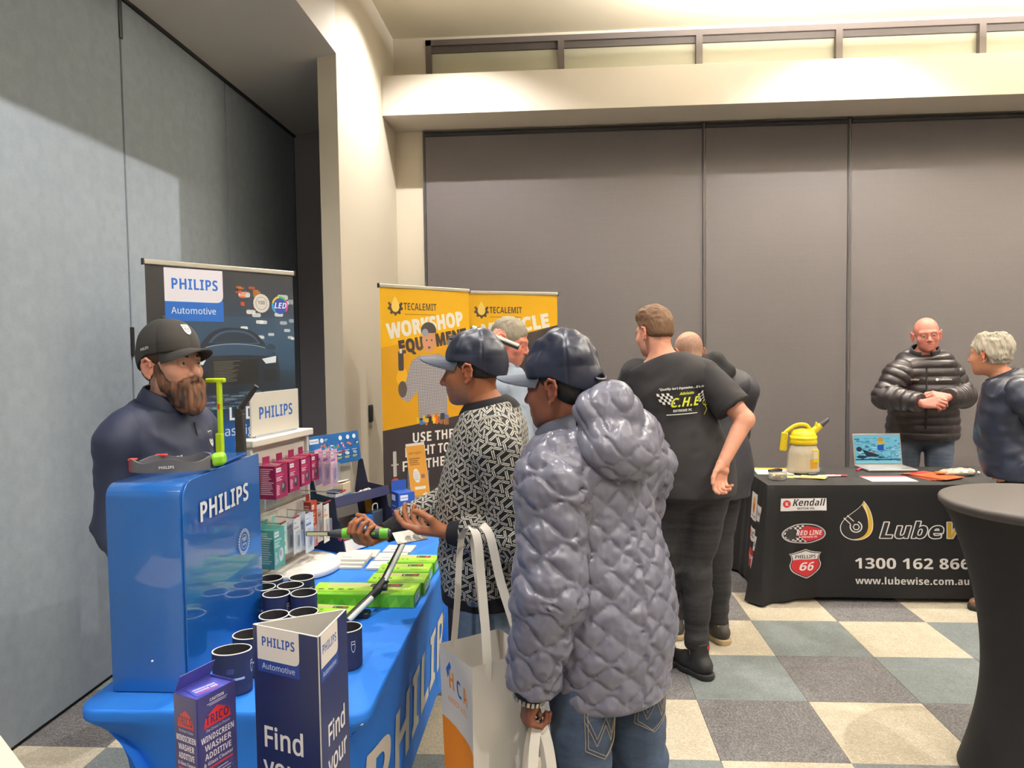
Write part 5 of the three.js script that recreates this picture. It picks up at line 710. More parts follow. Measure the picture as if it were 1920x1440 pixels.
// ---------------------------------------------------------------- slatted retail stand
const STX = -1.13, STZ = -2.86, STA = 80 * D2R;          // its face looks towards the aisle
{
  const t = thing('slatwall_stand', 'white slatted countertop stand with a lettered header sign and hooks', 'display stand', [STX, TY, STZ], STA), white = std(0xd9d5cd, 0.55), Wd = 0.4;
  obj('round_base', lathe([[0.001, 0], [0.172, 0], [0.182, 0.006], [0.182, 0.022], [0.176, 0.028], [0.001, 0.03]].map((q) => q), 56), std(0xe0dcd4, 0.5), t).position.set(0.03, 0, 0.05);
  obj('back_board', bx(Wd, 0.5, 0.018, 0, 0.275, -0.012, 0.002), white, t);
  for (let i = 0; i < 6; i++) obj('slat', bx(Wd, 0.07, 0.014, 0, 0.065 + i * 0.081, 0.003, 0.004), white, t);
  for (const s of [-1, 1]) obj('end_cap', bx(0.016, 0.51, 0.05, s * (Wd / 2 + 0.006), 0.28, 0, 0.004), white, t);
  obj('top_cap', bx(Wd + 0.05, 0.028, 0.075, 0, 0.542, 0.004, 0.005), std(0xe2ddd2, 0.5), t);
  const sg = ctex(768, 400, (c) => { c.fillStyle = '#d8d3c9'; c.fillRect(0, 0, 768, 400); word(c, 384, 250, 160, '#2458a8', 'center', 560); });
  const s = obj('header_sign', bx(0.345, 0.165, 0.006, 0, 0.645, 0.0, 0.001), std(0xd8d3c9, 0.5), t); print('header_print', 0.343, 0.163, sg, s, [0, 0.645, 0.0036], [0, 0, 0], 0.5);
  obj('sign_clip', bx(0.3, 0.012, 0.016, 0, 0.56, 0.0, 0.002), phys(0xd5dbe0, 0.15, { transmission: 0.5, thickness: 0 }), t);
  const chrome = std(0xcfcdc8, 0.25, { metalness: 0.8 }), red = std(0xb0352f, 0.5);
  for (const [x, y, l] of [[-0.15, 0.46, 0.11], [-0.05, 0.46, 0.11], [0.05, 0.46, 0.1], [0.15, 0.465, 0.2], [-0.15, 0.235, 0.1], [-0.05, 0.235, 0.1], [0.05, 0.24, 0.12], [0.15, 0.3, 0.2], [0.17, 0.25, 0.12]]) { const hk = obj('hook', rod(V(x, y, 0), V(x, y - 0.004, l), 0.0025, 0.0025, 6), chrome, t); obj('hook_tip', rod(V(x, y - 0.004, l - 0.002), V(x, y + 0.008, l + 0.022), 0.004, 0.003, 6), red, hk); }
  // goods on the hooks: each its own thing, placed in the stand's frame
  t.updateMatrixWorld(true); const wp = (x, y, z) => V(x, y, z).applyMatrix4(t.matrixWorld);
  const packTex = (bg, acc, seed, lamp = '#39343c') => ctex(192, 256, (c) => { const r = rng(seed); c.fillStyle = bg; c.fillRect(0, 0, 192, 256); c.fillStyle = '#e9e6e4'; rr(c, 12, 16, 78, 34, 4); c.fill(); word(c, 51, 40, 17, '#2d57a0', 'center'); c.fillStyle = acc; c.fillRect(12, 66, 120, 12); fineLines(c, 12, 88, 110, 3, 12, '#e9e0e4', r); c.fillStyle = lamp; c.beginPath(); c.ellipse(126, 176, 38, 46, 0.3, 0, 7); c.fill(); c.fillStyle = '#8d8790'; c.beginPath(); c.ellipse(116, 166, 16, 22, 0.3, 0, 7); c.fill(); fineLines(c, 12, 150, 60, 7, 12, '#d9c8d2', r); });
  const sideTex = (bg, seed) => ctex(128, 256, (c) => { const r = rng(seed); c.fillStyle = bg; c.fillRect(0, 0, 128, 256); fineLines(c, 10, 20, 108, 14, 15, 'rgba(235,225,230,.75)', r); });
  const boxed = (x, y, z, w, h, d, bg, tx, sx, label, g, name = 'hanging_box') => { const p = wp(x, y, z), o = thing(name, label, 'package', [p.x, p.y, p.z], STA, g), m = std(bg, 0.4); obj('carton', bx(w, h, d, 0, 0, 0, 0.001), m, o); obj('hang_tab', bx(w * 0.55, 0.03, 0.0015, 0, h / 2 + 0.014, -d / 2 + 0.006), m, o); print('front_print', w - 0.002, h - 0.002, tx, o, [0, 0, d / 2 + 0.0006]); print('side_print', d - 0.002, h - 0.002, sx, o, [-w / 2 - 0.0006, 0, 0], [0, -Math.PI / 2, 0]); return o; };
  const mg = packTex('#8c1c4e', '#c23a6c', 3), ms = sideTex('#7d1745', 4), tl = packTex('#4f9a92', '#9fd0c8', 6, '#c8cfcf'), ts = sideTex('#4b9289', 7);
  [['nearest magenta lamp box hanging on the slatted stand', -0.15, 0.085], ['second magenta lamp box from the blue case', -0.058, 0.075], ['third magenta lamp box from the blue case', 0.03, 0.075], ['farthest magenta lamp box, beside the pink packs', 0.105, 0.06]].forEach(([l, x, w], i) => boxed(x, 0.395 + 0.004 * i, 0.075, w, 0.125 - 0.006 * i, 0.07, 0x7d1745, mg, ms, l, 'magenta lamp boxes'));
  const card = (x, y, z, w, h, bg, tx, label, g) => { const p = wp(x, y, z), o = thing('blister_card', label, 'package', [p.x, p.y, p.z], STA + 0.04, g); obj('backing_card', bx(w, h, 0.0015, 0, 0, 0), std(bg, 0.45), o); print('card_print', w - 0.002, h - 0.002, tx, o, [0, 0, 0.0014]); obj('blister', bx(w * 0.62, h * 0.5, 0.02, 0, -h * 0.12, 0.011, 0.006), phys(0xe8edf0, 0.08, { transmission: 0.85, thickness: 0 }), o); };
  const pk = packTex('#d9a8c6', '#7a4fa8', 9, '#8f5fb0'), bl = packTex('#c9d4e6', '#3566b8', 10, '#4d6fae'), wh = packTex('#d6d6da', '#93a3b8', 12, '#6b7a96');
  for (let i = 0; i < 3; i++) card(0.152, 0.4, 0.1 + i * 0.035, 0.065, 0.15, 0xd9a8c6, pk, `pink blister card on the long hook, ${['deepest', 'middle', 'outermost'][i]} of the three`, 'pink blister cards');
  boxed(-0.15, 0.14, 0.06, 0.075, 0.15, 0.065, 0x4b9289, tl, ts, 'teal bulb box hanging low on the slatted stand beside the can holders', undefined);
  boxed(-0.085, 0.155, 0.05, 0.04, 0.12, 0.05, 0x8fc0b8, packTex('#b9d2cc', '#5fa79c', 15, '#e3e3dc'), ts, 'pale teal bulb box just behind the larger teal box');
  for (let i = 0; i < 2; i++) card(-0.02 + i * 0.005, 0.155, 0.06 + i * 0.03, 0.06, 0.14, 0xd6d6da, wh, `silver blister card on the low middle hook, ${i ? 'outer' : 'inner'} one`, 'silver blister cards');
  for (let i = 0; i < 2; i++) card(0.055, 0.15, 0.07 + i * 0.035, 0.07, 0.16, 0xc9d4e6, bl, `pale blue blister card on the low hook, ${i ? 'outer' : 'inner'} one`, 'pale blue blister cards');
  boxed(0.13, 0.165, 0.07, 0.05, 0.19, 0.035, 0xa83a2a, packTex('#b8452c', '#e0803c', 17, '#e9b9a0'), sideTex('#96301f', 18), 'tall orange-red pack at the far end of the slatted stand');
  for (let i = 0; i < 2; i++) card(0.17, 0.16, 0.09 + i * 0.03, 0.05, 0.16, 0xe2d9d2, packTex('#e6ded6', '#e0803c', 20 + i, '#e59a78'), `white and orange blister card at the far end of the slatted stand, ${i ? 'outer' : 'inner'} one`, 'white and orange blister cards');
  // inspection torch clipped to the near end of the stand
  { const p = wp(-0.222, 0.31, 0.012), o = thing('inspection_torch', 'lime green inspection torch clipped to the near end of the slatted stand', 'torch', [p.x, p.y, p.z], STA); obj('body', [bx(0.022, 0.13, 0.03, 0, -0.045, 0, 0.008), bx(0.026, 0.07, 0.034, 0, 0.055, 0, 0.009)], std(0x5fae22, 0.4), o); obj('lamp_head', bx(0.02, 0.012, 0.026, 0, 0.096, 0, 0.004), std(0x2b2b2b, 0.5), o); obj('red_cap', bx(0.01, 0.008, 0.012, 0, 0.106, 0, 0.002), std(0xc4466a, 0.5), o); obj('clip', bx(0.006, 0.07, 0.012, 0.014, 0.01, 0.008, 0.002), std(0x2b2b2b, 0.5), o); }
  // teal leaflet behind it
  { const o = thing('teal_folder', 'teal card folder standing behind the slatted stand', 'folder', [-1.215, TY, -3.14], 1.45); obj('panel', bx(0.22, 0.46, 0.008, 0, 0.23, 0, 0.003), std(0x3f9a93, 0.5), o); obj('flap', bx(0.2, 0.46, 0.004, 0.012, 0.228, 0.012, 0.002), std(0x58b3aa, 0.5), o); }
}
// ---------------------------------------------------------------- tiered cardboard display at the back of the table
{
  const t = thing('cardboard_display', 'navy tiered cardboard display with a blue header board of small bulbs', 'display stand', [-0.985, TY, -3.32], 62 * D2R), nv = std(0x1a1d38, 0.6), Wd = 0.33;
  const hdr = ctex(1024, 460, (c) => { const r = rng(44); c.fillStyle = '#1b5a9a'; c.fillRect(0, 0, 1024, 460); c.fillStyle = '#e6e8ea'; rr(c, 60, 40, 170, 70, 6); c.fill(); word(c, 145, 92, 38, '#2a5cae', 'center'); for (const x of [290, 650, 800, 930]) { c.fillStyle = '#dfe5ea'; c.beginPath(); c.arc(x, 75, 34, 0, 7); c.fill(); } c.fillStyle = '#cfe0ee'; c.fillRect(340, 60, 60, 10); c.fillRect(340, 80, 44, 8); for (let i = 0; i < 26; i++) { c.fillStyle = ['#b8465a', '#5d86c4', '#c8d4d8', '#d06a4a', '#4a9a8a', '#243a66'][Math.floor(r() * 6)]; c.save(); c.translate(220 + 760 * r(), 140 + 90 * r()); c.rotate(r() * 3); rr(c, -26, -12, 52, 24, 10); c.fill(); c.restore(); } for (let i = 0; i < 6; i++) { const x = 60 + i * 158; c.fillStyle = '#0e3f7a'; c.fillRect(x, 262, 136, 140); c.fillStyle = '#dfe6ea'; c.fillRect(x + 8, 268, 110, 8); c.fillStyle = ['#d9a08a', '#9db3d0', '#d98a6a', '#a9c0b8', '#b9c8d8', '#8aa0c0'][i]; c.beginPath(); c.ellipse(x + 66, 316, 46, 26, 0.2, 0, 7); c.fill(); c.fillStyle = '#d8d83a'; c.fillRect(x + 14, 362, 100, 9); c.fillRect(x + 14, 382, 84, 8); } });
  const sp = new THREE.Shape([[-0.14, 0], [0.15, 0], [0.12, 0.14], [0.105, 0.15], [0.09, 0.24], [-0.02, 0.25], [-0.05, 0.36], [-0.075, 0.36]].map((q) => new THREE.Vector2(...q)));
  for (const s of [-1, 1]) { const g = new THREE.ExtrudeGeometry(sp, { depth: 0.004, bevelEnabled: false }); g.rotateY(-Math.PI / 2); g.translate(s * Wd / 2, 0, 0); obj('side_panel', g, nv, t); }
  obj('back_panel', at(bx(Wd, 0.37, 0.004), 0, 0.185, -0.1, -0.18), std(0xb9b4ac, 0.7), t);
  obj('shelf', bx(Wd, 0.004, 0.16, 0, 0.2, 0.02), nv, t); obj('shelf_lip', at(bx(Wd + 0.02, 0.042, 0.005), 0, 0.222, 0.1, -0.2), std(0x20244a, 0.6), t); obj('lower_shelf', bx(Wd, 0.004, 0.22, 0, 0.03, 0.03), nv, t); obj('lower_lip', at(bx(Wd, 0.05, 0.005), 0, 0.03, 0.145, -0.2), std(0xd6d6da, 0.6), t);
  const h = obj('header_board', at(bx(Wd + 0.005, 0.145, 0.005, 0, 0, 0, 0.001), 0, 0.425, -0.075, -0.12), std(0x1b5a9a, 0.5), t); print('header_print', Wd + 0.003, 0.143, hdr, h, [0, 0.4255, -0.0718], [-0.12, 0, 0], 0.4);
  t.updateMatrixWorld(true); const wp = (x, y, z) => V(x, y, z).applyMatrix4(t.matrixWorld), put = (n, l, cat, x, y, z, a = 0, g) => { const q = wp(x, y, z); return thing(n, l, cat, [q.x, q.y, q.z], 62 * D2R + a, g); };
  { const o = put('bulb_carton', 'cream and white bulb carton on the cardboard display shelf', 'carton', -0.06, 0.2025, 0.03, 0.3); obj('box', bx(0.07, 0.085, 0.05, 0, 0.0425, 0, 0.001), std(0xdcc9ae, 0.6), o); obj('blue_band', bx(0.0715, 0.034, 0.0515, 0, 0.018, 0, 0.001), std(0x2a62b0, 0.5), o); obj('lid_flap', at(bx(0.07, 0.0015, 0.05), 0.002, 0.09, -0.006, -0.2), std(0xe3ddd0, 0.6), o); }
  { const o = put('navy_carton', 'small navy bulb carton at the near end of the cardboard display shelf', 'carton', -0.115, 0.2025, 0.04, 0.1); obj('box', bx(0.05, 0.06, 0.05, 0, 0.03, 0, 0.001), std(0x1f2a52, 0.5), o); obj('label_strip', bx(0.051, 0.014, 0.0505, 0, 0.04, 0), std(0xcfd5e0, 0.5), o); }
  [[0.045, 0.05, 'nearer'], [0.105, 0.03, 'farther']].forEach(([x, z, l]) => { const o = put('sample_bulb', `white sample bulb lying on the display shelf, ${l} one`, 'bulb', x, 0.2025, z, 0.5, 'sample bulbs on the shelf'); obj('body', at(lathe([[0.001, 0], [0.012, 0.002], [0.016, 0.014], [0.013, 0.03], [0.007, 0.042], [0.006, 0.056], [0.001, 0.057]], 20), 0, 0.016, 0.02, -Math.PI / 2), std(0xd8d3c8, 0.4), o); obj('collar', at(new THREE.TorusGeometry(0.0155, 0.003, 8, 20), 0, 0.016, 0.006), std(0x8b8880, 0.35, { metalness: 0.6 }), o); });
  { const o = put('round_pack', 'magenta oval pack on the lower tier of the cardboard display', 'package', -0.112, 0.0325, 0.11, 0.2); obj('shell', at(new THREE.SphereGeometry(1, 24, 14).scale(0.065, 0.035, 0.03), 0, 0.036, 0), std(0xa52a5c, 0.35), o); obj('label', bx(0.05, 0.012, 0.062, 0.01, 0.04, 0, 0.004), std(0xe3d6dc, 0.5), o); }
  { const o = put('blue_carton', 'bright blue carton on the lower tier of the cardboard display', 'carton', 0.0, 0.0325, 0.09, 0.15); obj('box', bx(0.1, 0.095, 0.05, 0, 0.0475, 0, 0.002), std(0x2268b8, 0.45), o); obj('white_mark', bx(0.03, 0.02, 0.0515, -0.02, 0.05, 0), std(0xdfe5ec, 0.5), o); }
  { const o = put('clamshell_pack', 'clear grey clamshell pack with a hang tab on the lower tier', 'package', 0.1, 0.0325, 0.08, 0.1); obj('shell', bx(0.085, 0.105, 0.04, 0, 0.0525, 0, 0.01), phys(0x4a5160, 0.12, { transmission: 0.35, thickness: 0 }), o); obj('hang_tab', tube([[-0.02, 0.104, 0], [-0.016, 0.13, 0], [0.016, 0.13, 0], [0.02, 0.104, 0]], 0.003, 20, 6), std(0xcfd0cc, 0.4), o); obj('contents', bx(0.05, 0.07, 0.02, 0, 0.045, 0, 0.005), std(0x20242c, 0.5), o); }
}
{
  const o = thing('orange_board', 'slim orange card board leaning at the end of the cardboard display', 'board', [-0.905, TY, -3.46], 1.15); obj('panel', at(bx(0.05, 0.2, 0.006, 0, 0.1, 0, 0.001), 0, 0, 0, 0, 0, 0.16), std(0xd5902a, 0.5), o); obj('folded_edge', at(bx(0.006, 0.2, 0.02, 0.025, 0.1, -0.01, 0.001), 0, 0, 0, 0, 0, 0.16), std(0xb87a22, 0.5), o);
  const t = thing('hanging_carton', 'blue cardboard carton with a hang tab and white lamp picture', 'carton', [-0.745, TY, -3.42], 0.62), m = std(0x2350a8, 0.45), h = 0.215;
  obj('box', bx(0.082, h, 0.09, 0, h / 2, 0, 0.001), m, t); obj('hang_tab', bx(0.075, 0.05, 0.0015, 0, h + 0.022, -0.043), m, t);
  const fr = ctex(192, 480, (c) => { const r = rng(8); c.fillStyle = '#2350a8'; c.fillRect(0, 0, 192, 480); c.fillStyle = '#e6e9ee'; c.fillRect(20, 22, 92, 58); word(c, 66, 60, 22, '#2458a8', 'center'); c.fillStyle = '#d6dae2'; c.beginPath(); c.ellipse(90, 170, 42, 30, -0.4, 0, 7); c.fill(); c.fillStyle = '#7f8694'; c.beginPath(); c.ellipse(110, 186, 22, 12, -0.4, 0, 7); c.fill(); fineLines(c, 20, 250, 120, 12, 16, 'rgba(190,205,235,.75)', r); });
  const sd = ctex(192, 480, (c) => { const r = rng(9); c.fillStyle = '#1f4898'; c.fillRect(0, 0, 192, 480); c.fillStyle = '#dfe4ec'; c.fillRect(24, 30, 90, 60); for (let i = 0; i < 6; i++) { c.fillStyle = '#c9d4ea'; c.beginPath(); c.arc(34, 150 + i * 46, 8, 0, 7); c.fill(); c.fillRect(54, 144 + i * 46, 100 * (0.6 + 0.4 * r()), 8); } c.fillStyle = '#b8cae8'; c.beginPath(); c.moveTo(192, 380); c.lineTo(192, 480); c.lineTo(60, 480); c.fill(); });
  print('front_print', 0.08, h - 0.002, fr, t, [0, h / 2, 0.0457]); print('side_print', 0.088, h - 0.002, sd, t, [0.0417, h / 2, 0], [0, Math.PI / 2, 0]); print('near_side_print', 0.088, h - 0.002, sd, t, [-0.0417, h / 2, 0], [0, -Math.PI / 2, 0]);
}
// ---------------------------------------------------------------- black table of the yellow-banner stand, leaflets
{
  const t = thing('draped_table', 'small black draped table in front of the yellow banners', 'table', [-0.83, 0, -4.12]); const k = std(0x121014, 0.9);
  obj('tabletop', bx(0.72, 0.03, 0.6, 0, 0.72, 0, 0.008), k, t);
  { const g = new THREE.BoxGeometry(0.725, 0.72, 0.605, 30, 6, 24), p = g.attributes.position; for (let i = 0; i < p.count; i++) { const f = 0.5 - p.getY(i) / 0.72, s = 1 + 0.05 * f + 0.02 * f * Math.sin(p.getX(i) * 40 + p.getZ(i) * 37); p.setX(i, p.getX(i) * s); p.setZ(i, p.getZ(i) * s); } g.computeVertexNormals(); obj('cloth', at(g, 0, 0.378, 0), k, t); }
  const hd = thing('leaflet_holder', 'clear acrylic holder with orange and white leaflets on the small black table', 'leaflet holder', [-0.76, 0.7395, -3.88], 0.15);
  const ac = phys(0xe6ebee, 0.08, { transmission: 0.85, thickness: 0 });
  obj('back_plate', at(bx(0.115, 0.22, 0.003), 0, 0.125, -0.02, -0.12), ac, hd); obj('pocket', at(bx(0.115, 0.09, 0.003), 0, 0.06, 0.02, -0.12), ac, hd); obj('foot', bx(0.115, 0.003, 0.09, 0, 0.002, 0), ac, hd);
  const tx = ctex(256, 640, (c) => { const r = rng(2); c.fillStyle = '#e8a23c'; c.fillRect(0, 0, 256, 640); c.fillStyle = '#ede6d8'; c.fillRect(0, 0, 256, 24); txt(c, 'Safe engine', 24, 110, F(34, 'normal'), '#6b4a1a'); fineLines(c, 24, 150, 170, 4, 20, '#8a5d20', r); c.fillStyle = '#f0ece2'; c.beginPath(); c.ellipse(104, 330, 46, 72, -0.15, 0, 7); c.fill(); c.strokeStyle = '#b8b0a0'; c.lineWidth = 5; for (let i = 0; i < 6; i++) { c.beginPath(); c.moveTo(66, 290 + i * 16); c.lineTo(140, 286 + i * 16); c.stroke(); } c.fillStyle = '#a06a5a'; c.fillRect(166, 320, 50, 40); c.fillStyle = '#f3ead8'; c.fillRect(60, 440, 150, 30); c.beginPath(); c.arc(200, 560, 50, 0, 7); c.fill(); });
  const lf = thing('orange_leaflet', 'orange and white product leaflet standing in the acrylic holder', 'leaflet', [-0.76, 0.7395, -3.88], 0.15); obj('paper', at(bx(0.1, 0.34, 0.003), 0.002, 0.215, -0.002, -0.12, 0, 0.1), std(0xe9e4d8, 0.7), lf); const pr = print('front_print', 0.098, 0.338, tx, lf, [0.002, 0.2155, 0.0], [-0.12, 0, 0.1], 0.6); pr.position.z += 0.0002;
  for (let i = 0; i < 5; i++) { const b = thing('brochure', `cream brochure in the fanned pile on the small black table, ${['bottom', 'second', 'third', 'fourth', 'top'][i]} one`, 'brochure', [-0.86 + 0.012 * i, 0.7395 + i * 0.0045, -3.95 + 0.006 * i], 0.2 * i - 0.3, 'brochures in the fanned pile'); obj('pages', bx(0.15, 0.004, 0.21, 0, 0.002, 0, 0.0008), std([0xd8cdb8, 0xd8a56a, 0xe0d6c4, 0xcf9a60, 0xe2d8c8][i], 0.6), b); obj('cover_picture', bx(0.1, 0.0006, 0.12, 0, 0.0043, -0.02), std([0xb9a88a, 0xb56a3a, 0x9a8a70, 0x7a5a40, 0xd08a4a][i], 0.6), b); }
}
// ---------------------------------------------------------------- roll-up banners
function banner(label, a, b, top, tex, group) {
  const A = V(a[0], 0, a[1]), B = V(b[0], 0, b[1]), w = A.distanceTo(B), mid = A.clone().add(B).multiplyScalar(0.5), turn = Math.atan2(-(B.z - A.z), B.x - A.x);
  const t = thing('roll_up_banner', label, 'banner', [mid.x, 0, mid.z], turn, group), al = std(0xc9c4b8, 0.35, { metalness: 0.5 });
  const g = new THREE.PlaneGeometry(w - 0.012, top - 0.1, 24, 24), p = g.attributes.position; for (let i = 0; i < p.count; i++) p.setZ(i, 0.006 * Math.cos(p.getX(i) / w * Math.PI) * Math.sin(p.getY(i) * 1.4 + 1) + 0.0015 * noise3(p.getX(i) * 9, p.getY(i) * 5, 1)); g.computeVertexNormals();
  const sh = obj('printed_sheet', g, new THREE.MeshStandardMaterial({ map: tex, roughness: 0.42, side: THREE.DoubleSide }), t); sh.position.y = 0.09 + (top - 0.1) / 2;
  obj('top_rail', bx(w, 0.024, 0.02, 0, top, 0, 0.005), al, t); obj('base_cassette', bx(w + 0.03, 0.085, 0.15, 0, 0.0425, -0.02, 0.03), al, t); obj('pole', rod(V(0, 0.08, -0.05), V(0, top, -0.014), 0.008), std(0x77777a, 0.4), t);
  for (const s of [-1, 1]) obj('end_cap', bx(0.006, 0.03, 0.024, s * (w / 2 + 0.002), top, 0, 0.002), std(0x333336, 0.5), t);
  for (const s of [-1, 1]) obj('foot', bx(0.03, 0.01, 0.26, s * w * 0.38, 0.005, 0.02, 0.004), al, t);
}
const carBanner = ctex(1024, 2496, (c, w, h) => {
  const r = rng(61), g = c.createLinearGradient(0, 0, 0, h); g.addColorStop(0, '#191c26'); g.addColorStop(0.2, '#22405c'); g.addColorStop(0.3, '#1c2a3a'); g.addColorStop(0.36, '#0f2036'); g.addColorStop(0.42, '#0f4f9a'); g.addColorStop(1, '#1160b8'); c.fillStyle = g; c.fillRect(0, 0, w, h);
  c.fillStyle = '#1c1d24'; c.fillRect(0, 0, 110, 760); c.fillStyle = 'rgba(40,70,100,.5)'; c.fillRect(110, 300, 914, 360);
  for (let i = 0; i < 26; i++) { const u = r(), v = r(), s = 0.45 + 0.6 * (1 - v); c.fillStyle = `rgba(${225 + 20 * u | 0},${230 + 15 * u | 0},240,${0.55 + 0.4 * u})`; rr(c, 500 + 500 * r(), 120 + 360 * v, 84 * s, 34 * s, 17 * s); c.fill(); }
  for (let i = 0; i < 16; i++) { c.fillStyle = `rgba(210,${60 + 70 * r() | 0},40,.7)`; c.fillRect(560 + 190 * r(), 70 + 150 * r(), 10 + 40 * r(), 12 + 20 * r()); }
  // headline plate
  c.fillStyle = '#e6e3ee'; rr(c, 112, 10, 380, 205, [0, 0, 50, 0]); c.fill(); word(c, 150, 140, 92, PB, 'left', 310); c.fillStyle = '#1d62bd'; c.fillRect(112, 205, 380, 130); c.fillStyle = '#e6e3ee'; rr(c, 112, 150, 380, 66, [0, 0, 50, 0]); c.fill(); txt(c, 'Automotive', 150, 290, F(56, 'normal'), '#e2e6ee');
  c.fillStyle = '#d6d4cf'; for (let i = 0; i < 22; i++) { const a = i / 22 * 6.283; c.beginPath(); c.arc(770 + 54 * Math.cos(a), 205 + 54 * Math.sin(a), 10, 0, 7); c.fill(); } c.beginPath(); c.arc(770, 205, 50, 0, 7); c.fill(); txt(c, '100', 770, 212, F(34), '#6b6b70', 'center'); c.strokeStyle = '#8a8a8e'; c.lineWidth = 4; c.beginPath(); c.arc(770, 205, 42, 0, 7); c.stroke();
  c.fillStyle = '#1f3f9a'; c.beginPath(); c.arc(915, 215, 58, 0, 7); c.fill(); c.lineWidth = 14; [['#e9c23a', 3.4, 4.6], ['#4ab35a', 4.6, 5.6], ['#d04a8a', 5.6, 7.0], ['#3aa0d8', 2.3, 3.4]].forEach(([k, a, b]) => { c.strokeStyle = k; c.beginPath(); c.arc(915, 215, 58, a, b); c.stroke(); }); txt(c, 'LED', 915, 235, F(56, 'italic bold'), '#f0f2f5', 'center');
  // the car seen from the front
  const body = (f) => { c.beginPath(); c.moveTo(300, 470); f(); c.closePath(); };
  c.fillStyle = '#101c2c'; c.beginPath(); c.moveTo(330, 480); c.bezierCurveTo(400, 380, 470, 370, 560, 372); c.bezierCurveTo(680, 372, 740, 400, 800, 500); c.lineTo(880, 560); c.bezierCurveTo(905, 640, 900, 760, 885, 800); c.lineTo(250, 800); c.bezierCurveTo(240, 700, 250, 600, 300, 520); c.closePath(); c.fill();
  c.fillStyle = '#2e4a66'; c.beginPath(); c.moveTo(380, 470); c.bezierCurveTo(440, 392, 500, 388, 560, 388); c.bezierCurveTo(650, 388, 705, 405, 752, 480); c.closePath(); c.fill(); c.fillStyle = '#162638'; c.beginPath(); c.moveTo(400, 470); c.bezierCurveTo(450, 405, 510, 400, 560, 400); c.bezierCurveTo(640, 400, 690, 415, 735, 472); c.closePath(); c.fill();
  c.fillStyle = '#243d59'; c.beginPath(); c.moveTo(300, 515); c.bezierCurveTo(420, 470, 700, 470, 830, 520); c.lineTo(870, 570); c.bezierCurveTo(720, 545, 420, 545, 270, 570); c.closePath(); c.fill(); c.strokeStyle = '#86a0b8'; c.lineWidth = 5; c.beginPath(); c.moveTo(360, 500); c.bezierCurveTo(470, 470, 660, 470, 790, 505); c.stroke();
  c.fillStyle = '#0b0d12'; c.beginPath(); c.moveTo(390, 580); c.lineTo(740, 580); c.lineTo(720, 740); c.lineTo(410, 740); c.closePath(); c.fill(); c.strokeStyle = '#6d6a60'; c.lineWidth = 3; for (let i = 0; i < 14; i++) { c.beginPath(); c.moveTo(410, 592 + i * 10); c.lineTo(600 - 60 * Math.abs(Math.sin(i)), 588 + i * 10); c.stroke(); }
  c.fillStyle = '#dfeaf4'; c.beginPath(); c.moveTo(760, 578); c.lineTo(872, 560); c.lineTo(868, 605); c.lineTo(790, 612); c.closePath(); c.fill(); c.beginPath(); c.moveTo(360, 578); c.lineTo(262, 566); c.lineTo(268, 604); c.lineTo(340, 610); c.closePath(); c.fill();
  c.fillStyle = '#0d1119'; c.fillRect(770, 650, 100, 80); c.fillRect(270, 650, 100, 80); c.fillStyle = '#1c2c40'; c.beginPath(); c.ellipse(838, 498, 34, 20, 0.2, 0, 7); c.fill();
  for (let i = 0; i < 120; i++) { c.fillStyle = `rgba(${120 + 90 * r() | 0},${150 + 80 * r() | 0},${190 + 50 * r() | 0},${0.12 + 0.3 * r()})`; c.fillRect(200 + 800 * r(), 790 + 110 * r(), 20 + 90 * r(), 3 + 8 * r()); }
  txt(c, 'LED GOES', 500, 975, F(118), '#e6e9ef', 'left', 500); txt(c, 'as right to go', 470, 1075, F(88, 'normal'), '#dfe5ee', 'left', 540);
  c.fillStyle = '#39b3a8'; rr(c, 600, 1140, 330, 190, 40); c.fill(); c.fillStyle = '#0f4f9a'; rr(c, 660, 1190, 200, 90, 20); c.fill();
});
banner('tall dark blue roll-up banner with a car behind the bearded man', [-1.912, -3.308], [-1.442, -3.962], 2.05, carBanner);
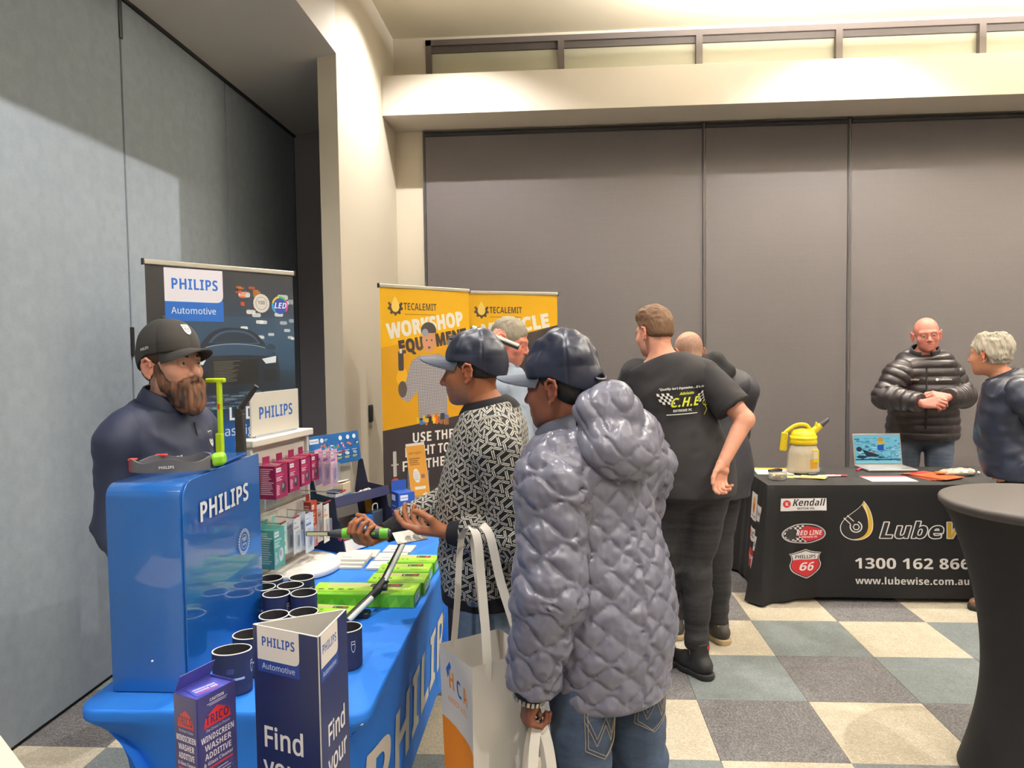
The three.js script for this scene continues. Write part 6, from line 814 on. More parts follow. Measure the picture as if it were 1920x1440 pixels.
const yellowBanner = (kind) => ctex(960, 2496, (c, w, h) => {
  const r = rng(kind + 70); c.fillStyle = '#e8b004'; c.fillRect(0, 0, w, 700); c.fillStyle = '#cf9614'; c.beginPath(); c.moveTo(0, 510); c.lineTo(w, 350); c.lineTo(w, 1300); c.lineTo(0, 1300); c.fill(); c.fillStyle = '#2b2428'; c.beginPath(); c.moveTo(0, 1215); c.lineTo(w, 1130); c.lineTo(w, h); c.lineTo(0, h); c.fill();
  if (kind === 2) { c.fillStyle = '#2b2428'; c.beginPath(); c.moveTo(0, 520); c.lineTo(w, 300); c.lineTo(w, h); c.lineTo(0, h); c.fill(); c.fillStyle = '#8a8f96'; c.fillRect(120, 760, 720, 420); c.fillStyle = '#30363e'; c.beginPath(); c.ellipse(480, 980, 300, 150, 0, 0, 7); c.fill(); }
  // gear and drop emblem with the name
  const ex = kind === 2 ? 130 : 150, ey = 150; c.strokeStyle = '#3a2a18'; c.lineWidth = 22; c.beginPath(); c.arc(ex, ey + 10, 52, -0.5, 3.65); c.stroke(); for (let i = 0; i < 7; i++) { const a = -0.4 + i * 0.66; c.fillStyle = '#3a2a18'; c.beginPath(); c.arc(ex + 66 * Math.cos(a), ey + 10 + 66 * Math.sin(a), 12, 0, 7); c.fill(); } c.fillStyle = '#f7d46a'; c.beginPath(); c.moveTo(ex, ey - 78); c.bezierCurveTo(ex + 60, ey, ex + 40, ey + 56, ex, ey + 56); c.bezierCurveTo(ex - 40, ey + 56, ex - 60, ey, ex, ey - 78); c.fill();
  txt(c, 'TECALEMIT', ex + 82, ey + 36, F(86), '#33241a', 'left', 350); c.fillStyle = '#a87400'; c.fillRect(ex + 92, ey + 70, 330, 7);
  c.save(); c.translate(w / 2, kind === 1 ? 350 : 365); c.rotate(-0.155); const heavy = (s, x, y, px, k, mw) => { txt(c, s, x, y, F(px), k, 'center', mw, 1.12); c.save(); c.translate(x, y); c.scale(1.12, 1); c.font = F(px); c.textAlign = 'center'; c.lineWidth = 12; c.lineJoin = 'round'; c.strokeStyle = k; c.strokeText(s, 0, 0, mw / 1.12); c.restore(); }; if (kind === 1) { heavy('WORKSHOP', 0, 20, 172, '#f1ecdf', 830); heavy('EQUIPMENT', 50, 165, 150, '#2e2226', 760); } else heavy('VEHICLE', 30, 10, 180, '#f1ecdf', 740); c.restore();
  if (kind === 1) { // a man in a checked shirt, drawn flat
    c.save(); c.translate(0, -140);
    c.fillStyle = '#c98f6c'; c.beginPath(); c.ellipse(490, 590, 72, 105, 0, 0, 7); c.fill(); c.fillStyle = '#2e2a2c'; c.beginPath(); c.ellipse(490, 500, 82, 72, 0, Math.PI, 0); c.fill(); c.fillRect(408, 490, 164, 34); c.fillStyle = '#8f95a5'; c.beginPath(); c.arc(452, 520, 34, 0, 7); c.fill(); c.fillStyle = '#3a2620'; c.beginPath(); c.arc(466, 588, 9, 0, 7); c.arc(520, 588, 9, 0, 7); c.fill(); c.fillStyle = '#6b3a30'; c.beginPath(); c.ellipse(492, 652, 16, 12, 0, 0, 7); c.fill();
    c.save(); c.beginPath(); c.moveTo(390, 720); c.lineTo(600, 710); c.lineTo(760, 770); c.lineTo(780, 1000); c.lineTo(690, 1010); c.lineTo(680, 1260); c.lineTo(370, 1280); c.lineTo(360, 1030); c.lineTo(255, 1130); c.lineTo(180, 1080); c.lineTo(300, 770); c.closePath(); c.clip(); c.fillStyle = '#c9c4c0'; c.fillRect(150, 680, 700, 620); c.strokeStyle = 'rgba(70,66,86,.75)'; c.lineWidth = 5; for (let i = 0; i < 60; i++) { c.beginPath(); c.moveTo(150 + i * 14, 680); c.lineTo(160 + i * 14, 1300); c.stroke(); c.beginPath(); c.moveTo(150, 690 + i * 14); c.lineTo(850, 682 + i * 14); c.stroke(); } c.restore();
    c.fillStyle = '#e7ad1e'; c.beginPath(); c.ellipse(200, 900, 52, 74, 0.3, 0, 7); c.fill(); c.fillStyle = '#2c2628'; rr(c, 168, 680, 54, 170, 18); c.fill(); c.fillStyle = '#dcdcd8'; rr(c, 182, 660, 26, 40, 8); c.fill(); c.fillStyle = '#4b3f3c'; c.beginPath(); c.ellipse(205, 1010, 44, 70, 0, 0, 7); c.fill();
    for (let i = 0; i < 26; i++) { c.fillStyle = ['#c85a22', '#d9b22a', '#3a6fb0', '#2b2428', '#8a5a3a'][Math.floor(r() * 5)]; c.fillRect(340 + 330 * r(), 1240 + 60 * r(), 20 + 34 * r(), 34 + 30 * r()); }
    c.restore(); txt(c, 'USE THE', 290, 1345, F(120), '#ece7e0', 'left', 520); txt(c, 'RIGHT TOOL', 210, 1465, F(120), '#ece7e0', 'left', 640); txt(c, 'FOR THE JOB', 180, 1585, F(120), '#ece7e0', 'left', 700);
    c.fillStyle = '#b9b6b0'; rr(c, 96, 1400, 34, 220, 10); c.fill(); c.fillRect(76, 1510, 74, 14); c.fillStyle = '#c84a30'; c.beginPath(); c.ellipse(112, 1650, 34, 18, 0, 0, 7); c.fill(); c.fillStyle = '#8d8a86'; c.beginPath(); c.moveTo(240, 1750); c.lineTo(300, 1630); c.lineTo(360, 1760); c.lineTo(300, 1700); c.fill();
  }
});
banner('left yellow roll-up banner showing a man in a checked shirt', [-1.17, -4.775], [-0.643, -5.349], 2.05, yellowBanner(1), 'yellow roll-up banners');
banner('right yellow roll-up banner half hidden behind the two caps', [-0.672, -5.495], [0.0, -5.826], 2.05, yellowBanner(2), 'yellow roll-up banners');
// ---------------------------------------------------------------- foreground: carton and folded prism on a narrow plinth, cream panel
const PLY = 0.86;
{
  const t = thing('near_plinth', 'narrow dark plinth under the prism and carton, below the frame', 'plinth', [-0.49, 0, -1.13]); obj('column', bx(0.34, PLY - 0.02, 0.26, 0, (PLY - 0.02) / 2, 0, 0.004), std(0x2a2c36, 0.7), t); obj('top_board', bx(0.36, 0.02, 0.28, 0, PLY - 0.01, 0, 0.004), std(0x33353f, 0.6), t);
}
{
  const t = thing('triangular_prism', 'navy folded card prism with white name panels and large lettering', 'display card', [-0.432, PLY + 0.001, -1.2]);
  const H = 0.302, pts = [[-0.088, 0.008], [0.041, 0.06], [0.049, -0.067]].map(([x, z]) => V(x, 0, z)); // left, front, back right
  const faceTex = (big) => ctex(640, 1408, (c, w, h) => { c.fillStyle = '#1c2754'; c.fillRect(0, 0, w, h); c.fillStyle = '#23408c'; c.fillRect(40, 170, 420, 190); c.fillStyle = '#ddd5cc'; rr(c, 40, 0, 420, 262, [0, 0, 60, 0]); c.fill(); word(c, 250, 150, 104, '#2a4fa0', 'center', 340); txt(c, 'Automotive', 84, 332, F(64, 'normal'), '#cfd4e2'); txt(c, 'Find', 70, 960, F(230, 'normal'), '#dcd8d4', 'left', 420); txt(c, 'your', 70, 1200, F(230, 'normal'), '#dcd8d4', 'left', 440); c.lineWidth = 8; c.strokeStyle = '#dcd8d4'; c.font = F(230, 'normal'); c.strokeText('Find', 70, 960, 420); c.strokeText('your', 70, 1200, 440); });
  const rt = ctex(640, 1408, (c, w, h) => { c.fillStyle = '#1c2754'; c.fillRect(0, 0, w, h); c.fillStyle = '#23408c'; c.fillRect(30, 180, 380, 190); c.fillStyle = '#ddd5cc'; rr(c, 30, 0, 380, 262, [0, 0, 60, 0]); c.fill(); word(c, 220, 160, 96, '#2a4fa0', 'center', 320); txt(c, 'Automotive', 64, 340, F(58, 'normal'), '#cfd4e2'); c.font = F(230, 'normal'); c.lineWidth = 8; c.strokeStyle = '#dcd8d4'; c.strokeText('Find', 130, 920, 420); c.strokeText('your', 130, 1160, 440); txt(c, 'Find', 130, 920, F(230, 'normal'), '#dcd8d4', 'left', 420); txt(c, 'your', 130, 1160, F(230, 'normal'), '#dcd8d4', 'left', 440); });
  const inner = std(0xb7b3ac, 0.7), edge = std(0xd9d2c8, 0.7), tex = [faceTex(), rt, faceTex()], names = ['left_face', 'right_face', 'back_face'];
  for (let i = 0; i < 3; i++) { const a = pts[i], b = pts[(i + 1) % 3], w = a.distanceTo(b), m = a.clone().add(b).multiplyScalar(0.5), turn = Math.atan2(-(b.z - a.z), b.x - a.x); const p = obj(names[i], bx(w, H, 0.002, 0, H / 2, 0), inner, t); p.position.copy(m); p.rotation.y = turn; print('face_print', w - 0.001, H - 0.001, tex[i], p, [0, H / 2, 0.0014], [0, 0, 0], 0.35); obj('top_edge', bx(w, 0.0012, 0.0026, 0, H, 0), edge, p); }
}
{
  const t = thing('washer_additive_carton', 'small open purple-blue carton of windscreen washer additive', 'carton', [-0.578, PLY + 0.001, -1.132], 0);
  const H = 0.222, P0 = [[-0.039, 0.023], [0.010, 0.046], [0.039, -0.025], [-0.012, -0.045]].map(([x, z]) => V(x, 0, z)), card = std(0x3a3a8c, 0.45);
  const tx = (small) => ctex(512, 1472, (c, w, h) => { const r = rng(small ? 3 : 4); c.fillStyle = '#39396f'; c.fillRect(0, 0, w, h); for (let i = 0; i < 300; i++) { c.fillStyle = `rgba(120,125,190,${0.1 + 0.15 * r()})`; c.beginPath(); c.arc(w * r(), 800 + 670 * r(), 4 + 10 * r(), 0, 7); c.fill(); } if (!small) { txt(c, 'CAUTION', 256, 86, F(44), '#d8d2d8', 'center'); c.fillStyle = '#b8b4c4'; c.fillRect(120, 104, 280, 8); c.fillRect(150, 122, 230, 8); }
    const y0 = small ? 150 : 160; c.fillStyle = '#c22a30'; c.beginPath(); c.moveTo(70, y0 + 190); c.lineTo(100, y0 + 80); c.lineTo(256, y0); c.lineTo(412, y0 + 80); c.lineTo(442, y0 + 190); c.closePath(); c.fill(); c.save(); c.translate(256, y0 + 165); c.scale(1, 1.25); txt(c, 'TRICO', 0, 0, F(108), '#2c2a55', 'center', 320); c.restore(); c.lineWidth = 3; txt(c, 'The Driver\'s Choice', 256, y0 + 240, F(38, 'italic'), '#cfc8d0', 'center'); ['WINDSCREEN', 'WASHER', 'ADDITIVE'].forEach((s, i) => txt(c, s, 256, y0 + 340 + i * 96, F(92), '#e6dfe2', 'center', i ? 360 : 450)); txt(c, '& Glass Cleaner', 256, y0 + 600, F(54), '#d8cfd6', 'center', 400); c.fillStyle = '#c5343a'; c.fillRect(60, y0 + 625, 392, 22); c.fillStyle = 'rgba(220,215,230,.75)'; for (let i = 0; i < 12; i++) c.fillRect(70 + 20 * r(), y0 + 680 + i * 34, 300 + 70 * r(), 13); });
  const T = [tx(true), tx(false)], panel = (a, b, tex) => { const w = a.distanceTo(b), p = obj('side', bx(w, H, 0.0012, 0, H / 2, 0), card, t); p.position.copy(a.clone().add(b).multiplyScalar(0.5)); p.rotation.y = Math.atan2(-(b.z - a.z), b.x - a.x); if (tex) print('side_print', w - 0.001, H - 0.001, tex, p, [0, H / 2, 0.001], [0, 0, 0], 0.35); return p; };
  panel(P0[0], P0[1], T[0]); panel(P0[1], P0[2], T[1]); panel(P0[2], P0[3]); panel(P0[3], P0[0]);
  const tt = ctex(256, 192, (c) => { c.fillStyle = '#4a4fb0'; c.fillRect(0, 0, 256, 192); ['WINDSCREEN', 'WASHER ADD'].forEach((s, i) => txt(c, s, 128, 74 + i * 44, F(40), '#e6e4f0', 'center', 200)); c.fillStyle = '#c23a44'; c.fillRect(36, 134, 184, 14); });
  const top = obj('top_flap', (() => { const g = new THREE.BufferGeometry(), q = [P0[0], P0[1], P0[2], P0[3]].map((v) => v.clone().setY(H - 0.004)); g.setAttribute('position', new THREE.Float32BufferAttribute([0, 1, 2, 0, 2, 3].flatMap((i) => q[i].toArray()), 3)); const u = [[0, 0], [0.0, 0], [1, 0], [1, 1]]; g.setAttribute('uv', new THREE.Float32BufferAttribute([[0, 0], [0.35, 0], [1, 0.4], [0, 0], [1, 0.4], [0.6, 1]].flat(), 2)); g.computeVertexNormals(); return g; })(), new THREE.MeshStandardMaterial({ color: 0x4348a0, roughness: 0.45, side: THREE.DoubleSide }), t);
  print('top_print', 0.05, 0.036, tt, top, [0.002, H - 0.0032, 0.0], [-Math.PI / 2, 0, 0.96], 0.4);
  const fl = obj('raised_flap', bx(0.07, 0.03, 0.0012, 0, 0.015, 0), card, t); fl.position.set((P0[0].x + P0[3].x) / 2, H, (P0[0].z + P0[3].z) / 2); fl.rotation.set(0.45, Math.atan2(-(P0[3].z - P0[0].z), P0[3].x - P0[0].x), 0, 'YXZ');
}
{
  const t = thing('cream_counter', 'corner of a cream counter at the bottom left of the picture', 'counter', [-1.2, 0, -0.88], 0); const m = std(0xd9cdb4, 0.6);
  const poly = [[-1.09 + 1.2, -1.312 + 0.88], [-0.894 + 1.2, -1.152 + 0.88], [-0.894 + 1.2, -0.75 + 0.88], [-1.5 + 1.2, -0.75 + 0.88], [-1.5 + 1.2, -1.312 + 0.88 - 0.0]];
  const sh = new THREE.Shape(poly.map(([x, z]) => new THREE.Vector2(x, -z))), g = new THREE.ExtrudeGeometry(sh, { depth: 0.9, bevelEnabled: false }); g.rotateX(-Math.PI / 2); obj('body', g, m, t); const g2 = new THREE.ExtrudeGeometry(sh, { depth: 0.004, bevelEnabled: true, bevelSize: 0.006, bevelThickness: 0.004, bevelSegments: 2 }); g2.rotateX(-Math.PI / 2); g2.translate(0, 0.896, 0); obj('top', g2, m, t);
}
// ---------------------------------------------------------------- black draped table with printed front
const BT = { x0: 1.315, x1: 3.12, z0: -5.43, z1: -4.72, h: 0.735 };
{
  const w = BT.x1 - BT.x0, d = BT.z1 - BT.z0, t = thing('exhibition_table', 'long table under a black printed cloth on the right', 'table', [(BT.x0 + BT.x1) / 2, 0, (BT.z0 + BT.z1) / 2]);
  obj('tabletop', bx(w - 0.02, 0.025, d - 0.02, 0, BT.h - 0.02, 0, 0.004), std(0x8a8680, 0.6), t);
  for (const sx of [-1, 1]) for (const sz of [-1, 1]) obj('leg', rod(V(sx * (w / 2 - 0.12), 0, sz * (d / 2 - 0.1)), V(sx * (w / 2 - 0.12), 0.71, sz * (d / 2 - 0.1)), 0.013), std(0x55565a, 0.5), t);
  // cloth: a ring swept down from the rim, flaring, with folds gathered at the corners
  const ring = [], N = 70, M2 = 30; for (let i = 0; i < N; i++) ring.push([lerp(-w / 2, w / 2, i / N), d / 2, 0, 1]); for (let i = 0; i < M2; i++) ring.push([w / 2, lerp(d / 2, -d / 2, i / M2), 1, 0]); for (let i = 0; i < N; i++) ring.push([lerp(w / 2, -w / 2, i / N), -d / 2, 0, -1]); for (let i = 0; i < M2; i++) ring.push([-w / 2, lerp(-d / 2, d / 2, i / M2), -1, 0]);
  const rows = 22, pts = [], uv = [], idx = [], L = ring.length;
  const cl = (x, z, nx, nz, f) => { const cd = Math.min(Math.hypot(w / 2 - Math.abs(x), d / 2 - Math.abs(z)), 0.5), cor = Math.exp(-cd * cd / 0.018), fold = Math.exp(-cd / 0.18) * 0.03 * Math.sin(cd * 55 + 0.6) * f, ox = Math.sign(x) * cor * 0.085 * f, oz = Math.sign(z) * cor * 0.085 * f, sag = 0.05 * f + fold + 0.006 * f * Math.sin(x * 5 + 1); return [x + nx * sag + ox, z + nz * sag + oz]; };
  for (let j = 0; j <= rows; j++) for (let i = 0; i < L; i++) { const [x, z, nx, nz] = ring[i], f = j / rows, q = cl(x, z, nx, nz, f), lip = j === 0 ? 0.004 : 0; const cd = Math.hypot(w / 2 - Math.abs(x), d / 2 - Math.abs(z)); pts.push(q[0] - Math.sign(x) * lip * Math.abs(nx), lerp(BT.h, 0.012 + 0.02 * clamp(cd / 0.3, 0, 1), Math.pow(f, 0.95)) - (j === 1 ? 0.0 : 0), q[1] - Math.sign(z) * lip * Math.abs(nz)); uv.push(i * 0.03, f); }
  for (let j = 0; j < rows; j++) for (let i = 0; i < L; i++) { const a = j * L + i, b = j * L + (i + 1) % L, c = a + L, e = b + L; idx.push(a, c, b, b, c, e); }
  const c0 = pts.length / 3; pts.push(0, BT.h, 0); uv.push(0, 0); for (let i = 0; i < L; i++) idx.push(c0, i, (i + 1) % L);
  let g = new THREE.BufferGeometry(); g.setAttribute('position', new THREE.Float32BufferAttribute(pts, 3)); g.setAttribute('uv', new THREE.Float32BufferAttribute(uv, 2)); g.setIndex(idx); g = toCreasedNormals(g, 0.8);
  obj('printed_cloth', g, new THREE.MeshStandardMaterial({ color: 0x0d0b10, roughness: 0.75, side: THREE.DoubleSide, bumpMap: weaveBump, bumpScale: 0.0003 }), t);
  // printing on the front drop, x from -w/2, y up
  const px = (x) => (x - BT.x0) / w * 2048, py = (y) => (BT.h - y) / BT.h * 834;
  const badges = (c) => {
    c.fillStyle = '#e6e1e2'; c.fillRect(px(1.4), py(0.66), 165 * 1.9, 88); c.fillStyle = '#c03038'; c.beginPath(); c.arc(px(1.4) + 40, py(0.66) + 38, 26, 0, 7); c.fill(); txt(c, 'K', px(1.4) + 40, py(0.66) + 50, F(34), '#f0e9ea', 'center'); txt(c, 'Kendall', px(1.4) + 74, py(0.66) + 54, F(66, 'italic bold'), '#232028', 'left', 226); txt(c, 'MOTOR OIL', px(1.4) + 110, py(0.66) + 80, F(22), '#232028');
    const rx = px(1.54), ry = py(0.435); c.fillStyle = '#b9b6b8'; c.beginPath(); c.ellipse(rx, ry, 146, 74, 0, 0, 7); c.fill(); c.fillStyle = '#1e1b21'; c.beginPath(); c.ellipse(rx, ry, 136, 66, 0, 0, 7); c.fill(); c.save(); c.beginPath(); c.ellipse(rx, ry, 132, 62, 0, 0, 7); c.clip(); for (let i = 0; i < 9; i++) for (let j = 0; j < 8; j++) if ((i + j) % 2) { c.fillStyle = '#d8d5d6'; c.fillRect(rx - 132 + i * 16, ry - 64 + j * 16, 16, 16); } c.fillStyle = '#1e1b21'; c.beginPath(); c.arc(rx - 84, ry, 40, 0, 7); c.fill(); c.fillStyle = '#c02830'; c.beginPath(); c.moveTo(rx - 56, ry); c.lineTo(rx + 10, ry - 58); c.lineTo(rx + 140, ry - 30); c.lineTo(rx + 140, ry + 40); c.lineTo(rx + 10, ry + 58); c.fill(); c.restore(); txt(c, 'RED LINE', rx + 30, ry + 12, F(48, 'italic bold'), '#ece7e8', 'center', 176); txt(c, 'SYNTHETIC OIL', rx + 34, ry + 32, F(17), '#ece7e8', 'center', 110);
    const sx = px(1.545), sy = py(0.235), sh = (k) => { c.beginPath(); c.moveTo(sx - 108 * k, sy - 84 * k); c.quadraticCurveTo(sx - 50 * k, sy - 84 * k, sx, sy - 112 * k); c.quadraticCurveTo(sx + 50 * k, sy - 84 * k, sx + 108 * k, sy - 84 * k); c.quadraticCurveTo(sx + 80 * k, sy - 50 * k, sx + 104 * k, sy - 4 * k); c.quadraticCurveTo(sx + 108 * k, sy + 66 * k, sx, sy + 112 * k); c.quadraticCurveTo(sx - 108 * k, sy + 66 * k, sx - 104 * k, sy - 4 * k); c.quadraticCurveTo(sx - 80 * k, sy - 50 * k, sx - 108 * k, sy - 84 * k); c.closePath(); };
    c.fillStyle = '#c9c6c8'; sh(1); c.fill(); c.fillStyle = '#2a262c'; sh(0.94); c.fill(); c.fillStyle = '#dcd9da'; sh(0.88); c.fill(); c.save(); sh(0.88); c.clip(); c.fillStyle = '#c0282f'; c.fillRect(sx - 120, sy - 32, 240, 160); c.restore(); txt(c, 'PHILLIPS', sx, sy - 40, F(36), '#28242a', 'center', 140); txt(c, '66', sx, sy + 52, F(88, 'italic bold'), '#ece8ea', 'center', 120);
  };
  const ft = ctex(2048, 834, (c) => {
    c.clearRect(0, 0, 2048, 834); badges(c);
    const dx = px(1.86), dy = py(0.5); // drop with spanner
    const drop = (k, ox = 0) => { c.beginPath(); c.moveTo(dx + 50 * k + ox, dy - 160 * k); c.bezierCurveTo(dx + 30 * k + ox, dy - 90 * k, dx - 118 * k + ox, dy - 50 * k, dx - 114 * k + ox, dy + 40 * k); c.bezierCurveTo(dx - 110 * k + ox, dy + 150 * k, dx + 96 * k + ox, dy + 160 * k, dx + 110 * k + ox, dy + 30 * k); c.bezierCurveTo(dx + 116 * k + ox, dy - 40 * k, dx + 96 * k + ox, dy - 110 * k, dx + 50 * k + ox, dy - 160 * k); c.closePath(); };
    c.fillStyle = '#d6d3d2'; drop(1.02); c.fill(); c.fillStyle = '#cfa52c'; drop(0.97); c.fill(); c.fillStyle = '#e2cf94'; c.beginPath(); c.moveTo(dx + 60, dy - 140); c.quadraticCurveTo(dx + 100, dy - 20, dx + 70, dy + 60); c.lineTo(dx + 46, dy + 40); c.quadraticCurveTo(dx + 70, dy - 40, dx + 44, dy - 130); c.fill(); c.save(); drop(0.97); c.clip(); c.fillStyle = '#100d13'; drop(0.95, -26); c.fill(); c.restore();
    c.strokeStyle = '#d6d3d2'; c.lineWidth = 9; c.beginPath(); c.arc(dx - 6, dy + 26, 40, -1.2, 3.6); c.stroke(); c.lineWidth = 7; c.beginPath(); for (let i = 0; i <= 6; i++) { const a = i / 6 * 6.283; c[i ? 'lineTo' : 'moveTo'](dx - 4 + 22 * Math.cos(a), dy + 28 + 22 * Math.sin(a)); } c.stroke(); c.beginPath(); c.moveTo(dx - 44, dy + 6); c.lineTo(dx - 90, dy - 40); c.moveTo(dx - 20, dy - 14); c.lineTo(dx - 66, dy - 58); c.stroke();
    c.font = F(160, 'italic bold'); c.lineWidth = 14; c.strokeStyle = '#d6d3d2'; c.textAlign = 'left'; c.lineJoin = 'round'; const lx = px(1.985), ly = py(0.405), two = (s, x, k) => { c.save(); c.translate(x, ly); c.scale(1.18, 1); c.font = F(160, 'italic bold'); c.strokeText(s, 0, 0); c.restore(); txt(c, s, x, ly, F(160, 'italic bold'), k, 'left', undefined, 1.18); }; c.font = F(160, 'italic bold'); const lw = c.measureText('Lube').width * 1.18; two('Lube', lx, '#100d13'); two('Wise', lx + lw + 4, '#cfa52c');
    txt(c, '1300 162 866', px(1.84), py(0.2), F(112), '#cfcac9', 'left', undefined, 1.18); txt(c, 'www.lubewise.com.au', px(1.845), py(0.095), F(74), '#c9c4c3', 'left', undefined, 0.98);
  });
  const skin = (name, tex, fn, n, m) => { const P = [], U = [], I = []; for (let j = 0; j <= m; j++) for (let i = 0; i <= n; i++) { const q = fn(i / n, j / m); P.push(...q); U.push(i / n, 1 - j / m); } for (let j = 0; j < m; j++) for (let i = 0; i < n; i++) { const a = j * (n + 1) + i, b = a + 1, c = a + n + 1, e = c + 1; I.push(a, c, b, b, c, e); } const G = new THREE.BufferGeometry(); G.setAttribute('position', new THREE.Float32BufferAttribute(P, 3)); G.setAttribute('uv', new THREE.Float32BufferAttribute(U, 2)); G.setIndex(I); G.computeVertexNormals(); obj(name, G, std(0xffffff, 0.7, { map: tex, alphaTest: 0.5, side: THREE.DoubleSide }), t); };
  const yy = (x, z, f) => lerp(BT.h, 0.012 + 0.02 * clamp(Math.hypot(w / 2 - Math.abs(x), d / 2 - Math.abs(z)) / 0.3, 0, 1), Math.pow(f, 0.95));
  skin('front_print', ft, (u, v) => { const x = lerp(-w / 2, w / 2, u), q = cl(x, d / 2, 0, 1, v); return [q[0], yy(x, d / 2, v), q[1] + 0.004]; }, 90, 22);
  const st = ctex(1024, 960, (c) => { c.clearRect(0, 0, 1024, 960); c.save(); const card = (x, y, cw, chh, f) => { c.save(); c.translate(x, y); c.fillStyle = '#dcd8d8'; c.fillRect(0, 0, cw, chh); f(cw, chh); c.restore(); };
    card(560, 120, 190, 240, (a, b) => { c.fillStyle = '#d9a22c'; c.beginPath(); c.ellipse(95, 110, 46, 76, 0, 0, 7); c.fill(); c.fillStyle = '#c0402c'; c.beginPath(); c.ellipse(95, 130, 26, 44, 0, 0, 7); c.fill(); c.fillStyle = '#8f96a8'; c.fillRect(20, 200, 150, 14); }); card(770, 190, 220, 130, (a, b) => { c.fillStyle = '#c03038'; c.beginPath(); c.arc(36, 60, 24, 0, 7); c.fill(); txt(c, 'Kendall', 66, 84, F(54, 'italic bold'), '#232028', 'left', 146); }); card(580, 430, 170, 120, () => { c.fillStyle = '#c84a3a'; c.fillRect(0, 0, 20, 120); txt(c, 'ZIC', 94, 84, F(74), '#232028', 'center'); }); card(770, 450, 200, 130, () => { txt(c, 'Mobil', 100, 90, F(74), '#3a4fa0', 'center', 180); }); c.fillStyle = '#b8262e'; c.beginPath(); c.arc(670, 700, 90, 0, 7); c.fill(); txt(c, 'TOTAL', 670, 720, F(56), '#e6dfe0', 'center', 150); c.fillStyle = '#c9c6c8'; c.beginPath(); c.arc(880, 690, 60, 0, 7); c.fill(); c.restore(); });
  skin('side_print', st, (u, v) => { const z = lerp(-d / 2, d / 2, u), q = cl(-w / 2, z, -1, 0, v); return [q[0] - 0.004, yy(-w / 2, z, v), q[1]]; }, 60, 22);
}
const TT = BT.h + 0.0008;
{ // oil jug
  const t = thing('oil_jug', 'translucent white oil jug with a yellow lid, handle and dark spout', 'jug', [1.69, TT, -5.2], -0.1), ye = std(0xe2c613, 0.4), wh = phys(0xd9cdb4, 0.35, { transmission: 0.25, thickness: 0 });
  obj('container', lathe([[0.001, 0.002], [0.1, 0.002], [0.108, 0.01], [0.108, 0.03], [0.103, 0.045], [0.103, 0.13], [0.098, 0.16], [0.085, 0.19], [0.078, 0.215], [0.001, 0.216]], 40), wh, t);
  obj('collar', lathe([[0.08, 0.2], [0.092, 0.202], [0.092, 0.222], [0.088, 0.226], [0.088, 0.236], [0.09, 0.24], [0.09, 0.258], [0.001, 0.26]], 36), ye, t);
  obj('lid', lathe([[0.086, 0.255], [0.082, 0.275], [0.066, 0.296], [0.03, 0.305], [0.001, 0.306]], 32), ye, t);
  obj('handle', tube([[0.05, 0.29, 0.0], [0.02, 0.33, 0], [-0.04, 0.332, 0], [-0.1, 0.295, 0], [-0.125, 0.27, 0]], 0.013, 40, 10), ye, t);
  obj('grip_plate', at(bx(0.045, 0.13, 0.028, 0, 0, 0, 0.008), -0.128, 0.215, 0, 0, 0, -0.1), ye, t); for (let i = 0; i < 7; i++) obj('grip_rib', at(bx(0.024, 0.005, 0.03, 0, 0, 0, 0.002), -0.112 - 0.001 * i, 0.262 - i * 0.016, 0, 0, 0, -0.1), std(0xb89c10, 0.5), t);
  obj('spout', rod(V(0.055, 0.275, 0), V(0.115, 0.33, 0), 0.026, 0.022, 18), ye, t); obj('spout_nozzle', [rod(V(0.108, 0.322, 0), V(0.158, 0.366, 0), 0.02, 0.014, 16), rod(V(0.158, 0.366, 0), V(0.17, 0.377, 0), 0.014, 0.006, 16)], std(0x3c3a40, 0.45), t);
  obj('stopper_ring', at(new THREE.TorusGeometry(0.02, 0.004, 8, 20), 0.085, 0.33, 0, 0, Math.PI / 2), ye, t);
  const tg = obj('hang_tag', bx(0.044, 0.085, 0.005, 0.062, 0.125, 0.09, 0.004), ye, t); obj('tag_window', bx(0.028, 0.055, 0.006, 0.062, 0.13, 0.0905, 0.002), std(0xd8cfc0, 0.5), tg); obj('label', (() => { const g = new THREE.CylinderGeometry(0.1042, 0.1042, 0.062, 14, 1, true, 0.25, 0.6); g.translate(0, 0.072, 0); return g; })(), std(0xd49a22, 0.5), t); obj('recessed_panel', (() => { const g = new THREE.CylinderGeometry(0.1036, 0.1036, 0.075, 14, 1, true, -0.75, 0.75); g.translate(0, 0.085, 0); return g; })(), std(0xc9bca0, 0.5), t);
}
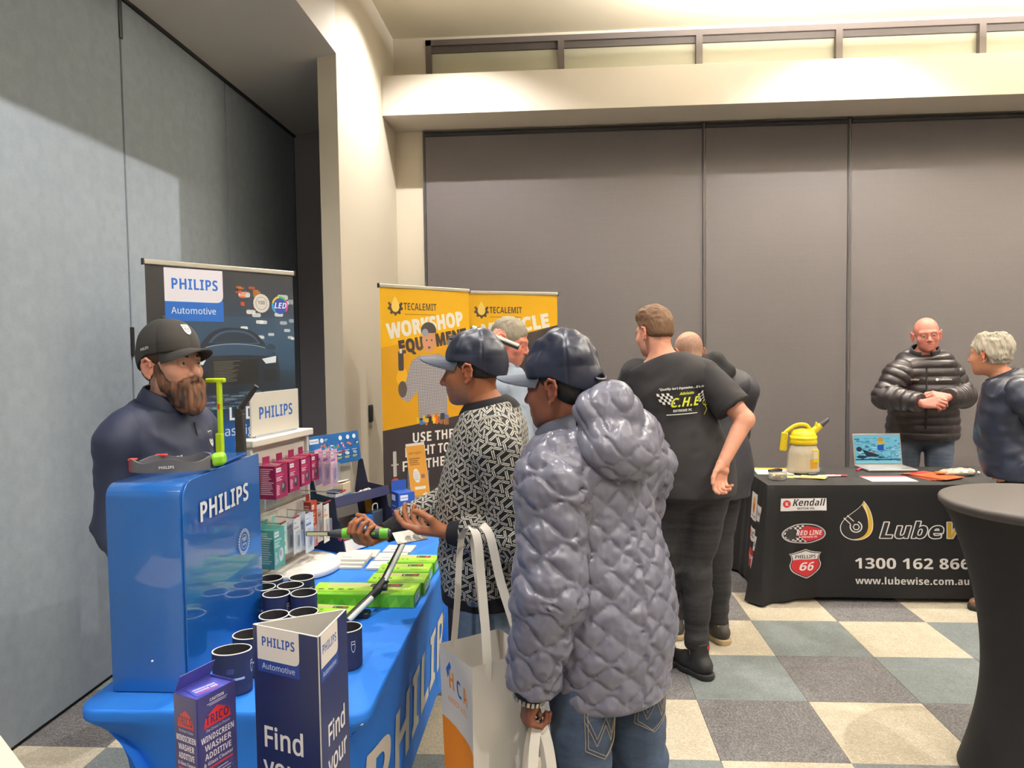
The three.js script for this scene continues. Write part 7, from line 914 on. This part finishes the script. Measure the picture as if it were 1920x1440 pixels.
{ // laptop
  const t = thing('laptop', 'open silver laptop showing a bright workshop picture', 'laptop', [2.3, TT, -5.32], 0.02), al = std(0xb9b7b4, 0.35, { metalness: 0.6 });
  obj('base', bx(0.34, 0.015, 0.235, 0, 0.0085, 0, 0.005), al, t); obj('keyboard', bx(0.29, 0.001, 0.11, 0, 0.0165, -0.03), std(0x8f8d8a, 0.6), t); obj('touchpad', bx(0.11, 0.001, 0.065, 0, 0.0165, 0.072), std(0xa8a6a2, 0.4), t);
  const lid = obj('lid', at(bx(0.34, 0.228, 0.007, 0, 0.114, 0, 0.003), 0, 0.012, -0.112, -0.2), al, t);
  const tx = ctex(640, 400, (c) => { const r = rng(77); c.fillStyle = '#7fd0e4'; c.fillRect(0, 0, 640, 400); for (let i = 0; i < 160; i++) { c.fillStyle = ['#a6e2ee', '#4fa6c4', '#2c6e92', '#d9f0f2', '#3f8ab0', '#1c3648'][Math.floor(r() * 6)]; c.globalAlpha = 0.6; c.fillRect(640 * r(), 40 + 320 * r(), 12 + 60 * r(), 4 + 16 * r()); } c.globalAlpha = 1; c.fillStyle = '#d9a05a'; c.beginPath(); c.ellipse(370, 70, 40, 40, 0, 0, 7); c.fill(); c.fillStyle = '#e2c23a'; c.fillRect(320, 90, 110, 40); c.fillStyle = '#1f5fc8'; rr(c, 320, 140, 90, 80, 20); c.fill(); c.fillStyle = '#243c4a'; c.beginPath(); c.ellipse(60, 200, 40, 34, 0, 0, 7); c.ellipse(90, 310, 70, 20, 0, 0, 7); c.ellipse(360, 310, 50, 18, 0, 0, 7); c.fill(); c.fillStyle = '#c84a3a'; c.fillRect(180, 240, 130, 6); c.fillStyle = '#1e3440'; c.fillRect(0, 340, 640, 14); c.fillStyle = '#9fe6f2'; c.fillRect(0, 372, 640, 28); });
  const sc = obj('screen', new THREE.PlaneGeometry(0.322, 0.204), new THREE.MeshStandardMaterial({ color: 0x0a0a0a, roughness: 0.25, emissive: 0xffffff, emissiveMap: tx, emissiveIntensity: 0.75 }), lid); sc.position.set(0, 0.1255, -0.1288); sc.rotation.x = -0.2;
  const a = new THREE.RectAreaLight(new THREE.Color(0.62, 0.88, 1), 0.5, 0.32, 0.2); a.position.set(0, 0.127, -0.124); a.rotation.set(0.2, Math.PI, 0, 'YXZ'); t.add(a);
  const pen = thing('marker_pen', 'red and white marker pen at the left front corner of the laptop', 'pen', [2.105, TT, -5.28], 0.9); obj('barrel', rod(V(-0.06, 0.008, 0), V(0.045, 0.008, 0), 0.0075, 0.0075, 12), std(0xb03540, 0.4), pen); obj('cap', rod(V(0.045, 0.008, 0), V(0.07, 0.008, 0), 0.008, 0.006, 12), std(0xd9d4cc, 0.4), pen);
}
{ // paper and small things on the black table
  const sheet = (n, l, cat, x, z, w, d, a, col, band, y = 0, g) => { const t = thing(n, l, cat, [x, TT + y, z], a, g); obj('sheet', bx(w, 0.0025, d, 0, 0.00125, 0), std(col, 0.6), t); if (band) obj('colour_band', bx(w, 0.0006, d * 0.18, 0, 0.0029, -d * 0.41), std(band, 0.6), t); return t; };
  sheet('counter_mat', 'white counter mat with a yellow top band under the scanner at the table corner', 'mat', 1.495, -5.24, 0.24, 0.27, -0.12, 0xd9d4ca, 0xdcb52a);
  { const t = thing('barcode_reader', 'small dark hand reader lying on the yellow and white mat', 'reader', [1.5, TT + 0.0038, -5.2], 0.5); obj('body', bx(0.11, 0.02, 0.035, 0, 0.0105, 0, 0.008), std(0x332d33, 0.4), t); obj('screen_panel', bx(0.04, 0.002, 0.025, 0.02, 0.021, 0, 0.001), std(0x6d5f66, 0.25), t); }
  { const t = thing('glass_dish', 'small clear round dish of coins at the front corner of the black table', 'dish', [1.44, TT, -4.93]); obj('bowl', lathe([[0.001, 0.001], [0.05, 0.001], [0.058, 0.01], [0.06, 0.042], [0.057, 0.042], [0.054, 0.011], [0.001, 0.006]], 32), phys(0xe9ecea, 0.05, { transmission: 0.8, thickness: 0 }), t); const cg = []; const r = rng(5); for (let i = 0; i < 12; i++) cg.push(at(cyl(0.012, 0.012, 0.003, 0, 0, 0, 14), 0.03 * (r() - 0.5) * 2, 0.009 + 0.018 * r(), 0.03 * (r() - 0.5) * 2, 0.5 * r(), 0, 0.5 * r())); obj('coins', cg, std(0xb8905a, 0.35, { metalness: 0.7 }), t); }
  [[1.6, -5.0, 0xd9c25a, 0.5], [1.64, -4.98, 0xd8a58a, 0.35], [1.68, -4.965, 0xdcc060, 0.2]].forEach(([x, z, k, a], i) => sheet('price_card', `yellow and peach price card fanned out before the jug, ${['bottom', 'middle', 'top'][i]} one`, 'card', x, z, 0.16, 0.08, a - 0.7, k, 0xe6dcc8, i * 0.0034, 'fanned price cards'));
  [[1.78, -5.03], [1.815, -5.025], [1.85, -5.02]].forEach(([x, z], i) => { const t = thing('lube_pen', `red and white plastic pen in the fan beside the price cards, ${['left', 'middle', 'right'][i]} one`, 'pen', [x, TT, z], 0.35 - 0.12 * i, 'fanned pens'); obj('barrel', rod(V(-0.09, 0.006, 0), V(0.03, 0.006, 0), 0.006, 0.006, 10), std(0xd6d0c6, 0.4), t); obj('cap', rod(V(0.03, 0.0065, 0), V(0.075, 0.0065, 0), 0.0065, 0.005, 10), std(0xb5303a, 0.4), t); });
  { const t = thing('key_bunch', 'bunch of dark keys in front of the jug', 'keys', [1.71, TT, -5.075]); obj('key_fob', bx(0.06, 0.014, 0.03, 0, 0.008, 0, 0.006), std(0x242226, 0.4), t); obj('key_ring', at(new THREE.TorusGeometry(0.016, 0.0016, 6, 20), 0.04, 0.004, 0, Math.PI / 2 - 0.1), std(0x9a9894, 0.3, { metalness: 0.8 }), t); obj('key', [bx(0.045, 0.003, 0.008, 0.065, 0.004, 0.014), bx(0.045, 0.003, 0.008, 0.06, 0.006, -0.014)], std(0xa8a49c, 0.3, { metalness: 0.8 }), t); }
  sheet('order_pad', 'white order pad with a red top band in front of the laptop', 'pad', 2.15, -4.93, 0.29, 0.2, 0.0, 0xdfd9d4, 0xb8424a);
  for (let i = 0; i < 4; i++) sheet('magazine', `red and orange magazine in the stack right of the order pad, ${['bottom', 'second', 'third', 'top'][i]} one`, 'magazine', 2.44 + 0.012 * i, -5.02 + 0.008 * i, 0.2, 0.28, 0.25 + 0.1 * i, [0x8a4a3a, 0xb5522e, 0x9a3a2a, 0xc05a2c][i], [0xd08a4a, 0xa83030, 0xd8a060, 0xa02828][i], i * 0.0035, 'red and orange magazines');
  { const t = thing('sample_bag', 'crumpled clear bag of pale samples beside the magazine stack', 'bag', [2.655, TT + 0.006, -5.06], 0.3); const r = rng(9), fn = (x, y, z) => { const k = Math.hypot(x / 0.13, (y - 0.014) / 0.026, z / 0.07); return (k - 1) * 0.026; }; obj('film', meshField(fn, V(-0.16, -0.01, -0.1), V(0.16, 0.07, 0.1), 0.008, { disp: (x, y, z) => y < 0.004 ? -0.002 : 0.009 * noise3(x * 40, y * 40, z * 40) + 0.005 * noise3(x * 90, y * 90, z * 90) }), phys(0xcfcabc, 0.2, { transmission: 0.3, thickness: 0 }), t); obj('orange_pouch', bx(0.09, 0.012, 0.05, -0.12, 0.02, 0.0, 0.005), std(0xd07a3a, 0.4), t); obj('tie', at(new THREE.SphereGeometry(0.01, 12, 8), 0.13, 0.012, 0.04), std(0xd9d6cc, 0.4), t); }
}
// ---------------------------------------------------------------- cocktail table in a black stretch cover
{
  const t = thing('cocktail_table', 'tall round cocktail table in a black stretch cover at the right edge', 'table', [1.765, 0, -2.75]);
  const prof = [[0.001, 1.05], [0.2, 1.05], [0.335, 1.0495], [0.347, 1.046], [0.351, 1.037], [0.349, 1.026], [0.335, 1.012]]; for (let i = 1; i <= 24; i++) { const f = i / 24; prof.push([0.335 - 0.16 * Math.pow(Math.sin(Math.min(1, f * 1.25) * Math.PI / 2), 0.8) + 0.1 * Math.pow(f, 3.2), 1.012 - f * 0.99]); }
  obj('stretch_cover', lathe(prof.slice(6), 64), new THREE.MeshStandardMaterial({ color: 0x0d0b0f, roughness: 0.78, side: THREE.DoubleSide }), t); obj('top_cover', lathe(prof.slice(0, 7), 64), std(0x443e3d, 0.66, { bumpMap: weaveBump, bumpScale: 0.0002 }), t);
  obj('tabletop', cyl(0.34, 0.34, 0.024, 0, 1.034, 0, 48), std(0x6a655f, 0.6), t); obj('column', cyl(0.035, 0.035, 1.0, 0, 0.52, 0, 20), std(0x55565a, 0.4), t); obj('base_disc', cyl(0.24, 0.22, 0.02, 0, 0.01, 0, 40), std(0x55565a, 0.4), t);
}
// ---------------------------------------------------------------- tote bags
function bag(label, pos, turn, o) {
  const t = thing('tote_bag', label, 'bag', pos, turn, 'white tote bags'), W1 = o.w, H1 = o.h, D1 = o.d, cloth = new THREE.MeshStandardMaterial({ color: 0xdad5cc, roughness: 0.85, side: THREE.DoubleSide });
  const wall = (a, b, n, nm, sag, tex) => { const P = [], U = [], I = [], m = 16; for (let j = 0; j <= m; j++) for (let i = 0; i <= n; i++) { const u = i / n, v = j / m, q = a(v).lerp(b(v), u), nn = V(b(v).z - a(v).z, 0, -(b(v).x - a(v).x)).normalize(); const s = sag * Math.sin(Math.PI * u) * Math.sin(Math.PI * v) + 0.006 * noise3(q.x * 16 + pos[0] * 50, q.y * 8, q.z * 16) * Math.sin(Math.PI * u); q.addScaledVector(nn, -s); P.push(q.x, q.y, q.z); U.push(u, v); } for (let j = 0; j < m; j++) for (let i = 0; i < n; i++) { const k = j * (n + 1) + i; I.push(k, k + 1, k + n + 1, k + 1, k + n + 2, k + n + 1); } const g = new THREE.BufferGeometry(); g.setAttribute('position', new THREE.Float32BufferAttribute(P, 3)); g.setAttribute('uv', new THREE.Float32BufferAttribute(U, 2)); g.setIndex(I); g.computeVertexNormals(); return obj(nm, g, tex ? new THREE.MeshStandardMaterial({ map: tex, roughness: 0.85, side: THREE.DoubleSide }) : cloth, t); };
  const cor = (sx, sz) => (v) => V(sx * W1 / 2 * (0.96 + 0.06 * v), v * H1, sz * D1 / 2 * (1.0 + 0.15 * v));
  wall(cor(-1, 1), cor(1, 1), 14, 'front_panel', 0.012, o.front); wall(cor(1, -1), cor(-1, -1), 14, 'back_panel', 0.012); wall(cor(1, 1), cor(1, -1), 6, 'gusset', -0.012); wall(cor(-1, -1), cor(-1, 1), 6, 'gusset', -0.012, o.side); obj('bottom', bx(W1 * 0.95, 0.004, D1 * 0.98, 0, 0.002, 0), cloth, t);
  for (const s of [1, -1]) { const pts = o.loop(s), N = 40, P = [], I = [], U = [], c = new THREE.CatmullRomCurve3(pts); for (let i = 0; i <= N; i++) { const q = c.getPoint(i / N), tg = c.getTangent(i / N), sd = V(tg.y, -tg.x, 0).normalize().multiplyScalar(0.0125).add(V(0, 0, 0.003)); P.push(q.x + sd.x, q.y + sd.y, q.z + sd.z, q.x - sd.x, q.y - sd.y, q.z - sd.z); U.push(0, i, 1, i); } for (let i = 0; i < N; i++) I.push(2 * i, 2 * i + 1, 2 * i + 2, 2 * i + 1, 2 * i + 3, 2 * i + 2); const g = new THREE.BufferGeometry(); g.setAttribute('position', new THREE.Float32BufferAttribute(P, 3)); g.setAttribute('uv', new THREE.Float32BufferAttribute(U, 2)); g.setIndex(I); g.computeVertexNormals(); obj('handle', g, cloth, t); }
  return t;
}
{
  const tx = ctex(512, 640, (c) => { c.fillStyle = '#dad5cc'; c.fillRect(0, 0, 512, 640); c.fillStyle = '#ea8a1c'; c.beginPath(); c.moveTo(0, 330); c.lineTo(512, 400); c.lineTo(512, 640); c.lineTo(0, 600); c.fill(); c.fillStyle = '#b05f1c'; c.fillRect(0, 596, 512, 24); c.save(); c.rotate(0.1); c.fillStyle = '#2a6cc0'; c.beginPath(); c.moveTo(90, 90); c.lineTo(150, 40); c.lineTo(170, 60); c.lineTo(110, 130); c.fill(); txt(c, 'H', 120, 170, F(120), '#ea8a1c'); txt(c, 'C', 230, 180, F(120), '#2a6cc0'); txt(c, 'A', 330, 180, F(120), '#ea8a1c'); txt(c, 'HARROP AUTO', 110, 240, F(40, 'normal'), '#ea8a1c', 'left', 340); c.restore(); });
  // hanging from the forearm of the man in the sweater
  bag('white tote bag with an orange print hanging from the sweater man\'s forearm', [-0.215, 0.37, -2.06], 36 * D2R, { w: 0.2, h: 0.4, d: 0.17, side: tx, loop: (s) => [V(s * 0.055, 0.3, 0.09), V(s * 0.055, 0.4, 0.098), V(s * 0.03, 0.6, 0.03), V(s * 0.02, 0.728, -0.015), V(s * 0.018, 0.738, -0.06), V(s * 0.02, 0.7, -0.1), V(s * 0.04, 0.5, -0.1), V(s * 0.055, 0.38, -0.098)] });
  bag('white tote bag dangling from the left hand of the man in the puffer jacket', [-0.062, 0.17, -1.87], 20 * D2R, { w: 0.11, h: 0.3, d: 0.05, loop: (s) => [V(s * 0.03, 0.24, 0.028), V(s * 0.03, 0.3, 0.03), V(s * 0.02, 0.42, 0.02), V(s * 0.008, 0.475, 0.004), V(s * 0.008, 0.478, -0.006), V(s * 0.02, 0.42, -0.022), V(s * 0.03, 0.3, -0.03)] });
}
// ---------------------------------------------------------------- things in hands
{
  const t = thing('hand_torch', 'lime and dark grey work torch with a flat lamp blade in the sweater man\'s hand', 'torch', [-0.72, 0.992, -2.475], 0.03), g = std(0x63b324, 0.42), k = std(0x3a3c3e, 0.5);
  const X0 = (a, b, r, r2, n = 22) => rod(V(a, 0, 0), V(b, 0, 0), r, r2, n);
  obj('blade', bx(0.085, 0.017, 0.008, -0.118, 0.0, 0, 0.003), std(0x232425, 0.4), t); obj('lamp_strip', bx(0.072, 0.011, 0.002, -0.12, 0.0, 0.0042), std(0xe0dcae, 0.3), t); obj('neck', [X0(-0.078, -0.055, 0.01, 0.014), X0(-0.055, -0.032, 0.0145, 0.0165)], k, t); obj('front_ring', X0(-0.032, -0.003, 0.018, 0.0185), g, t); obj('grip', X0(-0.003, 0.098, 0.0172, 0.0172), k, t); obj('rear_ring', X0(0.098, 0.128, 0.0182, 0.017), g, t); obj('switch', at(cyl(0.0075, 0.0065, 0.006), 0.02, 0.008, 0.0155, Math.PI / 2 - 0.4), std(0xc9442e, 0.4), t); obj('end_cap', X0(0.128, 0.136, 0.0165, 0.012), k, t); obj('side_button', bx(0.014, 0.008, 0.004, 0.078, 0.003, 0.0165, 0.001), g, t);
  const c = thing('white_card', 'small white card held in the sweater man\'s left hand', 'card', [-0.488, 1.02, -2.335]); obj('sheet', at(bx(0.1, 0.0016, 0.065), 0, 0, 0, 0.35, 0.5, 0.06), std(0xe2dccf, 0.6), c); obj('card_backing', at(bx(0.1, 0.0016, 0.065, 0, -0.0019, 0), 0, 0, 0, 0.35, 0.5, 0.06), std(0x3a3a3c, 0.5), c);
  const b = thing('held_light_bar', 'white and black light bar held up by the grey-haired man', 'work lamp', [-0.33, 1.682, -3.74]); const A = V(-0.115, 0.048, 0), B = V(0.13, -0.055, 0.02); obj('bar', rod(A, B, 0.012, 0.012, 14), std(0x2a2b2c, 0.4), b); obj('lens', rod(A.clone().lerp(B, 0.02).add(V(0.004, 0.008, 0.005)), A.clone().lerp(B, 0.98).add(V(0.004, 0.008, 0.005)), 0.0095, 0.0095, 12), std(0xe2dfd0, 0.3), b); obj('hinge', at(new RoundedBoxGeometry(0.04, 0.03, 0.03, 2, 0.008), 0.0, 0.004, 0.004, 0, 0, -0.4), std(0x1f2021, 0.5), b);
}
// ---------------------------------------------------------------- small fixtures
{
  const t = thing('wall_reader', 'black card reader on the cream side wall beside the yellow banner', 'card reader', [W.x0, 1.14, -5.575]); obj('housing', bx(0.022, 0.135, 0.075, 0.011, 0, 0, 0.008), std(0x1b1b1e, 0.4), t); obj('face_plate', bx(0.003, 0.06, 0.05, 0.023, 0.02, 0, 0.001), std(0x2c2c30, 0.2), t); obj('bracket', bx(0.012, 0.05, 0.06, 0.006, -0.09, 0, 0.004), std(0x8f8a80, 0.5), t);
  const s = thing('floor_stand', 'slim white metal stand on the floor behind the puffer jacket', 'stand', [0.6, 0, -4.32]); obj('pole', rod(V(0, 0.02, 0), V(0, 0.72, 0), 0.011, 0.011, 14), std(0xc9c5bc, 0.35, { metalness: 0.4 }), s); obj('foot', [bx(0.03, 0.02, 0.2, 0, 0.01, 0, 0.006), bx(0.2, 0.02, 0.03, 0, 0.01, 0, 0.006)], std(0xc9c5bc, 0.4), s); obj('tray', bx(0.24, 0.015, 0.2, 0, 0.725, 0, 0.006), std(0xc9c5bc, 0.5), s);
}
renderer.render(scene, camera);
